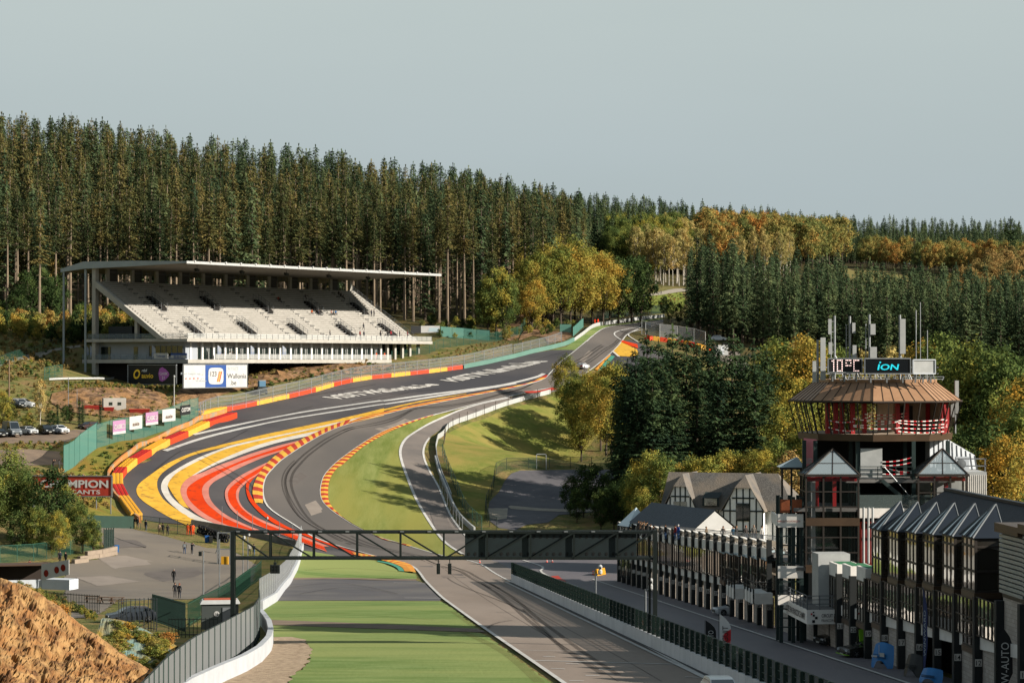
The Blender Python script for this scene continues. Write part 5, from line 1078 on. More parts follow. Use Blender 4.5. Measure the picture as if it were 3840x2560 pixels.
# ------------------------------------------------------------------ pit building (local x into the building, y along the pit lane away from the camera, z from camera level)
KM[0]=.95
RZP=math.atan(.0872); PO=Vector((42.7,0,CZ)); PB=empty('pit_building',PO,RZP,'long dark framed pit building with numbered garage pillars beside the pit lane','building')
sd_=lambda d: d/.9962
zb=lambda s: -13.25-.0503*s*.9962
def brick(name,c1,c2,mortar,sc=1.0):
    m=bpy.data.materials.new(name); m.use_nodes=True; nt=m.node_tree; N=nt.nodes; L=nt.links; b=N['Principled BSDF']; b.inputs['Roughness'].default_value=.9
    tc=N.new('ShaderNodeTexCoord'); sp_=N.new('ShaderNodeSeparateXYZ'); L.new(tc.outputs['Object'],sp_.inputs[0]); ad=N.new('ShaderNodeMath'); L.new(sp_.outputs[0],ad.inputs[0]); L.new(sp_.outputs[1],ad.inputs[1])
    cb=N.new('ShaderNodeCombineXYZ'); L.new(ad.outputs[0],cb.inputs[0]); L.new(sp_.outputs[2],cb.inputs[1]); k=N.new('ShaderNodeTexBrick'); L.new(cb.outputs[0],k.inputs[0])
    k.inputs['Color1'].default_value=(*S(c1),1); k.inputs['Color2'].default_value=(*S(c2),1); k.inputs['Mortar'].default_value=(*S(mortar),1); k.inputs['Scale'].default_value=sc; k.inputs['Mortar Size'].default_value=.012
    k.inputs['Brick Width'].default_value=.5; k.inputs['Row Height'].default_value=.25; L.new(k.outputs[0],b.inputs['Base Color']); return m
M_blkw=brick('block_wall','#a79e95','#938b83','#7c756e',1.0); M_col=mat('pillar_black','#1b1f20','#121617',.6,1,.6,4); M_band=mat('white_band','#d9d5cf','#c2beb8',.7,.6,.7,5)
M_pgl=glassy('pit_window_glass','#b9b0a2',.03,1.0,metal=.95,bump=.07); M_brn=mat('bronze_panel','#4a3a2c','#3c2f24',.45,.6,.6,4,metal=.2); M_frm=mat('bronze_frame','#2b2622','#211d1a',.5,1,.5,3); M_tile=mat('dark_roof_tile','#33353a','#27292d',.7,3,.8,4,bump=.8,bscale=14); M_zinc=mat('shaded_zinc_sheet','#131c27','#0f161f',.5,.5,.5,4); M_skyl=glassy('roof_light_glass','#9fb0b6',.1,.9); M_lou=mat('louvre_metal','#8e969a','#7d8589',.4,.8,.5,4,metal=.5); M_deck=mat('deck_grey','#6e6c6a','#5f5d5b',.8,.6,.7,5); M_gdeck=mat('green_deck','#2f6a48','#2a5d40',.8,.6,.7,4)  # zinc colour darkened to put shade on the bay roofs
COLm=MB().bx(-.25,.25,-.25,.25,-.3,6.1).mesh('pillar',M_col); COLf=MB().bx(-.22,.22,-.22,.22,-.3,8.1).mesh('pillar',M_col); PLQ=MB().bx(-.22,.22,-.30,-.26,1.75,2.2).mesh('number_plate',mat('plate_grey','#b5b2ad',None,.6))
M_num=mat('number_black','#1c1c1c',None,.6)
near=[(148,'11'),(152.8,'12'),(157.6,'14'),(162.5,'15'),(167.3,'16'),(172.3,'17'),(177.3,'18'),(182.4,'19'),(187.3,'20'),(192,'21'),(143.2,'11'),(138.4,'10'),(133.6,'9'),(128.8,'8'),(124,'7')]
far=[(325-4.74*i,str(45-i)) for i in range(23)]
for d,nm in near+far:
    s=sd_(d); z=zb(s); c=link('pillar',COLm if d<200 else COLf,PB); c.location=(0,s,z)
    pl=link('number_plate',PLQ,c); 
    if d<285: lettering(c,nm,(0,-.31,1.97),(1,0,0),(0,0,1),.3,M_num,name='number',off=.01,bold=.01)
# garage walls, white bands and lower windows, bay by bay
edges=sorted([d for d,_ in near if d<193])+[196.8,201.6,206.4,211.2,216]; dF=sorted([d for d,_ in far])
def bay_wall(d0,d1,openg=False):
    s0,s1=sd_(d0)+.25,sd_(d1)-.25; z=(zb(s0)+zb(s1))/2
    k=MB()
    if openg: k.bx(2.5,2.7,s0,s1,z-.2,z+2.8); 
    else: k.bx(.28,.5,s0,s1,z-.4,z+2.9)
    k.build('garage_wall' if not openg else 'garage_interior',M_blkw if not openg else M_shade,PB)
def mull(x,s0,s1,z0,z1,n,rows,par,w=.07):
    k=MB()
    for i in range(n+1): y=s0+(s1-s0)*i/n; k.bx(x-.06,x+.02,y-w/2,y+w/2,z0,z1)
    for j in range(rows+1): zz=z0+(z1-z0)*j/rows; k.bx(x-.05,x+.01,s0,s1,zz-w/2,zz+w/2)
    k.build('window_frame',M_frm,par)
for d0,d1 in zip(edges[:-1],edges[1:]):
    op=(162<d0<163) or (181<d0<183) or (157<d0<158); bay_wall(d0,d1,op); s0,s1=sd_(d0)+.25,sd_(d1)-.25; z=(zb(s0)+zb(s1))/2
    if d0<193:
        MB().hexa([(.1,s0,zb(s0)+2.8),(.3,s0,zb(s0)+2.8),(.3,s1,zb(s1)+2.8),(.1,s1,zb(s1)+2.8)],[(.1,s0,zb(s0)+3.6),(.3,s0,zb(s0)+3.6),(.3,s1,zb(s1)+3.6),(.1,s1,zb(s1)+3.6)]).build('white_band',M_band,PB)
    if 147<d0<181:
        w=MB().bx(-.12,-.07,s0,s1,z+3.6,z+6.0).build('window',M_pgl,PB); mull(-.12,s0,s1,z+3.6,z+6.0,5,2,w)
    if d0<147:
        MB().bx(.25,.5,s0-.25,s1+.25,z+3.6,z+6.2).build('block_panel',M_blkw,PB)
        k=MB()
        for j in range(13): k.bx(.0,.3,s0-.25,s1+.25,z+6.5+j*.28,z+6.7+j*.28)
        if d0>138: k.build('louvre',M_lou,PB)
        MB().bx(.2,.4,s0-.25,s1+.25,z+6.2,z+10.2).build('upper_wall',M_frm,PB)
        MB().bx(-.3,9,s0-.25,s1+.25,z+10.2,z+10.75).build('roof_edge',M_brn,PB)
for d0,d1 in zip(dF[:-1],dF[1:]):
    bay_wall(d0,d1); s0,s1=sd_(d0)+.22,sd_(d1)-.22
    H4=lambda x0,x1,a,b_:MB().hexa([(x0,s0,zb(s0)+a),(x1,s0,zb(s0)+a),(x1,s1,zb(s1)+a),(x0,s1,zb(s1)+a)],[(x0,s0,zb(s0)+b_),(x1,s0,zb(s0)+b_),(x1,s1,zb(s1)+b_),(x0,s1,zb(s1)+b_)])
    H4(.1,.3,2.9,3.75).build('white_band',M_band,PB); H4(.1,.3,6.3,7.3).build('white_band',M_band,PB)
    w=H4(-.12,-.07,3.75,6.3).build('window',M_pgl,PB); mull(-.12,s0,s1,(zb(s0)+zb(s1))/2+3.8,(zb(s0)+zb(s1))/2+6.25,3,1,w,.06)
# raked terrace beams with benches
RKm=MB(); RKm.beam((-.1,0,8.0),(3.6,0,6.9),.3,.35); rk=RKm.mesh('raker',M_conc)
BK=MB()
for j in range(7): BK.bx(-.1+j*.6,.26+j*.6,-2.1,2.1,8.28-j*.2,8.34-j*.2)
bk=BK.mesh('bench_row',M_band)
for i,(d,nm) in enumerate(far):
    s=sd_(d); o=link('raker',rk,PB); o.location=(0,s,zb(s)); 
    if i<22: q=link('bench_row',bk,PB); q.location=(0,s-2.37,zb(s)-.25)
MB().hexa([(.3,sd_(220),zb(sd_(220))+6.5),(9,sd_(220),zb(sd_(220))+6.5),(9,sd_(327),zb(sd_(327))+6.5),(.3,sd_(327),zb(sd_(327))+6.5)],[(.3,sd_(220),zb(sd_(220))+6.8),(9,sd_(220),zb(sd_(220))+6.8),(9,sd_(327),zb(sd_(327))+6.8),(.3,sd_(327),zb(sd_(327))+6.8)]).build('terrace_deck',M_deck,PB)
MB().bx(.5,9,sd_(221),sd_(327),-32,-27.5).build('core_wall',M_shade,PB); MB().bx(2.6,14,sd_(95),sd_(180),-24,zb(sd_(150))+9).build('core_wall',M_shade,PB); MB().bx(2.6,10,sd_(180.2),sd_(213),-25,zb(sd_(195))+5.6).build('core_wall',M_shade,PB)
MB().bx(.6,1.0,sd_(214),sd_(221.2),-27,-19.5).build('core_wall',M_blkw,PB)
# glazed bays
def bay(d0,ln,pr,z0,z1,top,peak,rows=2,roofm=M_zinc,glass=True,stripes=True,n=3,low=None):
    """box of glass: outer face ln long, pr deep, z above the pit lane"""
    s0=sd_(d0); s1=s0+ln; z=zb(s0+ln/2); x0=-.12; x1=pr
    r=MB().bx(x0,x1,s0,s1,z+z0,z+z1).build('glazed_bay',M_pgl,PB); k=MB(); w=.09
    for i in range(n+1):
        y=s0+(s1-s0)*i/n; k.bx(x0-.05,x0-.0,y-w/2,y+w/2,z+z0,z+z1)
    for x in (x0,x1-.1): k.bx(x-.05,x+.12,s0-.06,s0-.0,z+z0,z+z1)
    rowz=[z0,z0+(z1-z0)*.38,z1-.5,z1] if rows==2 else [z0,(z0+z1)/2,z1]
    for zz in rowz: k.bx(x0-.06,x1,s0-.07,s1+.03,z+zz-.07,z+zz+.07)
    k.build('bay_frame',M_frm,r); MB().bx(x0-.1,x1+.05,s0-.1,s1+.1,z+z0-.45,z+z0-.08).build('bay_foot',M_brn,r)
    if peak:
        e=.2; A=[(x0-e,s0-e,z+z1+.07),(x1+.3,s0-e,z+z1+.07),(x1+.3,s1+e,z+z1+.07),(x0-e,s1+e,z+z1+.07)]; pk=(x1+.25,(s0+s1)/2+.4,z+peak)
        q=MB().add(A+[pk],[(0,1,4),(1,2,4),(2,3,4),(3,0,4),(3,2,1,0)]).build('bay_roof',roofm,r)
        if stripes:
            k=MB(); pkv=Vector(pk)
            for i in range(5):
                t=i/4; a=Vector(A[3])*(1-t)+Vector(A[0])*t; k.beam(a+Vector((-.03,0,.04)),pkv*.96+a*.04+Vector((0,0,.05)),.07,.08)
            for t in (.25,.75):
                a=Vector(A[3])*(1-t)+Vector(A[0])*t; c=Vector(A[3])*(1-t-.14)+Vector(A[0])*(t+.14)
                k.add([a+Vector((-.03,0,.06)),c+Vector((-.03,0,.06)),c*.25+pkv*.75+Vector((-.03,0,.06)),a*.25+pkv*.75+Vector((-.03,0,.06))],[(0,1,2,3)],1)
            k.tube(Vector(A[1]),pkv,.045,None,5); k.tube(Vector(A[0]),pkv,.045,None,5); k.build('roof_rib',[M_grey,M_skyl],q)
    elif top: MB().bx(x0-.05,x1+.05,s0-.05,s1+.05,z+z1,z+z1+top).build('white_parapet',M_band,r); MB().bx(x0+.2,x1-.1,s0+.2,s1-.2,z+z1+top-.02,z+z1+top+.02).build('bay_roof',M_gdeck,r)
    return r
for d0,lw in ((177.4,1),(172.4,0),(167.3,0),(162.6,0),(157.6,0),(152.8,1)):
    bay(d0,2.85,1.5,6.5,9.8,0,11.9)
    if lw: bay(d0+.02,2.8,1.45,2.95,6.0,0,0,1)
    s=sd_(d0+2.9); MB().bx(1.35,1.6,s,s+2.2,zb(s)+6,zb(s)+9.9).build('upper_wall',M_frm,PB)
for d0 in (192,187.3,182.4): bay(d0,2.8,1.6,2.7,5.8,1.1,0,1)
for i,d0 in enumerate((243.5,238.8,235.2,230.6,225.9,221.3)): bay(d0-.4,2.5,1.5,3.5,6.2,0,7.0,1,M_skyl,stripes=False,n=2)
for d0 in (229.2,219.5):
    s=sd_(d0); z=zb(s); k=MB(); k.bx(-1.7,.1,s,s+4.4,z+2.3,z+3.3); r=k.build('small_balcony',M_band,PB); k=MB()
    for h in (3.8,4.3): k.bx(-1.7,-1.62,s,s+4.4,z+h-.04,z+h+.04); k.bx(-1.7,.1,s,s+.08,z+h-.04,z+h+.04)
    for y in (0,1.4,2.9,4.3): k.bx(-1.72,-1.6,s+y,s+y+.14,z+2.3,z+4.9)
    k.build('balcony_rail',M_col,r)
# tiled roof behind the glazed bays
s0,s1=sd_(100),sd_(180); z=zb(sd_(165)); MB().add([(1.5,s0,z+9.6),(1.5,s1,z+9.6),(5.4,s1,z+12.0),(5.4,s0,z+12.0),(11,s0,z+9.6),(11,s1,z+9.6)],[(0,1,2,3),(3,2,5,4),(1,5,2)]).build('tiled_roof',M_tile,PB)
MB().bx(5.2,5.6,s0,s1,z+11.95,z+12.15).build('roof_ridge',M_zinc,PB)
# corner balcony with the circuit name
s0,s1=sd_(192.9),sd_(203.5); z=-20.9; r=MB().bx(-2.4,.6,s0,s1,z,z+1.15).build('name_balcony',M_band,PB)
MB().bx(-2.3,.6,s0+.1,s1-.1,z+1.14,z+1.19).build('balcony_floor',M_deck,r)
k=MB()
for h in (.45,.8,1.1): k.bx(-2.4,-2.34,s0,s1,z+1.15+h-.03,z+1.15+h+.03); k.bx(-2.4,.6,s0,s0+.06,z+1.15+h-.03,z+1.15+h+.03)
for i in range(9): y=s0+(s1-s0)*i/8; k.bx(-2.42,-2.34,y,y+.07,z+1.15,z+2.3)
for i in range(4): x=-2.4+i; k.bx(x,x+.07,s0,s0+.08,z+1.15,z+2.3)
k.build('balcony_rail',M_grey,r)
M_txk=mat('lettering_black2','#1b1d22',None,.6); M_kr2=mat('emblem_red','#b02a30',None,.6)
lettering(r,'CIRCUIT DE SPA',(-.35,s0,z+.68),(1,0,0),(0,0,1),.25,M_txk,1.75,off=.03,bold=.02); lettering(r,'FRANCORCHAMPS',(-.35,s0,z+.3),(1,0,0),(0,0,1),.2,M_txk,1.75,off=.03)
k=MB(); kr=MB()
for i,(x,zz,c,sz) in enumerate(((-2.1,.75,1,.13),(-1.93,.9,0,.11),(-1.93,.62,0,.16),(-1.75,.4,0,.2),(-1.98,.12,0,.22))): (kr if c else k).bx(x,x+sz,s0-.04,s0-.01,z+zz,z+zz+sz)
k.build('emblem',M_txk,r); kr.build('emblem',M_kr2,r)
lettering(r,'CIRCUIT DE SPA FRANCORCHAMPS',(-2.4,(s0+s1)/2,z+.55),(0,-1,0),(0,0,1),.5,M_txk,9.2,off=.03,bold=.015)
MB().bx(-1.0,1.6,s0+2.2,s0+4.6,z+1.2,z+5.4).build('white_stair_cabin',M_wht,PB)
# ------------------------------------------------------------------ timing tower
TWX,TWY=30.9,206.0; TW=empty('timing_tower',(TWX,TWY,CZ),math.radians(12.8),'octagonal timing tower with a brown seamed metal roof and red posts behind slanted glazing','tower')
M_rfb=mat('brown_seamed_roof','#937358','#826249',.5,.6,.8,6,metal=.1); M_seam=mat('seam_dark','#2e241c',None,.6); M_redp=mat('red_post','#86161a','#741216',.5,1,.5,3); M_slab=mat('pale_floor','#b5a595','#a2927f',.8,.6,.7,4); M_tsteel=mat('tower_steel','#20302f','#182524',.55,1,.6,4); M_clad=mat('ribbed_cladding','#b5bac0','#a3a8ae',.5,.5,.5,3); M_tgl=glassy('tower_glass','#1a211f',.05,1,alpha=.28); M_rgl=glassy('pavilion_glass','#98a5ab',.08,1,alpha=.55)
def ring(R,z,n=8,a0=22.5): return [Vector((R*math.sin(math.radians(a0+i*45)),-R*math.cos(math.radians(a0+i*45)),z)) for i in range(n)]
def tpart(nm,k,m,par=None): return k.build(nm,m,par or TW)
E=ring(7.3,-3.32); RT=ring(5.15,-1.72); k=MB(); k.add(E+RT,[(i,(i+1)%8,8+(i+1)%8,8+i) for i in range(8)]+[tuple(range(8,16))]); E2=ring(7.15,-3.45); k.add(E2,[tuple(range(7,-1,-1))]); rf=tpart('roof',k,M_rfb)
k=MB()
for i in range(8):
    a,b_,c,d_=E[i],E[(i+1)%8],RT[(i+1)%8],RT[i]
    for j in range(7): t=j/6; k.beam(a.lerp(b_,t)+Vector((0,0,.02)),d_.lerp(c,t)+Vector((0,0,.02)),.045,.05)
    k.beam(a,b_,.12,.14); 
k.build('roof_seam',M_seam,rf); k=MB()
for i in range(8): k.beam(RT[i]+Vector((0,0,.1)),RT[(i+1)%8]+Vector((0,0,.1)),.15,.25)
k.build('roof_rim',M_rfb,rf)
FL=ring(6.55,-6.03); FB=ring(6.45,-6.6); k=MB(); k.add(FL+FB,[(i,8+i,8+(i+1)%8,(i+1)%8) for i in range(8)]+[tuple(range(15,7,-1))]); tpart('floor_fascia',k,M_brn); k=MB(); k.add(ring(6.5,-6.02),[tuple(range(8))]); tpart('cabin_floor',k,M_slab)
k=MB(); g=MB()
for i in range(8):
    a,b_,c,d_=FL[i],FL[(i+1)%8],E[(i+1)%8],E[i]
    for j in range(5 if i!=7 else 5): t=j/4; k.beam(a.lerp(b_,t),d_.lerp(c,t),.09,.09)
    if i in (1,2,3): g.add([a,b_,c,d_],[(0,1,2,3)])
tpart('mullion',k,M_frm); tpart('window',g,M_tgl)
rp=MB().bx(-.17,.17,-.17,.17,-6.05,-3.3).mesh('red_post',M_redp)
for x,y in ((-5.2,-2.6),(-4.6,-2.9),(-4.1,-3.0),(-3.5,-3.9),(-2.2,-3.2),(.2,-4.6),(1.9,-2.4),(4.4,-4.3),(5.6,-2.2),(5.2,1.0),(6.0,.2)): o=link('red_post',rp,TW); o.location=(x,y,0)
k=MB(); k.bx(2.0,5.6,1.0,1.3,-6.0,-3.35); k.bx(5.4,5.7,-1,1.3,-6,-3.35); tpart('inner_wall',k,mat('inner_wall_tan','#7f7263','#6e6254',.8,.6,.6,4)); tpart('inner_door',MB().bx(2.6,3.8,.85,.98,-6.0,-3.8),M_shade); tpart('inner_panel',MB().bx(.6,2.0,.8,1.0,-6.0,-3.35),M_slab)
M_tapw=mat('tape_white','#d8d4d0',None,.5); M_tapr=mat('tape_red','#b5202a',None,.5)
def tape(a,b_,par,w=.085):
    a,b_=Vector(a),Vector(b_); n=max(4,int((b_-a).length/.28)); k=MB()
    for i in range(n): p,q=a.lerp(b_,i/n),a.lerp(b_,(i+1)/n); sg=lambda t:Vector((0,0,-.12*math.sin(math.pi*t))); k.beam(p+sg(i/n),q+sg((i+1)/n),.02,w,i%2)
    return k
k=MB()
for a,b_ in (((-5.2,-2.8,-4.9),(-3.5,-4.1,-5.0)),((-5.2,-2.8,-5.5),(-3.5,-4.1,-5.75)),((-3.5,-4.1,-4.75),(.2,-4.8,-4.95)),((-3.5,-4.1,-5.3),(.2,-4.8,-5.0)),((-3.5,-4.1,-5.4),(.2,-4.8,-5.55)),((.2,-4.8,-4.9),(4.4,-4.5,-4.85)),((.2,-4.8,-5.1),(4.4,-4.5,-5.25)),((.2,-4.8,-5.5),(4.4,-4.5,-5.5)),((.2,-4.8,-5.8),(4.4,-4.5,-5.85)),((4.4,-4.5,-4.8),(5.6,-2.4,-4.9)),((4.4,-4.5,-5.2),(5.6,-2.4,-5.5)),((-2.2,-3.4,-4.4),(1.9,-2.6,-4.35)),((-2.2,-3.4,-4.7),(1.9,-2.6,-4.6)),((4.4,-4.5,-5.6),(5.6,-2.4,-5.2))):
    q=tape(a,b_,TW); k.add(q.v,q.f); k.m[-len(q.f):]=q.m
tpart('barrier_tape',k,[M_tapw,M_tapr])
TW_UP=set(o.name for o in TW.children)
# shaft and decks (axes of the tower, front = -y)
wx=lambda px,d: (px-1176)/F*d-TWX
col=MB().bx(-.16,.16,-.16,.16,-24,-6.6).mesh('shaft_column',M_tsteel)
for x,y in ((-5.6,-4.2),(-2.2,-5.2),(-2.2,-1),(2.4,-5.4),(2.4,-1),(5.5,-4),(-5.6,2),(5.4,2),(-2.2,4.5),(2.4,4.5),(-6.4,-3.2)): o=link('shaft_column',col,TW); o.location=(x,y,0)
tpart('shaft_wall',MB().bx(-5,5,1.8,5.5,-24,-6.6),M_shade)
for z0,y0,y1,x0,x1,nm in ((-9.75,-5.6,4,-3.2,5.8,'middle_deck'),(-12.1,-6.2,4,-7.6,6.2,'main_terrace'),(-17.0,-6.0,4,-7.4,3.0,'lower_deck')):
    tpart(nm,MB().bx(x0,x1,y0,y1,z0-.28,z0),M_deck)
tpart('white_door',MB().bx(-2.0,-.2,-5.45,-5.35,-9.7,-7.2),M_wht)
k=MB()
for h in (.35,.7,1.05): k.bx(-2.1,2.4,-5.65,-5.6,-9.75+h-.03,-9.75+h+.03)
for x in (-2.1,-.6,.9,2.4): k.bx(x-.03,x+.03,-5.66,-5.6,-9.75,-8.7)
tpart('deck_rail',k,M_tsteel); k=MB()
for a,b_ in (((-.2,-5.5,-8.3),(2.4,-5.5,-7.9)),((-.2,-5.5,-8.6),(2.4,-5.5,-8.3)),((-.2,-5.5,-8.7),(2.4,-5.5,-9.2)),((-.2,-5.5,-9.3),(2.4,-5.5,-9.1))):
    q=tape(a,b_,TW); k.add(q.v,q.f); k.m[-len(q.f):]=q.m
tpart('barrier_tape',k,[M_tapw,M_tapr])
k=MB(); k.beam((-.3,-5.0,-9.8),(2.3,-5.0,-12.0),.12,.3); k.beam((-.3,-5.9,-9.8),(2.3,-5.9,-12.0),.12,.3)
for j in range(9): t=j/8; k.bx(-.4+2.6*t,-.05+2.6*t,-5.9,-5.0,-9.85-2.2*t,-9.8-2.2*t)
k.tube((-.1,-5.9,-8.7),(2.4,-5.9,-11.6),.035,None,6,1); tpart('stairs',k,[M_tsteel,M_gal])
def pavilion(x0,x1,y0,y1,ze,zp,zf,mat_r,red=True):
    e=.12; A=[(x0-e,y0-e,ze),(x1+e,y0-e,ze),(x1+e,y1+e,ze),(x0-e,y1+e,ze)]; pk=Vector(((x0+x1)/2+.3,(y0+y1)/2,zp))
    r=MB().add(A+[tuple(pk)],[(0,1,4),(1,2,4),(2,3,4),(3,0,4)]).build('pavilion_roof',mat_r,TW); k=MB()
    for a in A: k.beam(a,pk,.13,.13)
    for a,b_ in zip(A,A[1:]+A[:1]):
        a,b_=Vector(a),Vector(b_); k.beam(a,b_,.16,.2); m_=(a+b_)/2; k.beam(m_,m_.lerp(pk,.98),.07,.07); k.beam(a.lerp(pk,.45),b_.lerp(pk,.45),.07,.07)
    k.build('roof_frame',M_frm,r); k=MB()
    for t in (0,.33,.66,1): k.bx(x0+(x1-x0)*t-.07,x0+(x1-x0)*t+.07,y0-.07,y0+.07,zf,ze); 
    for t in (.5,1): k.bx(x0-.07,x0+.07,y0+(y1-y0)*t-.07,y0+(y1-y0)*t+.07,zf,ze); k.bx(x1-.07,x1+.07,y0+(y1-y0)*t-.07,y0+(y1-y0)*t+.07,zf,ze)
    g2=MB()
    for zz in np.arange(zf,ze-.5,1.25): k.bx(x0,x1,y0-.06,y0+.06,zz,zz+.1); k.bx(x0-.06,x0+.06,y0,y1,zz,zz+.1)
    g2.quad((x0,y0,zf),(x1,y0,zf),(x1,y0,ze),(x0,y0,ze)); g2.quad((x0,y1,zf),(x0,y0,zf),(x0,y0,ze),(x0,y1,ze)); g2.build('window',M_tgl,TW); k.build('pavilion_frame',M_frm,TW)
    if red: MB().bx(x0+.1,x1-.1,y0+.2,y0+.35,ze-.5,ze-.15).build('red_beam',M_redp,TW)
pavilion(-6.7,-2.4,-7.0,-3.2,-9.35,-7.25,-17.0,M_rgl); pavilion(2.6,6.6,-6.6,-3.0,-9.35,-7.25,-12.1,M_rgl)
for z0 in (-12.85,-16.7): tpart('brown_band',MB().bx(-6.75,-2.3,-7.1,-6.95,z0-.65,z0),M_brn)
tpart('white_edge',MB().bx(-2.2,6.3,-6.3,-6.15,-12.9,-12.1),M_band)
for x0,x1,y0,y1 in ((-5.9,-5.5,-5.8,-5.4),(-4.3,-4.0,-5.4,-5.1),(5.0,5.3,-5.2,-4.9)): tpart('red_column',MB().bx(x0,x1,y0,y1,-12.1,-9.5),M_redp)
tpart('white_column',MB().bx(-6.2,-5.85,-6.3,-6.0,-17,-9.5),M_wht)
# terrace glass rail, tarpaulin, poles, red bench frame
tpart('terrace_glass',MB().bx(-2.2,4.2,-6.25,-6.2,-12.1,-11.0),see_through('terrace_glass','#55605f',.55))
k=MB(); 
for i in range(8):
    for j in range(5): pass
tp=MB(); N1=10
vs=[(-.5+3.6*i/N1,-4.5+2.5*j/6,-12.05+.95*math.sin(math.pi*i/N1)*math.sin(math.pi*j/6)*(.7+.5*math.sin(i*2.1+j))) for j in range(7) for i in range(N1+1)]
tp.add(vs,[(j*(N1+1)+i,j*(N1+1)+i+1,(j+1)*(N1+1)+i+1,(j+1)*(N1+1)+i) for j in range(6) for i in range(N1)]); tpart('tarpaulin',tp,mat('tarpaulin_grey','#5b5650','#4a4641',.6,1.2,.7,4))
for x in (-1.95,-1.55,-1.2): tpart('white_pole',MB().tube((x,-6.8,-16.6),(x,-6.8,-12.0),.1,None,8),M_wht)
M_ror=mat('orange_red_steel','#c93a20',None,.5)
k=MB(); 
for x in (-2.2,.3): k.bx(x-.06,x+.06,-6.7,-6.6,-16.6,-13.2)
for z0 in (-13.25,-16.6): k.bx(-2.2,2.6,-6.7,-6.6,z0-.06,z0+.06)
tpart('red_railing',k,M_ror); tpart('red_wall',MB().bx(-2.1,2.8,-5.6,-5.4,-17,-13.3),mat('dark_red_wall','#6e2724','#5c201e',.8,.5,.6,4))
k=MB()
for y in (-7.2,):
    for j in range(2): k.beam((-2.3,y,-17.2-j*1.0),(2.2,y-.6,-18.3-j*1.0),.1,.28)
tpart('timber_rail',k,mat('timber','#a98a68','#97795a',.7,.6,.6,5)); k=MB()
for x in (-2.3,-.2,2.0): k.bx(x-.2,x+.2,-7.2,-6.9,-19.8,-16.6)
tpart('timber_rail_post',k,M_tsteel)
# left stair block with the web address band
k=MB(); 
for x in (-8.6,-7.6,-6.9): 
    for y in (-5.5,-3): k.bx(x-.15,x+.15,y-.15,y+.15,-24,-11.2)
tpart('stair_frame',k,M_tsteel)
for z0,z1 in ((-13.7,-12.6),(-17.9,-16.9),(-20.1,-19.3)): tpart('white_edge',MB().bx(-8.9,-6.8,-5.9,-5.7,z0,z1),M_band)
ed=MB().bx(-8.95,-8.8,-5.8,-1,-13.6,-12.7).build('address_band',M_band,TW); lettering(ed,'www.spa-francorchamps.be',(-8.0,-5.92,-13.15),(1,0,0),(0,0,1),.22,mat('lettering_brick','#8a3b2a',None,.6),1.9,off=.02)
for x in (-8.3,-7.3): tpart('orange_panel',MB().bx(x-.4,x+.4,-5.75,-5.68,-12.5,-11.4),mat('rust_panel','#8a4a2a','#6e3a22',.6,1.5,.7,4))
k=MB()
for z0 in np.arange(-22,-13.5,.75): k.bx(-8.8,-6.9,-5.72,-5.64,z0,z0+.1)
tpart('stair_rail',k,M_tsteel)
# small glass lantern on the left roof, ribbed lean-to and boxes on the right
k=MB(); 
for x in (-8.0,-7.2,-6.4): k.bx(x-.08,x+.08,-1,-.8,-12,-9.0)
k.bx(-8.2,-6.2,-1.1,-.7,-9.15,-8.95); tpart('lantern_frame',k,M_frm); tpart('lantern_roof',MB().add([(-8.25,-1.2,-8.95),(-6.1,-1.2,-8.95),(-6.1,1.0,-8.95),(-8.25,1.0,-8.95),(-6.6,.1,-8.1)],[(0,1,4),(1,2,4),(2,3,4),(3,0,4)]),M_skyl)
k=MB(); k.add([(4.6,-.4,-9.2),(8.9,1.0,-9.2),(8.9,4,-9.2),(4.6,4,-9.2),(4.6,-.4,-5.7),(8.7,1.0,-8.0),(8.7,4,-8.0),(4.6,4,-5.7)],[(0,1,5,4),(1,2,6,5),(2,3,7,6),(3,0,4,7),(4,5,6,7)]); lt=tpart('lean_to',k,M_clad); k=MB()
for j in range(11): t=j/10; k.beam((4.6+4.3*t,-.42+1.4*t,-9.2),(4.6+4.1*t,-.42+1.4*t,-5.75-2.3*t),.06,.08)
k.build('cladding_rib',M_gal,lt)
k=MB(); k.bx(6.4,8.9,-3.2,1,-12.4,-9.25); bx_=tpart('white_container',k,M_wht); k=MB()
for j in range(12): x=7.0+j*.165; k.bx(x,x+.07,-3.26,-3.2,-12.4,-9.5)
k.build('container_rib',M_band,bx_); tpart('white_wall_panel',MB().bx(4.6,6.5,-3.5,-3.3,-12.1,-9.4),M_wht); tpart('white_wall_panel',MB().bx(3.0,4.5,-1.5,-1.3,-12.1,-9.5),mat('inner_wall_tan','#7f7263'))
k=MB(); 
for x in (6.6,8.8): k.bx(x-.05,x+.05,-3.1,-3.0,-9.25,-8.1)
for h in (.5,1.1): k.bx(6.4,8.9,-3.1,-3.0,-9.25+h-.05,-9.25+h+.05)
tpart('deck_rail',k,M_grey)
ac=MB().bx(-.55,.55,-.3,.3,0,1.2).mesh('air_conditioner',M_clad); 
for x in (5.6,7.2): o=link('air_conditioner',ac,TW); o.location=(x,-1.2,-9.25); link('fan',MB().lathe([(.4,0),(.4,.04),(.1,.08)],n=12).mesh('fan',M_grey),o).matrix_local=Matrix.Translation((-.1,-.31,.6))@Matrix.Rotation(math.pi/2,4,'X')
for o in list(TW.children):
    if o.name not in TW_UP: o.matrix_basis=Matrix.Rotation(math.radians(-12.8),4,'Z')@o.matrix_basis
rt,R,n=board('hanging_banner','tall faded pink banner with white capitals hung from the tower cabin',  'banner',P(1846,1086,203.5),P(1876,1090,202.5),2.95,[(0,1,mat('faded_pink','#c97b84','#b76a74',.7,.4,.6,4))],.05); lettering(rt,'CLASSIC 21',R*.5+Z*1.1,R,UP,.45,M_txw,1.05,off=.06,bold=.02)
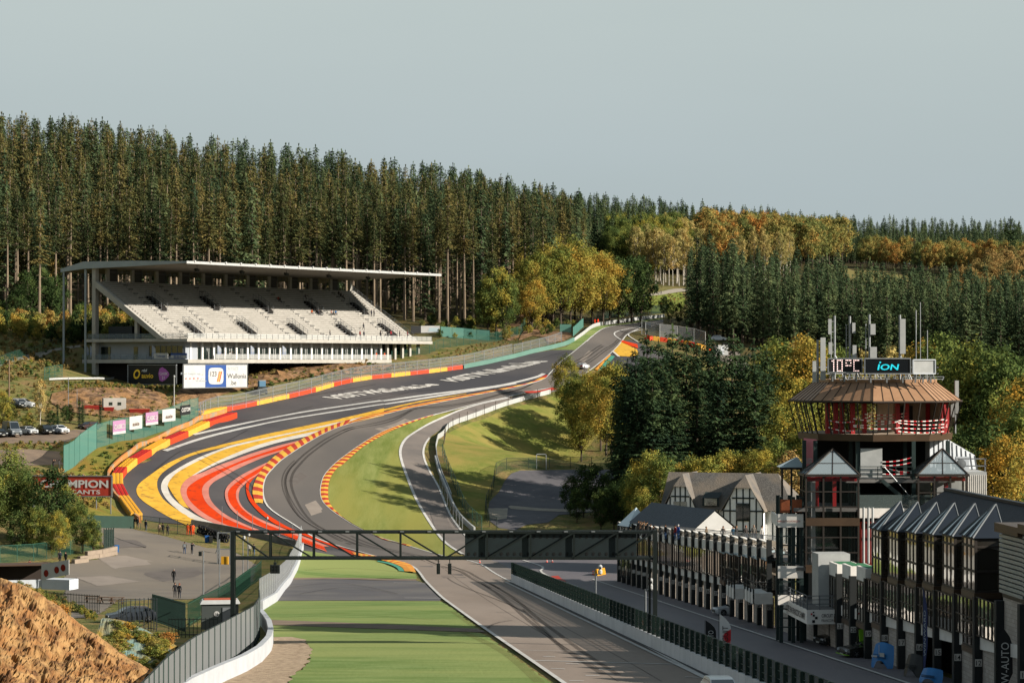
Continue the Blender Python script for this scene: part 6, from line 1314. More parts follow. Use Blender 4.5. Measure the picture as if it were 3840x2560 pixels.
# roof rail, white parapet
tpart('white_parapet',MB().bx(3.8,6.0,1.5,3.5,-3.6,-1.5),M_wht)
k=MB()
for h in (.55,1.1): k.bx(-4.4,6.0,3.2,3.26,-1.6+h-.04,-1.6+h+.04); k.bx(5.94,6.0,.5,3.2,-1.6+h-.04,-1.6+h+.04)
for x in np.linspace(-4.4,6,12): k.bx(x-.03,x+.03,3.2,3.26,-1.7,-.5)
for j in range(16): x=-4.3+.6*j; k.tube((x,-3.4+.1*(j%3),-1.6),(x+.5*(j%2),-2.6,-1.3+.35*(j%3)),.035,None,5)
for h in (-1.5,-1.3): k.bx(-4.4,4.8,-3.5,-3.44,h,h+.05)
tpart('roof_railing',k,M_gal)
# signs on the roof
def onroof(px,d): return wx(px,d)
def sign(name,label,x0,y0,x1,y1,d0,d1,th,face,frame,cat='sign'):
    a=P(x0,y1,d0); c=P(x1,y1,d1); c.z=a.z; root=empty(name,a,0,label,cat); R=c-a; h=(y1-y0)/F*(d0+d1)/2; Rn=R.normalized(); n=Rn.cross(Z); k=MB()
    k.panel(Vector((0,0,0)),R,R+Z*h,Z*h,th); k.build('casing',face,root); k=MB(); t=.09
    for z_ in (0,h): k.beam(Z*z_+n*.02,R+Z*z_+n*.02,.12,t)
    for q in (0,1): k.beam(R*q+n*.02,R*q+Z*h+n*.02,.12,t,up=(1,0,0))
    k.build('frame',frame,root); k=MB()
    for q in (.15,.5,.85): k.beam(R*q-n*.25+Z*0,R*q-n*.25-Z*.75,.12,.12); k.beam(R*q-n*.2+Z*.0,R*q-n*.9-Z*.7,.07,.07)
    k.build('support',M_gal,root); return root,R,n,h
M_led=mat('led_off_white','#ffd9d2',None,.5,emit=.9); M_ion=mat('screen_teal','#12a3b4',None,.5,emit=.4)
rt,R,n,h=sign('temperature_display','black lamp display showing ten degrees on the tower roof',1902,823.5,1980,855,200.0,200.2,.35,M_bblk,M_gal)
k=MB(); PAT={'1':[(1,i) for i in range(7)]+[(0,5.6)],'0':[(0,i) for i in range(7)]+[(3,i) for i in range(7)]+[(1,0),(2,0),(1,6),(2,6)],'o':[(0,3),(0,4.5),(0,6),(3,3),(3,4.5),(3,6),(1,3),(2,3),(1,6),(2,6)],'C':[(0,i) for i in range(7)]+[(1,0),(2,0),(3,0),(1,6),(2,6),(3,6)]}
ux=R.length/78
for ch,ox in (('1',9),('0',21),('o',41),('C',59)):
    for cx_,cy_ in PAT[ch]:
        c=R.normalized()*((ox+cx_*3.6)*ux)+Z*((3.5+cy_*4.0)*ux); 
        k.add([c+n*.06+(R.normalized()*math.cos(t)+Z*math.sin(t))*.042 for t in [6.283*q/6 for q in range(6)]],[tuple(range(6))])
k.build('lamp_digit',M_led,rt)
rt,R,n,h=sign('screen','wide black screen with teal three letter logo on the tower roof',1986,823,2091,858,199.6,200.0,.35,mat('screen_black','#060a10','#05080c',.25,1,.5,2),M_gal,'screen')
lettering(rt,'ION',R*.5+Z*h*.44,R,UP,.46,M_ion,1.75,name='logo',off=.05,bold=.02,shear=.2); MB().panel(R*.5+R.normalized()*-.72+Z*(h*.44+.32)+n*.06,R*.5+R.normalized()*-.58+Z*(h*.44+.32)+n*.06,R*.5+R.normalized()*-.55+Z*(h*.44+.44)+n*.06,R*.5+R.normalized()*-.69+Z*(h*.44+.44)+n*.06,.02).build('logo',M_ion,rt)
rt,R,n,h=sign('blank_display','pale blank lamp display at the right of the tower roof signs',2097,826,2148,858,200.0,200.4,.3,M_wht,M_clad)
# antennas
def antenna(label,px,y0,y1,d,panels,ladder=True,stays=True,r=.1):
    b_=P(px,y1,d); b_.z=CZ-1.72; hh=P(px,y0,d).z-b_.z; root=empty('antenna_mast',b_,0,label,'antenna','antenna masts on the tower roof'); MB().tube((0,0,0),(0,0,hh),r,None,8).build('pole',M_gal,root)
    for dx,z0,z1,w_ in panels:
        x=dx; MB().box((x,-.2,(z0+z1)/2*hh),(w_,.18,(z1-z0)*hh)).build('panel',M_wht,root); k=MB().tube((0,0,z0*hh+.2),(x,-.2,z0*hh+.2),.03,None,5); k.tube((0,0,z1*hh-.2),(x,-.2,z1*hh-.2),.03,None,5); k.build('bracket',M_gal,root)
    if ladder:
        k=MB().tube((-.3,0,.5),(-.3,0,hh*.86),.035,None,5)
        for j in range(int(hh/.33)): k.beam((-.38,0,.6+.28*j),(-.16,0,.6+.28*j),.025,.025)
        k.build('ladder',M_gal,root)
    if stays:
        k=MB(); 
        for q in ((1.1,.2,0),(.8,-.5,0),(-.4,.9,0)): k.tube((0,0,hh*.42),q,.05,None,6)
        k.build('stay',M_gal,root)
antenna('antenna mast with a tall flat panel beside a ladder pole, second from the left',1917,725,850,203,[(-.42,.72,.95,.28),(-.38,.42,.6,.3)])
antenna('antenna mast with two small flat panels on its right side',1952,726,850,203.5,[(.3,.74,.9,.26),(.36,.36,.56,.32)])
antenna('antenna mast with square panels above and below on the right',1997,722,850,203,[(.26,.7,.86,.42),(.3,.32,.52,.56)])
antenna('antenna mast with one long wide panel',2067,723,850,202.5,[(.2,.42,.94,.46)],False)
antenna('short mast with tall pale panels left of the lamp display',1878,780,858,201.5,[(.42,.05,1.05,.42),(-.3,0,.5,.3)],False,False)
antenna('tall thin whip aerial, highest of the three whips',2114,694,850,202,[],False,False,.035); antenna('thin whip aerial just left of the highest whip',2104,712,850,202.3,[],False,False,.05); antenna('shorter whip aerial right of the highest whip',2130,758,850,202,[],False,False,.04)
b_=P(2194,995,206); rt=empty('antenna_mast',b_,0,'tall thin antenna panels on the right flank of the tower','antenna','antenna masts on the tower roof'); MB().tube((0,0,0),(0,0,4.5),.08,None,8).build('pole',M_gal,rt); MB().box((.12,-.1,3.1),(.3,.2,2.8)).build('panel',M_wht,rt); MB().box((-.25,-.1,2.2),(.3,.2,1.6)).build('panel',M_wht,rt)
# ------------------------------------------------------------------ pit wall and its fence
KM[0]=.95
PW=[(PX(d,28.1),d) for d in np.linspace(95,322,60)]
M_wallw=mat('white_pit_wall','#c6c6c8','#b2b3b6',.8,.35,.8,7); wall_strip('pit_wall','long white concrete pit wall between the straight and the pit lane','wall',PW,1.2,.3,M_wallw,world=True)
fence('pit_wall_fence','dark green mesh fence with broad posts on top of the pit wall','fence',PW,2.75,2.35,M_dkg,N_dkg,.05,(1.0,.82,.64,.5),1.2,square=True,postw=.28)
wall_strip('kerb_stone','dark tyre marked strip along the foot of the pit wall','kerb',[(PX(d,27.75),d) for d in np.linspace(95,320,40)],.16,.35,mat('foot_strip_dark','#3c3c3e','#2c2c2e',.8,1,.7,5),world=True)  # low strip, dark all along, at the foot of the wall
KM[0]=.58
# ------------------------------------------------------------------ start gantry
GD=195.0; gx0,gx1=(535-CX)/F*GD,(1500-CX)/F*GD; zt,zl=-(1221.5-HOR)/F*GD,-(1281.5-HOR)/F*GD
GA=empty('start_gantry',(gx0,GD,CZ),0,'black steel truss gantry spanning the start straight','gantry'); wd=gx1-gx0; gz0=float(Hz(gx0,GD))-CZ; gz1=float(Hz(gx1,GD))-CZ
k=MB(); k.bx(-.17,.17,-.17,.17,gz0-.3,zt+.1); k.bx(.05,.13,.9,1.1,gz0,zt); k.build('post',M_blk,GA); k=MB(); k.bx(wd-.02,wd+.32,-.17,.17,gz1-.3,zt+.2); k.bx(wd-.35,wd-.18,.2,.4,gz1-.3,zt); k.build('post',M_blk,GA)
for y in (0,1.2):
    MB().beam((0,y,zt),(wd,y,zt),.2,.2).build('top_chord',M_blk,GA); MB().beam((0,y,zl),(wd,y,zl),.2,.2).build('bottom_chord',M_blk,GA)
pitch=99.7/F*GD; xs_=[(620.5-535)/F*GD+pitch*i for i in range(9)]; vm=MB().beam((0,0,zl),(0,0,zt),.14,.14).beam((0,1.2,zl),(0,1.2,zt),.1,.1).beam((0,0,zt),(0,1.2,zt),.08,.08).mesh('vertical',M_blk)
for x in xs_: link('vertical',vm,GA).location=(x,0,0)
k=MB(); X_=[0]+xs_
for i in range(5): k.beam((X_[i],0,zt),(X_[i+1],0,zl),.13,.13)
k.beam((xs_[4]+.1,0,zl),(xs_[5],0,zt),.13,.13)
for i in (5,6,7): k.beam((xs_[i],-.12,zl),(xs_[min(i+1,8)],-.12,zt),.13,.13)
k.beam((xs_[8],-.1,zl+.3),(wd,-.1,zt),.13,.13); k.build('diagonal',M_blk,GA)
px0,px1=(1068-535)/F*GD,(1462-535)/F*GD; pn=MB().bx(px0,px1,.15,1.0,zl+.1,zt-.08).build('display_back',mat('display_back_green','#1b2a2d','#152124',.6,1,.6,4),GA); hm=MB(); hm.add([(.11*math.cos(6.283*i/10),0,.15*math.sin(6.283*i/10)) for i in range(10)],[tuple(range(10))]); hm=hm.mesh('vent_hole',mat('hole_black','#05090a',None,.8)); nn=26
for i in range(nn):
    x=px0+.3+(px1-px0-.6)*i/(nn-1)
    for z_ in (zl+.36,zt-.36): link('vent_hole',hm,pn).location=(x,.13,z_)
k=MB()
for i in range(int(wd/2.2)): k.bx(.3+2.2*i,.6+2.2*i,-.16,-.1,zt+.02,zt+.12)
k.build('cable_clip',M_gal,GA)
M_lens=mat('lens_dark','#0b1512',None,.3)
def tlight(px,label,wide=False):
    x=(px-CX)/F*GD; r=empty('traffic_light',(x,GD,CZ+zl-.1),0,label,'traffic light','start lights hanging from the gantry'); k=MB().beam((0,0,0),(0,0,-.4),.07,.07); k.build('hanger',M_blk,r)
    if wide: k=MB().bx(-.38,.38,-.15,.15,-1.1,-.42); k.bx(-.1,.1,-.16,.16,-.42,-.2)
    else: k=MB().bx(-.14,.14,-.13,.13,-1.15,-.3)
    k.build('housing',M_blk,r); k=MB()
    for j in range(3):
        for dx in ((-.25,0,.25) if wide else (0,)): k.tube((dx,-.24,-.5-.22*j),(dx,-.15,-.5-.22*j),.095,None,8)
    k.build('visor',mat('visor_black','#141a1a',None,.6),r)
tlight(632,'wide black signal unit hanging from the left end of the gantry',True); tlight(1007,'black three lamp signal, left one of the pair hanging above the track'); tlight(1033,'black three lamp signal, right one of the pair hanging above the track')
# ------------------------------------------------------------------ house and annex beside the pits
KM[0]=.95
M_timw=mat('house_white','#e4e4e2','#d2d2d0',.8,.8,.6,5); M_tim=mat('house_timber','#1f2b2c','#182223',.7,1,.5,4); M_shg=mat('shingle_roof','#5f5c58','#4b4846',.85,2.5,.9,6,bump=.8,bscale=9,col3='#6b6258',scale3=.3); M_sid=mat('white_siding','#a5a5a3','#969694',.6,.6,.5,4); M_slate=mat('slate_roof','#3b4148','#31363c',.6,2,.7,5,bump=.6,bscale=8)
hp_=P(1622,1175,345); HO=empty('half_timbered_house',(hp_.x,hp_.y,CZ),math.radians(-18),'white half timbered house with black beams and steep weathered shingle roofs','house')
zE,zR,zG=-20.7,-15.95,-29
def gwing(x0,x1,y0,y1,hip=1.3,lift=0):
    xm=(x0+x1)/2; o=.4; ze=zE-.3; zr=zR+lift; k=MB()
    hx=(x1-x0)/2*.42; zh=ze+(zr-ze)*.66
    A=(x0-o,y0-o,ze);B=(xm-hx,y0-o,zh);C=(xm,y0+hip,zr);D=(xm+hx,y0-o,zh);E_=(x1+o,y0-o,ze);A2=(x0-o,y1,ze);C2=(xm,y1,zr);E2_=(x1+o,y1,ze)
    k.add([A,B,C,D,E_,A2,C2,E2_],[(0,1,2,6,5),(1,3,2),(3,4,7,6,2)]); k.build('roof',M_shg,HO)
    w=MB(); w.add([(x0,y0,zG),(x1,y0,zG),(x1,y0,zE-.2),(xm+hx,y0,zh),(xm-hx,y0,zh),(x0,y0,zE-.2)],[(0,1,2,3,4,5)]); w.add([(x0,y0,zG),(x0,y1,zG),(x0,y1,zE),(x0,y0,zE)],[(3,2,1,0)]); w.add([(x1,y0,zG),(x1,y1,zG),(x1,y1,zE),(x1,y0,zE)],[(0,1,2,3)]); wl=w.build('wall',M_timw,HO)
    t=MB(); n=7
    for i in range(n):
        x=x0+(x1-x0)*i/(n-1); top=zh-.1 if abs(x-xm)<hx else zE-.2+(zh-zE)*(1-(abs(x-xm)-hx)/((x1-x0)/2-hx)); t.bx(x-.09,x+.09,y0-.07,y0-.01,zG,top)
    for z_ in (zE-.2,zE-3,zE+1.6): 
        hw=(x1-x0)/2 if z_<=zE else hx+.4
        t.bx(xm-hw,xm+hw,y0-.08,y0-.02,z_-.1,z_+.1)
    for y in np.linspace(y0,y1,8): t.bx(x1+.01,x1+.07,y-.08,y+.08,zG,zE)
    t.build('beam',M_tim,wl)
    for z0,z1,ww in ((zE-2.6,zE+.9,.95),): 
        w=MB().bx(xm-ww,xm+ww,y0-.12,y0-.05,z0+1.0,z1).build('window',M_gls,HO); MB().bx(xm-.05,xm+.05,y0-.15,y0-.12,z0+1,z1).build('window_frame',M_tim,w)
    w=MB().bx(xm-1,xm+1,y0-.12,y0-.05,zG+1,zE-3.3).build('window',M_gls,HO)
gwing(-5.2,-.8,-3.2,7); gwing(3.6,9.2,-4.6,7)
k=MB(); k.add([(-6,2.0,zR+.05),(10,2.0,zR+.05),(10,-3.2,zE-.2),(-6,-3.2,zE-.2),(10,8,zE-.2),(-6,8,zE-.2),(13.5,-3.2,zE-.2),(13.5,8,zE-.2)],[(0,3,2,1),(0,1,4,5),(1,2,6),(1,6,7),(1,7,4)]); k.build('main_roof',M_shg,HO)
MB().bx(-5.5,13,-2.2,7.5,zG,zE-.3).build('wall',M_timw,HO); k=MB()
for x in np.linspace(-5.5,13,20): k.bx(x-.08,x+.08,-2.28,-2.2,zG,zE-.3)
for y in np.linspace(-2,7,8): k.bx(13,13.08,y-.08,y+.08,zG,zE-.3)
k.build('beam',M_tim,HO); w=MB().add([(.2,-3.1,zE+.3),(2.6,-3.1,zE+.3),(2.6,-1.2,zE+2.2),(.2,-1.2,zE+2.2),(.2,-3.1,zE+1.5),(2.6,-3.1,zE+1.5)],[(0,1,5,4),(4,5,2,3)]).build('dormer',M_tim,HO); MB().bx(.5,2.3,-3.2,-3.12,zE+.4,zE+1.4).build('window',M_gls,w)
ap=P(1455,1200,312); aq=P(1596,1204,296); AX=(aq-ap); AX.z=0; AN=empty('annex',(ap.x,ap.y,CZ),math.atan2(AX.y,AX.x),'low annex with a dark slate roof and white boarded gable beside the half timbered house','building'); Ln=AX.length; dz=5.5
MB().bx(0,Ln,0,dz,-28,-20.5).build('wall',M_sid,AN); MB().add([(-.3,-.5,-20.7),(Ln+.15,-.5,-20.7),(Ln+.15,dz/2,-18.2),(-.3,dz/2,-18.2),(Ln+.15,dz+.5,-20.7),(-.3,dz+.5,-20.7)],[(0,1,2,3),(3,2,4,5)]).build('roof',M_slate,AN)
MB().add([(Ln+.02,0,-20.5),(Ln+.02,dz,-20.5),(Ln+.02,dz/2,-18.35)],[(0,1,2)]).build('gable',M_sid,AN); k=MB()
for j in range(12): k.bx(Ln+.02,Ln+.07,.1,dz-.1,-24+j*.3,-23.92+j*.3)
k.build('siding_board',M_band,AN)
MB().add([(-3.6,-.6,-21.3),(-.3,-.6,-21.3),(-.3,3,-21.3),(-3.6,3,-21.3),(-1.7,1.2,-18.9)],[(0,1,4),(1,2,4),(2,3,4),(3,0,4)]).build('porch_roof',M_skyl,AN); k=MB()
for x in (-3.5,-2.4,-1.4,-.4): k.bx(x-.06,x+.06,-.6,-.5,-28,-21.3)
k.build('porch_frame',M_tim,AN); MB().bx(-3.4,-.5,-.4,-.3,-28,-21.4).build('porch_glass',M_tgl,AN)
KM[0]=.9
a=P(1520,1228,284); b_=P(1790,1258,238); k=MB(); r=empty('terrace_railing',a,0,'long grey railing along the spectator terrace in front of the white house','railing'); v=b_-a
for h in (.15,1.15): k.beam(Z*h,v+Z*h,.06,.06)
k.build('rail',M_grey,r); k=MB()
for i in range(150): p=v*(i/149); k.bx(p.x-.02,p.x+.02,p.y-.02,p.y+.02,p.z+.15,p.z+1.15)
tag(k.build('baluster',M_grey,r),kind='stuff')
KM[0]=.58
# ------------------------------------------------------------------ left side: fence, barrier, rock mound, paddock
fence('debris_fence','tall grey mesh fence with a dark top tube in the lower left foreground','fence',[(-17.2,104),(-18.0,118),(-19.3,135),(-20.1,152),(-20.4,175),(-20.6,193),(-21.6,207),(-23.2,222)],3.55,3.6,M_dkg,N_grey,.07,(1.0,),.35,rail_m=M_blk)
fence('debris_fence','grey mesh fence running along the white barrier towards the corner','fence',[tuple(G(x,y))[:2] for x,y in ((596,1404),(633,1376),(668,1326),(686,1285),(692,1256))],3.4,4.0,M_gal,see_through('grey_mesh2','#9a9ea2',.6),.06,(1.0,.5),.8)
M_tyrew=mat('white_barrier','#cfd3d8','#b9bdc4',.6,.8,.7,6)
wall_strip('white_barrier','white barrier wall curving round the end of the gravel trap','barrier',[(360,1660),(430,1605),(500,1570),(560,1543),(595,1521),(617,1496),(622,1476),(618,1456),(606,1438),(598,1428)],1.25,.45,M_tyrew)
wall_strip('white_barrier','white concrete barrier along the grass strip below the gantry','barrier',[(600,1402),(634,1381),(652,1355),(671,1328),(688,1287),(695,1262)],1.05,.35,M_tyrew)
KM[0]=.5
M_mound=mat('ochre_rock','#ae7b48','#664527',.95,1.3,1,10,bump=2.5,bscale=2.6,stretch=(1.3,.7,.8),col3='#c49a64',scale3=1.1,ramp=(.42,.6)); KM[0]=.58
def mound(sil,D0,run,n,m,mt,name='rocky_bank',amp=1.0,back=15):
    from mathutils import noise
    sil=np.array(sil,float); sx_=np.linspace(sil[0,0],sil[-1,0],n); sy_=np.interp(sx_,sil[:,0],sil[:,1]); vs=[]
    for j in range(m):
        t=j/(m-1)*1.35-.35
        for i in range(n):
            d=D0-run*max(t,0)+back*max(-t,0)/.35; X=(sx_[i]-CX)/F*D0; z0=-(sy_[i]-HOR)/F*D0; zg=plane(d)-.5
            f=(max(t,0)**.85 if t>0 else (-t/.35)**1.3); z=z0+(min(zg,z0)-z0)*f
            q=Vector((X*.9+z*.9,d*.5,z*.5-X*.5)); dist,_=noise.voronoi(q*.8); d2,_=noise.voronoi(Vector((X*2.2+z*1.6,d*1.1,z*1.2))); d3,_=noise.voronoi(Vector((X,d*.6,z))*4.2)
            nv=noise.noise(q*.6)+.5*noise.noise(q*2.1); k=amp*(1 if t>.02 else .45)
            c1=noise.cell(q*1.1+Vector((nv,nv,0))*.6); c2=noise.cell(Vector((X*1.7+z*1.5,d*.8,z*1.3))+Vector((nv,0,nv))*.5); c3=noise.cell(Vector((X*1.2+z,d*.6,z))*3.1)
            c4=noise.cell(Vector((X*2+z*1.4,d*1.2,z*2))*4.3)
            h=.5*nv+.14*c1+.16*c2+.13*c3+.08*c4+.15*(.4-dist[0])
            vs.append((X+h*.35*k,d-h*k*.8,CZ+z+h*k*.55))
    fs=[(j*n+i,j*n+i+1,(j+1)*n+i+1,(j+1)*n+i) for j in range(m-1) for i in range(n-1)]
    me=bpy.data.meshes.new(name); me.from_pydata(vs,[],fs); me.materials.append(mt); me.update(); return tag(link(name,me),kind='structure')
mound([(-260,1250),(-120,1285),(0,1322),(40,1335),(75,1352),(110,1378),(145,1402),(190,1440),(230,1468),(262,1490),(300,1515),(322,1527),(338,1545)],126,34,260,150,M_mound)
M_creep=mat('creeper_ground','#8a7a3a','#a8843a',.95,1.2,1,8,bump=1,bscale=5,col3='#6f8a86',scale3=.5)
mound([(235,1412),(270,1418),(300,1424),(340,1445),(380,1466),(405,1480)],148,16,60,30,M_creep,'creeper_bank',.35,8)
for i in range(85):
    x=random.uniform(255,402); t=random.uniform(.0,.8); yy=np.interp(x,[262,300,340,380,420,440],[1418,1424,1445,1466,1486,1500]); p=P(x,yy,148); d=148-16*t; z=p.z-CZ; zg=plane(d)-.5; z=z+(min(zg,z)-z)*t**.85
    K_shrub.place(p.x,d,random.uniform(.35,.75),'golden brown creeper tuft on the low bank beside the grey fence','creeper tufts on the low bank',random.choice([0,0,2,2,3]),1.8,z=CZ+z-.12)
for x,y,d,h in ((60,1352,127,.5),(85,1366,127,.6),(105,1378,128,.7),(125,1392,129,.6),(150,1402,130,.7),(45,1342,128,.4),(70,1360,127,.5),(96,1374,128,.5),(118,1388,128,.5),(140,1400,129,.6)):
    p=P(x,y,d); K_shrub.place(p.x,p.y,h,'small golden tuft growing along the crest of the rocky bank','tufts on the crest of the rocky bank',random.choice([0,2]),1.4,z=p.z-h*.45)
# rock faces below the grandstand and terraces
sheet('rock_face',[(430,950),(470,925),(520,905),(570,893),(640,880),(700,868),(760,862),(830,860),(900,848),(905,838),(830,838),(760,838),(700,840),(640,846),(575,852),(570,885),(430,888),(400,905),(395,935)],.25,M_rock,res=1.6,disp=1.3,dscale=.45)
sheet('rock_face',[(120,905),(180,893),(260,890),(330,893),(380,908),(395,935),(360,960),(300,962),(220,955),(150,945),(115,925)],.2,M_rock,res=1.8,disp=1.2,dscale=.4)
sheet('earth_bank',Z3([(-160,720),(-60,700),(0,690),(100,690),(130,740),(60,900),(-20,930),(-120,900)]),.15,M_rock,res=2.5,disp=.6)
sheet('earth_bank',Z3([(140,800),(250,790),(380,840),(520,850),(555,880),(480,930),(330,950),(300,900),(190,880),(60,930),(80,880)]),.15,M_rock,res=2.0,disp=.5)
wall_strip('guardrail','white double rail on the terrace below the shaded end of the stand','guardrail',[(113,876),(160,874),(210,874),(262,873)],.1,.1,M_wht,lift=.6)
fence('mesh_fence','dark green mesh fence following the path under the spruces at the left','fence',[(0,842),(60,822),(110,806),(150,797)],2.2,4,M_dkg,N_gm,.05,(1,),0,world=False)
sheet('footpath',[(-20,835),(60,815),(130,800),(190,792),(190,797),(120,808),(50,826),(-20,848)],.1,M_conc)
fence('mesh_fence','green mesh panels at the end of the terrace by the tall roof post','fence',[(102,873),(125,868),(143,866)],2.6,3,M_grnst,N_gm,.06,(1,.75,.5,.25),0,world=False)
fence('mesh_fence','green mesh fence and gate past the open end of the grandstand','fence',[(880,824),(930,818),(990,812),(1010,800),(1080,790),(1150,782),(1195,770),(1208,748)],2.3,3.6,M_grnst,N_gm,.05,(1,),0,world=False)
fence('screen_fence','green screen fence below the spruce wood beyond the stand','fence',[(1012,773),(1030,774),(1070,777),(1125,782)],2.6,3.4,M_grnst,N_grn,.05,(1,),0,world=False)
for x0,x1,y0,y1,m1,lb in ((944,967,748,765,M_bblk,'dark weathered board on the slope past the end of the stand'),(967,1010,748,764,M_bwh,'white and pale blue board on the slope past the end of the stand')):
    g=G((x0+x1)/2,y1+2); rt,R,n=board('roadside_board',lb,'sign',P(x0,y1,g.y-1),P(x1,y1,g.y),(y1-y0)/F*g.y,[(0,1,m1)],.1)
    if m1 is M_bwh: MB().panel(R*.38+Z*.25+n*.03,R*.95+Z*.25+n*.03,R*.95+Z*1.3+n*.03,R*.45+Z*1.3+n*.03,.02).build('picture_panel',M_skyl,rt)
fence('mesh_fence','dark fence running along the crest below the meadow','fence',Z3([(780,735),(900,715),(1050,700),(1200,685),(1420,670)]),2.6,6,M_dkg,N_dkg,.05,(1,),0,world=False)
fence('screen_fence','green screen on the bank where the maples meet the track','fence',Z3([(560,885),(600,850),(655,800)]),2.4,3,M_grnst,N_grn,.05,(1,),0,world=False)
fence('screen_fence','short green screen in the shade under the maples','fence',Z3([(440,850),(545,850)]),2.2,3,M_grnst,N_grn,.05,(1,),0,world=False)
# guardrail and fence of the old road on the right
wall_strip('guardrail','triple white guardrail curving along the old road above the grass slope','guardrail',ZB([(1010,1150),(930,960),(880,800),(868,700),(890,600),(980,500),(1100,445),(1200,410),(1300,372),(1400,335),(1500,300),(1650,255),(1800,215),(1920,185)]),1.0,.12,M_wht,smp=2.5)
wall_strip('concrete_barrier','low grey wall bounding the lower end of the old road','barrier',[(1090,1222),(1060,1195),(1038,1160),(1022,1120),(1006,1080),(1000,1056)],.9,.3,M_wht)
fence('post_fence','row of thin rusty posts along the guardrail of the old road','fence',ZB([(945,650),(955,580),(1000,520),(1100,455),(1230,420),(1300,385),(1380,355),(1460,325),(1540,295),(1640,270),(1720,250),(1830,225),(1935,195)]),2.2,5.5,mat('rusty_post','#5d5248','#4a4038',.8,1,.6,4),N_gal,.06,(),0,world=False,net=False)
fence('mesh_fence','grey green mesh fence on the bank below the old road','fence',ZB([(1290,1440),(1230,1390),(1150,1310),(1080,1150),(1000,960),(960,860),(930,760)]),2.4,4,M_grnst,see_through('grey_green_mesh','#6f8079',.45),.05,(1,),0,world=False)
fence('mesh_fence','dark green fence with open gate round the sunken asphalt lot','fence',ZB([(1430,1442),(1370,1420),(1330,1330),(1325,1240),(1390,1110),(1410,950),(1440,890),(1500,880),(1630,882),(1800,878),(1950,872),(2075,870),(2300,872)]),2.2,4.5,M_dkg,see_through('open_dark_mesh','#22443a',.3),.05,(1,),0,world=False)
g=G(*ZB([(1838,880)])[0]); r=empty('gate',g,0,'small white gate frame in the fence of the sunken lot','gate'); k=MB().bx(-1.0,-.85,-.1,.1,0,3.0); k.bx(.85,1.0,-.1,.1,0,3); k.bx(-1,1,-.1,.1,2.85,3.0); k.build('frame',M_wht,r)
fence('debris_fence','grey mesh fence on the white wall by the pit exit merge','fence',[tuple(G(x,y))[:2] for x,y in ((1062,1222),(1030,1172),(1010,1122))],2.6,4,M_gal,N_gal,.05,(1,),.8)
# ------------------------------------------------------------------ people
def pg(x,y,lb,**k): return person(G(x,y),lb,**k)
pg(399,1338,'man in a black jacket walking alone across the paddock yard',ps='walk',top='#15171a',leg='#1d2024',rz=3.0,hair='#8a817a',h=1.82)
pg(424,1272,'person with a pale backpack and blue jeans standing in the paddock yard',top='#20262e',leg='#2f4a70',rz=3.1)
MB().box((0,.17,1.25),(.3,.16,.42)).build('backpack',cloth('#9fa5aa'),bpy.data.objects['person.001'])
pg(441,1273,'person in dark clothes taking a photo beside the backpacker',top='#1b222b',leg='#1f2a3c',ps='photo',rz=2.7,shoe='#c9c9c9')
pg(500,1271,'person in a dark coat by the steel scaffold frame',top='#15191f',leg='#44505e',ps='walk',rz=1.5); pg(573,1274,'person in a white top behind the gantry post',top='#b9b7b2',leg='#23262b',rz=3.3); pg(583,1276,'person in a dark jacket and light jeans next to the one in white',top='#22252a',leg='#4a6a92',rz=2.8,ps='pocket')
pg(307,1213,'person in black nearest the end of the yellow foam blocks',top='#14171b',leg='#1b1f26',rz=3.0); pg(316,1213,'person in a dark jacket and jeans beside the green gate',top='#1f242c',leg='#27324a',rz=2.8); pg(335,1219,'person in a dark jacket and grey jeans in front of the green gate',top='#1d2531',leg='#4a5568',rz=2.6,shoe='#b8b8b8')
pg(366,1228,'person in beige clothes looking at the track',top='#b39a80',leg='#a58e78',rz=2.9); pg(374,1228,'taller person in black between the beige one and the third onlooker',top='#101418',leg='#171b22',rz=3.1,h=1.82); pg(385,1230,'onlooker in black with lighter sleeves, third from the left by the fence',top='#1c1f24',leg='#1a2030',rz=3.2,ps='pocket')
for x,lb,rz in ((431,'marshal in orange overalls seen from behind, at the left of the three',3.0),(438,'marshal in orange overalls in the middle of the three',2.4),(443.5,'marshal in orange overalls nearest the tyre heap',3.6)): pg(x,1228.5,lb,top='#ff5a14',leg='#ff5210',rz=rz)
pg(122,1078,'person in dark clothes by the corner of the green screen fence',top='#171b1f',leg='#1b1e24',rz=2.2,ps='photo'); pg(136,1079,'person in white overalls by the corner of the green screen fence',top='#b5b5b2',leg='#9a9a98',rz=2.0)
pg(138,1294,'person in blue dark clothes at the end of the stone blocks',top='#1c2433',leg='#20283a',rz=.6); pg(151,1296,'person in a black coat walking past the stone blocks',top='#14171b',leg='#191c22',rz=-.5,ps='walk')
pg(68,1316,'person in red and black inside the white stall',top='#7a2a2a',leg='#17191c',rz=.3); pg(402,1372,'person in black behind the green fence posts',top='#171a1e',leg='#1c1f26',rz=.4); pg(412,1374,'person with red hair behind the green fence posts',top='#20242a',leg='#27303f',rz=-.3,hair='#8a3a20')
def on_stand(x,y,lb,ps='sit',**k):
    q=vom(x,y); w_=Matrix.Translation((-69,515,CZ))@Matrix.Rotation(U0,4,'Z')@Vector((q.x,q.y,q.z+(.0 if ps=='sit' else .1))); return person(w_,lb,ps=ps,rz=U0+random.uniform(-.4,.4),**k)
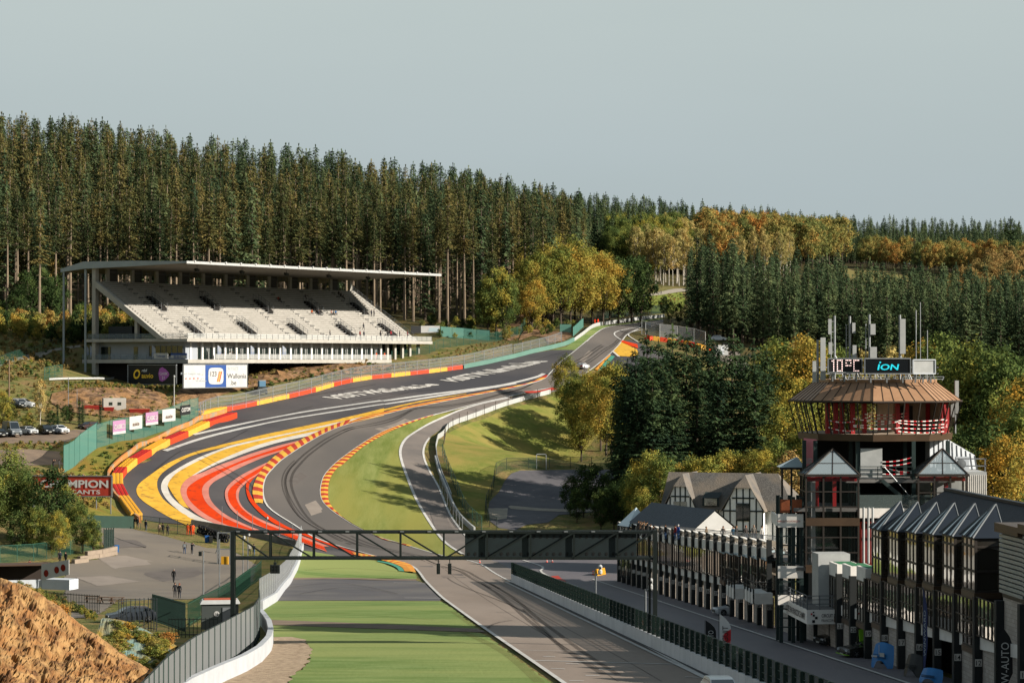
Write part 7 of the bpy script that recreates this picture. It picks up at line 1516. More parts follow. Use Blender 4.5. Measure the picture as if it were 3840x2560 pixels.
for x,y,lb,ps,t in ((639,693,'spectator in red seated high in the shaded seats','sit','#a03020'),(643,695,'spectator in black seated next to the one in red','sit','#17191c'),(701,688,'spectator in dark blue seated high on the stand by an aisle','sit','#1c2430'),
  (778,680,'spectator in black, upper left of the dark group below the roof','sit','#15171a'),(783,684,'spectator in black, middle of the dark group below the roof','sit','#15171a'),(788,688,'spectator in grey, lower right of the dark group below the roof','sit','#30343a'),
  (716,723,'spectator in orange and blue seated in the sun','sit','#c2561e'),(732,724,'spectator in dark blue seated right of the one in orange','sit','#1d2c44'),(761,724,'spectator in pale pink in the seated trio','sit','#b58a80'),(766,725,'spectator in grey in the seated trio','sit','#4a5058'),(771,724,'spectator in bright blue in the seated trio','sit','#1e6fae'),
  (853,728,'spectator in dark clothes standing on the right end steps','stand','#1a2230'),(859,728,'second spectator standing on the right end steps','stand','#2a2c30'),(835,759,'spectator in grey walking down the lower rows','walk','#2b3038'),(758,776,'spectator alone at the front railing in the middle','stand','#26282d'),
  (827,777,'spectator in red at the front railing','stand','#8a2a2a'),(836,777,'spectator in dark blue at the front railing','stand','#1f2a3a'),(874,777,'spectator in black at the front railing below an entrance','stand','#16181c'),(891,777,'spectator in dark clothes left of the one in bright red','stand','#202428'),(898,776,'spectator in bright red by the lower right entrance','stand','#a02030'),(918,777,'spectator in black right of the one in bright red','stand','#15181d'),(936,777,'spectator in maroon near the right end of the railing','stand','#7a2630')):
    on_stand(x,y,lb,ps,top=t,leg='#23262c')
for u,w_,lb,t,ps in ((67.5,1.2,'marshal in orange leaning on the lower balcony near its end','#ff5a14','lean'),(70.5,1.0,'marshal in orange standing on the lower balcony near its end','#ff5a14','stand'),(11.5,1.0,'guest in pink leaning on the lower balcony by a feather flag','#b5707a','lean'),(14.6,1.0,'guest in white on the lower balcony','#c4c2be','lean'),(15.6,1.1,'guest in black next to the guest in white','#17191c','lean')):
    person(loc(u,w_,.45),lb,ps=ps,rz=U0,top=t,leg='#23262c' if t!='#ff5a14' else '#ff5210')
for (x,y),lb in ((Z3([(762,778)])[0],'marshal in orange on the track edge under the maples, left one'),(Z3([(790,776)])[0],'marshal in orange on the track edge under the maples, right one')): pg(x,y,lb,top='#ff4a14',leg='#ff4a14',rz=.5)
for (x,y),lb in ((ZH([(1690,250)])[0],'marshal in orange beside the white container, left one'),(ZH([(1715,245)])[0],'marshal in orange beside the white container, right one')): pg(x,y,lb,top='#ff5a14',leg='#ff5a14',rz=.5)
pg(*Z3([(1370,500)])[0],'lone walker in dark clothes on the grey path above the meadow',top='#181b1e',leg='#1b1e22',rz=1.2,ps='walk')
# terrace
def terr(x,y,d,lb,**k): p=P(x,y,d); return person(p,lb,**k)
g8=lambda a,b:Z8([(a,b)])[0]
for i,(x,y,t,hr,lb) in enumerate(((1162,120,'#26282d','#4a3420','spectator in black at the left end of the terrace group'),(1180,128,'#8a6a50','#6a4a2a','fair spectator in tan, second in the terrace group'),(1197,138,'#2b2f36','#8a6a40','blond spectator in dark grey in the terrace group'),(1212,130,'#a08a78','#5a3a22','spectator in beige in the terrace group'),(1228,148,'#1d2026','#a07a4a','light haired spectator in navy in the terrace group'),(1243,132,'#34302e','#2a1c14','dark haired spectator at the back of the terrace group'),(1272,160,'#1a1c20','#6a4a30','spectator in black leaning right of the terrace group'),(1300,172,'#16181b','#2a2018','spectator in black at the right end of the terrace group'))):
    xx,yy=g8(x,y); s=sd_(301-i*1.2); terr(xx,yy+22,299-i*2.2,lb,top=t,leg='#23262c',hair=hr,rz=-1.2)
for x,y,d,t,hr,lb in ((1527,200,272,'#1d4f9a','#d0d0d0','spectator in a bright blue jacket and white cap on the raked terrace'),(1500,205,274,'#8a2a2a','#3a2a20','spectator in red just left of the blue jacket'),(1410,195,280,'#1b1d20','#2a2018','spectator in black low on the raked terrace')):
    xx,yy=g8(x,y); terr(xx,yy+14,d,lb,top=t,leg='#3a5a86',hair=hr,rz=-1.0)
for x,y,t,hr,lb in ((1785,235,'#8a6a3a','#5a4a3a','guest in brown behind the terrace railing, farthest left'),(1940,235,'#7a7068','#5a3a2a','guest in grey beige by the terrace railing'),(2033,240,'#4a7a9a','#3a2a20','guest in light blue at a terrace table'),(2062,235,'#2a2a2c','#7a5a3a','guest in black beside the light blue one'),(2150,235,'#3a3432','#7a3a24','red haired guest in dark clothes on the terrace'),(2222,230,'#6a665f','#8a7a6a','guest in grey looking over the terrace railing'),(2296,240,'#b0aeaa','#2a1c14','dark haired guest in white at the terrace end')):
    xx,yy=g8(x,y); d=284-(xx-1520)/270*46+2.5; terr(xx,yy+10,d,lb,top=t,leg='#2a3444',hair=hr,rz=random.uniform(-1,1))
for d,lb,t,hr in ((201.5,'brown haired person in black standing at the pit wall fence','#15171a','#6a4426'),(195.2,'person in white at the pit wall fence behind the netting','#c4c2c0','#b0a090'),(178.2,'person in a black jacket and white shirt at the pit wall fence','#17191c','#5a3a26')):
    person(T(PX(d,28.5),d,.07),lb,ps='lean',top=t,leg='#20242c',hair=hr,rz=-1.6)
# ------------------------------------------------------------------ vehicles (front = -y)
M_gl2=glassy('car_glass','#0d1216',.05,.9); M_tyre=mat('tyre_rubber','#1b1b1c','#141415',.8,4,.6,3); M_rim=mat('wheel_rim','#a3a6aa',None,.35,metal=.7); M_lamp=glassy('headlamp','#cfd6da',.1,.8); M_tail=mat('tail_lamp','#a01818',None,.3); M_pl=mat('number_plate_pale','#cfcdc6',None,.5)
_w=MB(); _w.lathe([(.20,-.1),(.31,-.11),(.335,-.07),(.335,.07),(.31,.11),(.20,.1)],n=16); _wm=_w.mesh('tyre',M_tyre,True); _r=MB().lathe([(.03,-.08),(.2,-.09),(.21,-.05),(.21,.05),(.2,.09),(.03,.08)],n=12); 
for i in range(5):
    a=i*1.2566; 
    for s in (-.095,.095): _r.box((math.cos(a)*.11,math.sin(a)*.11,s),(.19,.05,.02),0,a)
_rm=_r.mesh('rim',M_rim)
def paint(h,metal=0): return mat('car_paint_'+h[1:],h,None,.25,spec=.6,metal=metal)
def car(name,pos,rz,label,cat,col,L=4.3,W=1.8,H=1.55,kind='suv',group=None,spoiler=False,num=None,lamp=True):
    k_=KM[0]; KM[0]=.75; pm=paint(col); KM[0]=k_
    r=empty(name,pos,rz,label,cat,group); h=L/2; w=W/2
    if kind=='van': prof=[(-h,.45,.95),(-h+.15,.3,1.05),(-h+.95,.3,1.25),(h-.05,.3,1.25),(h,.4,1.2)]; cab=[(-h+.85,1.2),(-h+1.75,H-.08),(-h+2.2,H),(h-.15,H),(h-.02,1.2)]
    elif kind=='coupe': prof=[(-h,.3,.62),(-h+.2,.18,.72),(-h+1.3,.16,.86),(-h+1.9,.16,.9),(h-.9,.16,.95),(h-.1,.25,.92),(h,.35,.85)]; cab=[(-h+1.35,.84),(-h+2.15,H-.05),(-h+2.6,H),(h-1.25,H-.1),(h-.3,.93)]
    else: prof=[(-h,.4,.72),(-h+.15,.26,.85),(-h+1.15,.24,1.0),(-h+2,.24,1.02),(h-.3,.24,1.05),(h-.04,.36,1.0),(h,.45,.9)]; cab=[(-h+1.05,.99),(-h+1.85,H-.06),(-h+2.4,H),(h-.75,H-.05),(h-.12,1.02)]
    b=MB(); n=len(prof)
    for y,z0,z1 in prof:
        e=.9 if y in (prof[0][0],prof[-1][0]) else 1.0; b.v+=[(-w*e,y,z0),(-w*e*1.0,y,(z0+z1)/2),(-w*e*.93,y,z1),(0,y,z1+.04),(w*e*.93,y,z1),(w*e,y,(z0+z1)/2),(w*e,y,z0)]
    for i in range(n-1):
        for j in range(6): b.f.append((7*i+j,7*i+j+1,7*i+8+j,7*i+7+j)); b.m.append(0)
        b.f.append((7*i,7*i+7,7*i+13,7*i+6)); b.m.append(0)
    b.f+=[tuple(range(6,-1,-1)),tuple(range(7*n-7,7*n))]; b.m+=[0,0]
    c=len(b.v); wt=w*.78
    ww=[w*.92,wt,wt,wt,w*.9]
    for (y,z),q in zip(cab,ww): b.v+=[(-q,y,z),(q,y,z)]
    for i in range(4): b.f.append((c+2*i,c+2*i+1,c+2*i+3,c+2*i+2)); b.m.append(0)
    b.f+=[(c,c+2,c+4,c+6,c+8),(c+9,c+7,c+5,c+3,c+1)]; b.m+=[0,0]; bo=b.build('body',pm,r)
    def win(pts): 
        k=MB(); k.add(pts,[tuple(range(len(pts)))]); k.build('window',M_gl2,r)
    o=.015
    A,B,C,D,E_=cab
    lp=lambda a,b_,t:(a[0]+(b_[0]-a[0])*t,a[1]+(b_[1]-a[1])*t)
    f0,f1=lp(A,B,.12),lp(A,B,.94); win([(-w*.82,f0[0]-o,f0[1]+o),(w*.82,f0[0]-o,f0[1]+o),(wt*.92,f1[0]-o,f1[1]+o),(-wt*.92,f1[0]-o,f1[1]+o)])
    r0,r1=lp(E_,D,.2),lp(E_,D,.9); 
    if kind!='van': win([(w*.8,r0[0]+o,r0[1]+o),(-w*.8,r0[0]+o,r0[1]+o),(-wt*.9,r1[0]+o,r1[1]+o),(wt*.9,r1[0]+o,r1[1]+o)])
    for s in (-1,1):
        zt=H-.16; zb_=A[1]+.1; xx=lambda z:(w*.92+(wt-w*.92)*(z-A[1])/(H-A[1]))*s*1.01
        y0b,y0t=A[0]+.25,B[0]+.15; y1t,y1b=(D[0]-.05,E_[0]-.25) if kind!='van' else (B[0]+1.0,B[0]+1.0)
        pts=[(xx(zb_),y0b,zb_),(xx(zb_),y1b,zb_),(xx(zt),y1t,zt),(xx(zt),y0t,zt)]; win(pts if s>0 else pts[::-1])
        for y in (-h+.78,h-.78):
            t=link('wheel',_wm,r); t.location=(s*(w-.1),y,.335); t.rotation_euler=(0,math.pi/2,0); link('rim',_rm,t)
        if lamp: MB().box((s*w*.68,-h+.05,prof[0][2]-.02),(w*.38,.12,.15)).build('headlight',M_lamp,r); MB().box((s*w*.75,h-.02,prof[-1][2]-.05),(w*.3,.08,.16)).build('tail_light',M_tail,r); MB().box((s*(w+.08),A[0]+.4,A[1]+.12),(.18,.12,.13)).build('mirror',pm,r)
    MB().box((0,-h-.0,prof[0][1]+.16),(w*1.1,.08,.2)).build('grille',M_blk,r); MB().box((0,-h-.05,prof[0][1]+.02),(.5,.03,.11)).build('number_plate',M_pl,r); MB().box((0,h+.01,.62),(.5,.03,.11)).build('number_plate',M_pl,r)
    if spoiler: k=MB().box((0,h-.15,1.32),(W*.95,.3,.04)); k.box((-.5,h-.15,1.1),(.04,.1,.45)); k.box((.5,h-.15,1.1),(.04,.1,.45)); k.build('rear_wing',M_blk,r)
    if num: 
        lettering(r,num,(-w-.02,.2,.62),(0,-1,0),(0,0,1),.34,M_txd,.62,name='race_number',off=.02,bold=.03); MB().box((-w-.005,.2,.62),(.02,.8,.5)).build('number_panel',M_bwh,r)
    return r
car('van',G(27,1001),.55,'grey panel van parked first in the row by the trees','van','#6a7076',5.6,2.0,2.65,'van'); car('parked_car',G(64,997),.75+math.pi*.0,'silver grey estate car parked beside the van','car','#b8bcc0',4.5,1.82,1.5); car('parked_car',G(104,996),.6,'black off road car parked between the two light cars','car','#14181b',4.5,1.85,1.68); car('parked_car',G(136,995),.75,'white car parked at the end of the row','car','#d9dde2',4.4,1.82,1.58)
car('parked_car',G(-2,1003),.6,'black car cut off by the picture edge beside the van','car','#15171a',4.3,1.8,1.5); car('parked_car',G(205,986),-.6,'dark brown car parked behind the green screen fence','car','#3a2420',4.4,1.8,1.5)
car('parked_car',G(35,935),.9,'dark car parked higher up behind the mesh fence at the far left','car','#22262c',4.3,1.8,1.6); car('white_van',G(52,937),1.4,'small white van parked behind the slender birch','van','#b9bcbf',4.6,1.8,1.9,'van')
car('race_car',G(1339,846),2.72,'white and red racing coupe climbing the hill','car','#c9c9cc',4.5,1.9,1.28,'coupe',spoiler=True); MB().box((-.5,2.2,.62),(.7,.12,.35)).build('rear_panel',mat('race_red','#b5202a',None,.4),bpy.data.objects['race_car'])
car('race_car',G(1486,752),.5,'black and orange racing coupe at the crest','car','#3a2a20',4.5,1.9,1.28,'coupe',spoiler=True)
car('parked_car',T(*(lambda p:(p.x,p.y))(P(1653,806,655))),1.1,'white car parked beyond the container at the crest','car','#d0d2d4',4.4,1.8,1.55)
def pit(x,s,dz=0): q=Matrix.Translation(PO)@Matrix.Rotation(RZP,4,'Z')@Vector((x,s,0)); return T(q.x,q.y,dz+.07)
car('race_car',pit(.9,sd_(243)),RZP-1.45,'silver racing coupe with the number 124 nosing out of a garage','car','#a9adb2',4.5,1.9,1.28,'coupe',num='124')
gc=car('race_car',pit(.6,sd_(184.5)),RZP-1.35,'black and lime green racing coupe with its door raised outside a garage','car','#181c1a',4.5,1.95,1.2,'coupe')
M_lime=mat('lime','#8ac926',None,.4); MB().box((-.98,0,.42),(.05,3.4,.09)).build('side_stripe',M_lime,gc); MB().box((0,-2.2,.28),(1.9,.25,.06)).build('front_splitter',M_lime,gc); k=MB(); k.panel((-1.0,-.3,1.05),(-1.0,.8,1.15),(-1.55,.7,2.0),(-1.5,-.1,1.9),.06); k.build('raised_door',M_lime,gc); MB().box((0,2.15,1.35),(1.8,.35,.04)).build('rear_wing',M_blk,gc)
car('race_car',pit(1.6,sd_(197.8)),RZP-1.3,'dark racing car standing in the shade under the name balcony','car','#14181a',4.5,1.9,1.25,'coupe')
car('parked_car',G(300,1428),-1.2,'dark blue grey estate car parked behind the black fence','car','#252b33',4.6,1.82,1.5); car('white_car',T((1655-CX)/F*145.2,145.2,.12),.1,'white car whose roof just enters the bottom edge beside the pit wall','car','#d5d5d3',4.4,1.8,1.5)
# racing body panels leaning by the garages
KM[0]=.9; M_bl=mat('panel_blue','#1d6fae','#185f98',.35,.8,.6,3)
def hood(pos,rz,label,m,w=1.9,h=1.75,name='car_bonnet'):
    r=empty(name,pos,rz,label,'body panel'); b=MB(); nx,nz=12,10; pts=[]
    for j in range(nz+1):
        for i in range(nx+1):
            u=i/nx*2-1; t=j/nz; hw=w/2*(1-.18*t*t) if t>.15 else w/2*(.93+.07*t/.15)
            cut=.0
            z=t*h*(1-.12*u*u) if True else 0
            if t<.35 and abs(u)<.6: z=max(z,.34*h*(1-(abs(u)/.6)**3)*.9*(1 if t<.3 else 1))
            pts.append((u*hw,-.35+.35*t+.28*(1-u*u)*-(1-.3*t)+.1*math.cos(u*9)*.15,z))
    b.add(pts,[(j*(nx+1)+i,j*(nx+1)+i+1,(j+1)*(nx+1)+i+1,(j+1)*(nx+1)+i) for j in range(nz) for i in range(nx)]); b.build('panel',m,r,True)
    k=MB()
    for j in range(3): k.box((0,-.62,h*(.42+.06*j)),(w*.55,.05,.03))
    k.build('vent',M_blk,r); return r
q=hood(pit(-.9,sd_(173.3)),RZP-.9,'large blue racing bonnet standing upright by pillar 17',M_bl,2.0,1.85); MB().box((.25,-.66,1.0),(.4,.03,.28)).build('sticker',M_bwh,q); MB().box((-.45,-.66,.85),(.5,.03,.12)).build('sticker',M_bwh,q); MB().box((0,-.68,1.35),(.04,.03,.7)).build('stripe',M_bwh,q)
hood(pit(-.7,sd_(165.3)),RZP-1.0,'black racing bodywork panel standing by pillar 15',mat('panel_black','#17191b','#101214',.4,1,.5,3),1.7,1.6); hood(pit(-.8,sd_(160.4)),RZP-.9,'blue bodywork panel cut off by the bottom edge',M_bl,1.9,1.0)
# feather flags in the pit lane
def at_pit(px,d,off): return T(PX(d,off),d,.07)
M_fb=mat('flag_black','#15171a','#0f1113',.7,1,.5,3); M_fr=mat('flag_red_white','#c9c7c6','#b3202a',.7,.55,1,1,ramp=(.52,.56))
feather('feather_flag','red and white feather flag with black letters in the pit lane',T(PX(179.5,31.0),179.5),3.6,M_fr,-.25,'MEGUIT',M_txk,'pit lane flags',.85); feather('feather_flag','black feather flag with white letters beside the red and white one',T(PX(181.5,30.3),181.5),3.0,M_fb,-.25,'W-AUTO',M_txw,'pit lane flags',.8)
feather('feather_flag','slim dark blue feather flag by pillar 15',pit(-.7,sd_(163.5)),6.2,mat('flag_navy','#26305a','#1d2647',.7,1,.5,3),-1.2,'WINWARD',M_gry2,'pit lane flags',.55)
q=P(2288,1570,146); feather('feather_flag','large black feather flag with white letters on a lattice mast at the right',T(q.x,q.y),4.9,M_fb,0,'W-AUTO',M_txw,'pit lane flags',.95)
# pit lane cameras, barriers, cones
def camera_pole(px,d,off,hgt,lb):
    r=empty('camera_pole',T(PX(d,off),d),0,lb,'camera','white cameras on pit lane poles'); MB().tube((0,0,0),(0,0,hgt),.09,None,8).build('pole',M_grey,r); k=MB().lathe([(.1,0),(.22,.12),(.22,.4),(.12,.52),(.2,.6),(.22,.85),(.1,1.0)],(.45,0,hgt-.1),10); k.beam((0,0,hgt-.05),(.45,0,hgt-.05),.08,.08); k.build('camera_head',M_wht,r); MB().box((.45,-.25,hgt+.6),(.2,.1,.15)).build('lens',M_blk,r)
camera_pole(1333,243,29.6,4.2,'white camera on a grey pole at the far end of the pit wall'); camera_pole(1618,203,28.9,4.4,'white camera on a grey pole behind the pit wall, nearer one')
KM[0]=.58
r=empty('plastic_barrier',G(1378,1321),1.15,'yellow plastic barrier block at the pit lane exit','barrier'); MB().hexa([(-1.6,-.3,0),(1.6,-.3,0),(1.6,.3,0),(-1.6,.3,0)],[(-1.5,-.12,1),(1.5,-.12,1),(1.5,.12,1),(-1.5,.12,1)]).build('body',mat('barrier_yellow','#d99a1c','#c98c14',.6,1,.5,4),r)
def cone(x,y,lb):
    r=empty('traffic_cone',G(x,y),0,lb,'cone','cones at the pit exit'); MB().lathe([(.22,0),(.22,.04),(.14,.06),(.03,.6)],n=10).build('cone',M_ror,r); MB().lathe([(.105,.25),(.075,.38)],n=10).build('white_stripe',M_wht,r)
cone(*g8(745,575),'orange cone beside the yellow barrier block'); cone(*g8(320,462),'orange cone under the gantry screen, left of two'); cone(*g8(370,462),'orange cone under the gantry screen, right of two'); cone(*Z7([(2055,468)])[0],'orange marker at the pit exit guardrail')
# ------------------------------------------------------------------ paddock furniture on the left
def bin_(x,y,col,lb): 
    r=empty('wheelie_bin',G(x,y),.3,lb,'bin'); m=mat('bin_'+col[1:],col,None,.5); MB().hexa([(-.25,-.3,.1),(.25,-.3,.1),(.25,.3,.1),(-.25,.3,.1)],[(-.3,-.37,1.0),(.3,-.37,1.0),(.3,.37,1.0),(-.3,.37,1.0)]).build('body',m,r); MB().box((0,0,1.05),(.64,.8,.08)).build('lid',m,r); MB().tube((-.22,.3,.1),(.22,.3,.1),.1).build('wheel',M_tyre,r)
bin_(268,1269,'#1d6fb5','blue bin standing at the end of the stone block wall'); bin_(475,1246,'#1d5fa8','blue bin in front of the tyre heap'); bin_(484,1247,'#1a1c1e','black bin in front of the tyre heap'); bin_(457,951,'#2a7fb5','blue drum like bin behind the top of the lower foam blocks')
_t=MB(); 
for i in range(14):
    a0,a1=6.283*i/14,6.283*(i+1)/14
    pr=[(.19,-.1),(.3,-.13),(.34,-.06),(.34,.06),(.3,.13),(.19,.1)]
    for (ra,za),(rb,zb2) in zip(pr,pr[1:]+pr[:1]): _t.add([(ra*math.cos(a0),ra*math.sin(a0),za),(ra*math.cos(a1),ra*math.sin(a1),za),(rb*math.cos(a1),rb*math.sin(a1),zb2),(rb*math.cos(a0),rb*math.sin(a0),zb2)],[(0,1,2,3)])
_tm=_t.mesh('tyre',M_tyre,True)
for i in range(13):
    g=G(458+5.2*i,1222+1.9*i)
    for j in range(4):
        o=link('tyre',_tm); o.location=g+Vector((random.uniform(-.1,.1)+.35*(j%2),-.6-.5*(j//2)+random.uniform(-.1,.1),.36+.55*(j%2))); o.rotation_euler=(math.pi/2+random.uniform(-.2,.2),0,.5+random.uniform(-.3,.3)); o.scale=(1.15,)*3
        tag(o,'black tyre in the heap beside the run-off wall','tyre','heaped tyres by the wall')
for i in range(16):
    g=P(1660+(i%8)*4.2,803-(i%8)*.6,640); o=link('tyre',_tm); o.location=T(g.x,g.y,.3+.5*(i//8)); o.rotation_euler=(random.uniform(-.2,.2),1.4,random.uniform(0,.5)); o.scale=(1.2,)*3; tag(o,'black tyre in the row at the end of the service yard on the crest','tyre','tyres on the crest yard')
g=G(*ZH([(1850,262)])[0]); r=empty('container',g,.2,'small white container at the crest service yard','container'); MB().box((0,0,1.3),(3.2,2.4,2.6)).build('body',M_wht,r); MB().box((0,-1.22,1.2),(.9,.04,2.0)).build('door',M_clad,r)
g=P(1653,806,625); r=empty('motorcycle',T(g.x+3.2,g.y),.9,'black motorcycle parked beside the tyres on the crest','motorcycle')
for y in (-.7,.7): t=link('wheel',_wm,r); t.location=(0,y,.33); t.rotation_euler=(0,math.pi/2,0)
MB().box((0,0,.65),(.3,.9,.35)).box((0,.35,.85),(.26,.6,.12)).build('frame',M_blk,r); MB().tube((-.35,-.5,1.05),(.35,-.5,1.05),.03).build('handlebar',M_blk,r)
sheet('service_yard',ZH([(1660,260),(1900,190),(2110,230),(2130,300),(2350,560),(2200,600),(2000,480),(1840,330)]),.12,M_pad,res=4)
fence('mesh_fence','thin rail along the edge of the crest service road','fence',ZH([(2250,290),(2352,380),(2560,520)]),1.0,5,M_gal,N_gal,.05,(1,.6),0,world=False)
# stone blocks, gates, walls
KM[0]=.62; M_stone=mat('stone_block','#a39382','#8f8072',.9,.9,.7,6); KM[0]=.58
n=0
for x0,y0,x1,y1,lv in ((181,1286,225,1281,0),(225,1281,266,1273,0),(198,1275,232,1271,1),(232,1271,266,1263,1),(168,1294,200,1290,0)):
    a=G(x0,y0 if lv==0 else y0+9); c=G(x1,y1 if lv==0 else y1+9); d=c-a; o=MB().beam(Vector((0,0,.28+.56*lv)),d+Vector((0,0,.28+.56*lv)),.6,.55).build('stone_block',M_stone); o.location=a
    tag(o,('lower' if lv==0 else 'upper')+' pale stone block in the stepped row at the paddock entrance','block','stone blocks in a stepped row')
wall_strip('green_hoarding','dark green hoarding closing the paddock below the foam blocks','fence',[(200,1210),(240,1212),(280,1213),(308,1213)],1.9,.1,mat('hoarding_green','#1d3f33','#183529',.7,1,.5,4))
fence('mesh_fence','dark green fence behind the people at the paddock edge','fence',[(322,1216),(350,1219),(380,1222),(412,1226),(440,1231)],2.2,2.8,M_dkg,N_gm,.05,(1,),0,world=False)
fence('mesh_fence','green fence round the trees at the left of the paddock','fence',[(0,1292),(38,1290),(85,1287),(147,1276),(185,1268),(232,1256)],2.3,2.7,M_grnst,N_gm,.05,(1,),0,world=False)
g=G(250,1262); r=empty('gate_leaf',g,.9,'narrow dark green gate leaf standing open at the stone blocks','gate'); MB().bx(-.9,.9,-.04,.04,.1,2.9).build('leaf',N_dkg,r); k=MB()
for x in (-.9,-.45,0,.45,.9): k.bx(x-.04,x+.04,-.06,.06,0,3.1)
k.build('bar',M_dkg,r)
def paling(name,lb,pts,h,m,sp=.45,w=.07):
    c=Gm(pts)[:,:2]; L=np.linalg.norm(np.diff(c,axis=0),axis=1).sum(); n=min(95,int(L/sp)); q=resample(c,n+1); o=Vector((q[0][0],q[0][1],float(Hz(*q[0])))); r=empty(name,o,0,lb,'fence'); me=MB().bx(-w/2,w/2,-w/2,w/2,0,h).mesh('paling',m)
    for x,y in q: p=link('paling',me,r); p.location=(x-o.x,y-o.y,float(Hz(x,y))-o.z)
    k=MB()
    for z_ in (.25,h-.15):
        for a,b_ in zip(q[:-1],q[1:]): k.beam((a[0]-o.x,a[1]-o.y,float(Hz(*a))-o.z+z_),(b_[0]-o.x,b_[1]-o.y,float(Hz(*b_))-o.z+z_),.05,.06)
    k.build('rail',m,r); return r
paling('bar_fence','dark green bar fence zigzagging down beside the parked car',[(350,1425),(372,1432),(400,1442),(425,1450)],2.6,M_dkg,.4); paling('bar_fence','dark green bar fence running back along the paddock to the gantry post',[(432,1440),(460,1422),(500,1400),(540,1375),(575,1345),(600,1325)],2.3,mat('fence_green_dark','#25523f','#1f4535',.6,2,.6,4),.5)
paling('bar_fence','dark grey stepped fence panels next to the rocky bank',[(273,1455),(290,1452),(315,1450),(340,1448),(360,1450)],3.0,mat('anthracite','#3a4044',None,.6),.5); paling('bar_gate','black barred gate between the white stalls and the rocky bank',[(75,1395),(110,1398),(150,1402),(188,1405),(228,1408)],1.9,M_blk,.32,.05); paling('bar_fence','black low bar fence in front of the lavatory cabin',[(388,1462),(420,1463),(455,1463),(500,1462)],1.7,M_blk,.35,.05)
# stalls
r=empty('stall',P(45,1352,262),.25,'white sided open stall with a brown flat roof at the left edge','stall'); MB().bx(-3,3.4,-.1,2.6,2.5,2.65).build('roof',mat('brown_roof','#5a4638',None,.8),r); k=MB(); k.bx(-3,-2.9,0,2.5,0,2.5); k.bx(-3,3.2,2.4,2.5,0,2.5); k.build('wall',mat('dark_wall','#3a302a',None,.8),r); MB().bx(-5.2,-3.1,-.2,-.1,.2,2.3).build('side_panel',M_wht,r); MB().bx(-3,3,-.3,-.2,.1,1.0).build('counter',M_clad,r)
r=empty('stall_banner',P(95,1344,262),-.35,'white banner with red roundels on the side of the stall','banner'); MB().panel((0,0,.6),(3.4,0,1.3),(3.4,0,2.9),(0,0,2.3),.08).build('cloth',M_bwh,r); k=MB()
for x,z_ in ((.6,1.35),(1.9,1.75),(2.7,2.0)): k.lathe([(.001,0),(.3,.0)],n=10); v=k.v[-20:]; k.v[-20:]=[(x+a,-.03,z_+b_*1.3) for a,b_,c in v]
k.build('roundel',M_kred,r); MB().bx(0,3.4,.1,2,-.4,.7).build('lower_wall',M_clad,r)
r=empty('lavatory_cabin',P(505,1442,212),.15,'grey lavatory cabin with an orange roof and a round number 16 plate','cabin'); MB().bx(-1.6,1.6,-.8,.8,0,2.2).build('body',mat('cabin_grey','#4a514f','#414846',.7,.6,.5,4),r); MB().hexa([(-1.75,-.95,2.2),(1.75,-.95,2.2),(1.75,.95,2.2),(-1.75,.95,2.2)],[(-1.55,-.8,2.55),(1.55,-.8,2.55),(1.55,.8,2.55),(-1.55,.8,2.55)]).build('roof_rim',M_wht,r); MB().bx(-1.4,1.4,-.7,.7,2.54,2.6).build('roof',mat('orange_roof','#c2562a',None,.6),r); MB().lathe([(.24,0),(.24,.02)],n=16).build('number_disc',M_bwh,r).matrix_local=Matrix.Translation((-.3,-.82,1.35))@Matrix.Rotation(math.pi/2,4,'X'); lettering(r,'16',(-.3,-.83,1.35),(1,0,0),(0,0,1),.24,M_txd,.3,off=.02,bold=.02); k=MB(); k.bx(.2,1.2,-.86,-.82,.2,1.9); k.build('door',M_grey,r)
# poles
def pole(x,y,h,lb,r_=.06,m=None,head=None,name='post',cat='post',d=None):
    g=G(x,y) if d is None else P(x,y,d); r=empty(name,g,0,lb,cat); MB().tube((0,0,-.3),(0,0,h),r_,r_*.8,7).build('pole',m or M_gal,r)
    if head=='speaker': MB().box((-.35,-.1,h-.3),(.35,.3,.5)).build('loudspeaker',M_blk,r)
    if head=='cam': MB().lathe([(.05,-.1),(.16,.0),(.16,.25),(.05,.35)],(.15,0,h-.3),8).build('camera_head',M_wht,r)
    if head=='lamp': MB().lathe([(.05,0),(.2,.1),(.2,.35),(.05,.45)],(0,0,h),8).build('lamp_head',M_wht,r)
    return r
M_woodp=mat('pole_wood','#8a7560','#74614f',.9,1,.7,5,stretch=(1,1,.2))
pole(21,932,9,'tall brown wooden pole at the left edge above the car park',.16,M_woodp); pole(157,938,6,'thin pale pole in front of the rocky terrace face',.08); pole(177,940,4,'shorter thin pole in front of the rocky terrace face',.06); pole(400,960,8,'tall pale lamp post beside the black banner',.1,M_wht,'lamp','lamp_post','lamp'); pole(467,1372,5.4,'grey post with a black loudspeaker in the paddock',.1,M_gal,'speaker'); pole(75,1290,8,'dark pole with a small white camera among the trees at the left',.09,M_blk,'cam',d=338)
for x,y,lb in ((504,1365,'slim steel mast left of the gantry post'),(540,1360,'slim steel mast just right of the gantry post'),(558,1352,'slim steel mast third along the paddock edge'),(569,1340,'slim steel mast farthest along the paddock edge')): pole(x,y,6.6,lb,.07,M_gal,'cam' if x>550 else None)
for i,(x,y) in enumerate(((510,1213),(545,1222),(580,1230),(612,1238),(642,1247),(672,1254))): pole(x,y,3.6,'slim steel post leaning over the low wall at the painted run-off',.06,M_gal,'cam' if i==3 else None).__setitem__('group','steel posts along the low wall')
r=empty('scaffold_frame',G(515,1296),0,'open steel frame stand with a yellow box in the paddock','frame'); k=MB()
for x in (-.9,.9):
    for y in (-.6,.6): k.beam((x,y,0),(x,y,4.6),.1,.1)
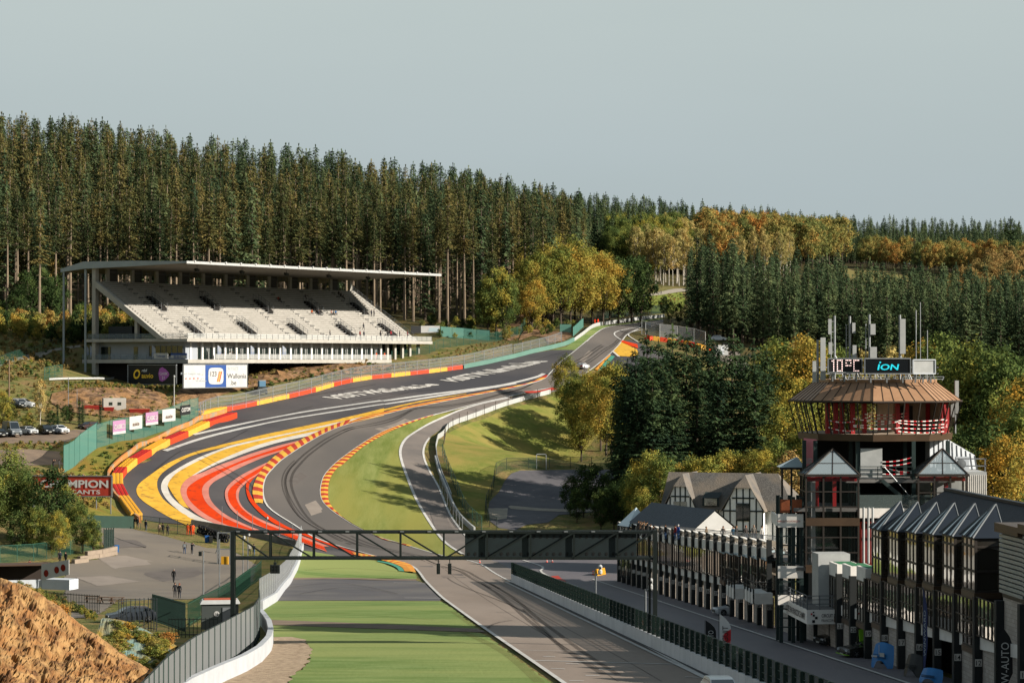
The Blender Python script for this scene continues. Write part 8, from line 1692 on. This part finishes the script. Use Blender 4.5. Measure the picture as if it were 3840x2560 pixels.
for z_ in (2.2,4.5):
    for y in (-.6,.6): k.beam((-.9,y,z_),(.9,y,z_),.08,.08)
    for x in (-.9,.9): k.beam((x,-.6,z_),(x,.6,z_),.08,.08)
k.build('frame',M_gal,r); MB().box((.1,0,.6),(1.0,.7,1.1)).build('yellow_box',mat('box_yellow','#d9a01c',None,.6),r)
for x,y,lb in ((212,1384,'brown picnic table beside the black gate'),(245,1386,'brown picnic table, middle one behind the black gate'),(268,1387,'brown picnic table nearest the grey fence')):
    r=empty('picnic_table',G(x,y),random.uniform(-.3,.3),lb,'table'); m=mat('table_wood','#6a5340',None,.8); MB().box((0,0,.74),(1.7,.7,.05)).build('table_top',m,r)
    for s in (-1,1): MB().box((0,s*.65,.44),(1.7,.26,.05)).build('bench',m,r); k=MB().beam((s*.6,-.6,0),(s*.6,.25,.72),.08,.08).beam((s*.6,.6,0),(s*.6,-.25,.72),.08,.08); k.build('leg',m,r)
r=empty('excavator',G(598,905,),.4,'dark parked work machine with a blue cab under the white banner','vehicle'); MB().box((0,0,1.1),(2.0,3,1.1)).build('body',M_blk,r); MB().box((.2,-.3,2.2),(1.4,1.4,1.3)).build('cab',mat('cab_blue','#5a86a5',None,.5),r); MB().box((.2,-.3,2.95),(1.5,1.5,.1)).build('cab_roof',M_wht,r); MB().tube((.9,1,1.6),(1.5,2.2,2.6),.12).build('exhaust',M_ror,r)
for s in (-1,1):
    for y in (-1,1): t=link('wheel',_wm,r); t.location=(s*1.0,y,.5); t.rotation_euler=(0,math.pi/2,0); t.scale=(1.5,)*3
r=empty('site_cabin',G(262,943),.3,'grey white site cabin at the foot of the rocky face','cabin'); MB().box((0,0,1.3),(4.4,2.2,2.4)).build('body',M_cs,r); MB().box((-.8,-1.12,1.4),(.7,.05,.6)).build('window',M_gls,r); MB().box((.9,-1.12,1.4),(.7,.05,.6)).build('window',M_gls,r)
for x,y,w_,lb in ((212,944,3.6,'bright red skip behind the small conifers'),(250,948,2.0,'small red skip left of the site cabin'),(320,952,4,'long low red barrier row behind the green fence')):
    r=empty('red_skip',G(x,y),.2,lb,'skip'); MB().hexa([(-w_/2+.3,-.8,0),(w_/2-.3,-.8,0),(w_/2-.3,.8,0),(-w_/2+.3,.8,0)],[(-w_/2,-1,1.1),(w_/2,-1,1.1),(w_/2,1,1.1),(-w_/2,1,1.1)]).build('body',mat('skip_red','#9c2a20','#84221a',.6,.8,.6,4),r); MB().bx(-w_/2-.05,w_/2+.05,-1.05,-.98,1.0,1.15).build('rim',M_kred,r)
# ------------------------------------------------------------------ big lettering on the run-off
def ground_text(s,quad,m,off=.155):
    """quad pixels: baseline start, baseline end, top end, top start"""
    v,f=text_v(s,.045); lo=v.min(0);hi=v.max(0); q=Gm(quad)[:,:2]; vs=[]
    for p in v:
        u=(p[0]-lo[0])/(hi[0]-lo[0]); t=(p[1]-lo[1])/(hi[1]-lo[1]); a=q[0]*(1-u)*(1-t)+q[1]*u*(1-t)+q[2]*u*t+q[3]*(1-u)*t; vs.append((a[0],a[1],float(Hz(*a))+off))
    me=bpy.data.meshes.new('ground_lettering'); me.from_pydata(vs,[],f); me.materials.append(m); tag(link('ground_lettering',me),kind='structure')
M_fadew=mat('faded_white_paint','#d6d2cc','#8d8782',.8,.35,1,7,ramp=(.5,.66))
ground_text('VISITWallonia.be',[(772,920),(1013,884.5),(975,881),(738,913)],M_fadew); ground_text('VISITWallonia.be',[(1040,881),(1264,830),(1190,830),(1008,874)],M_fadew)
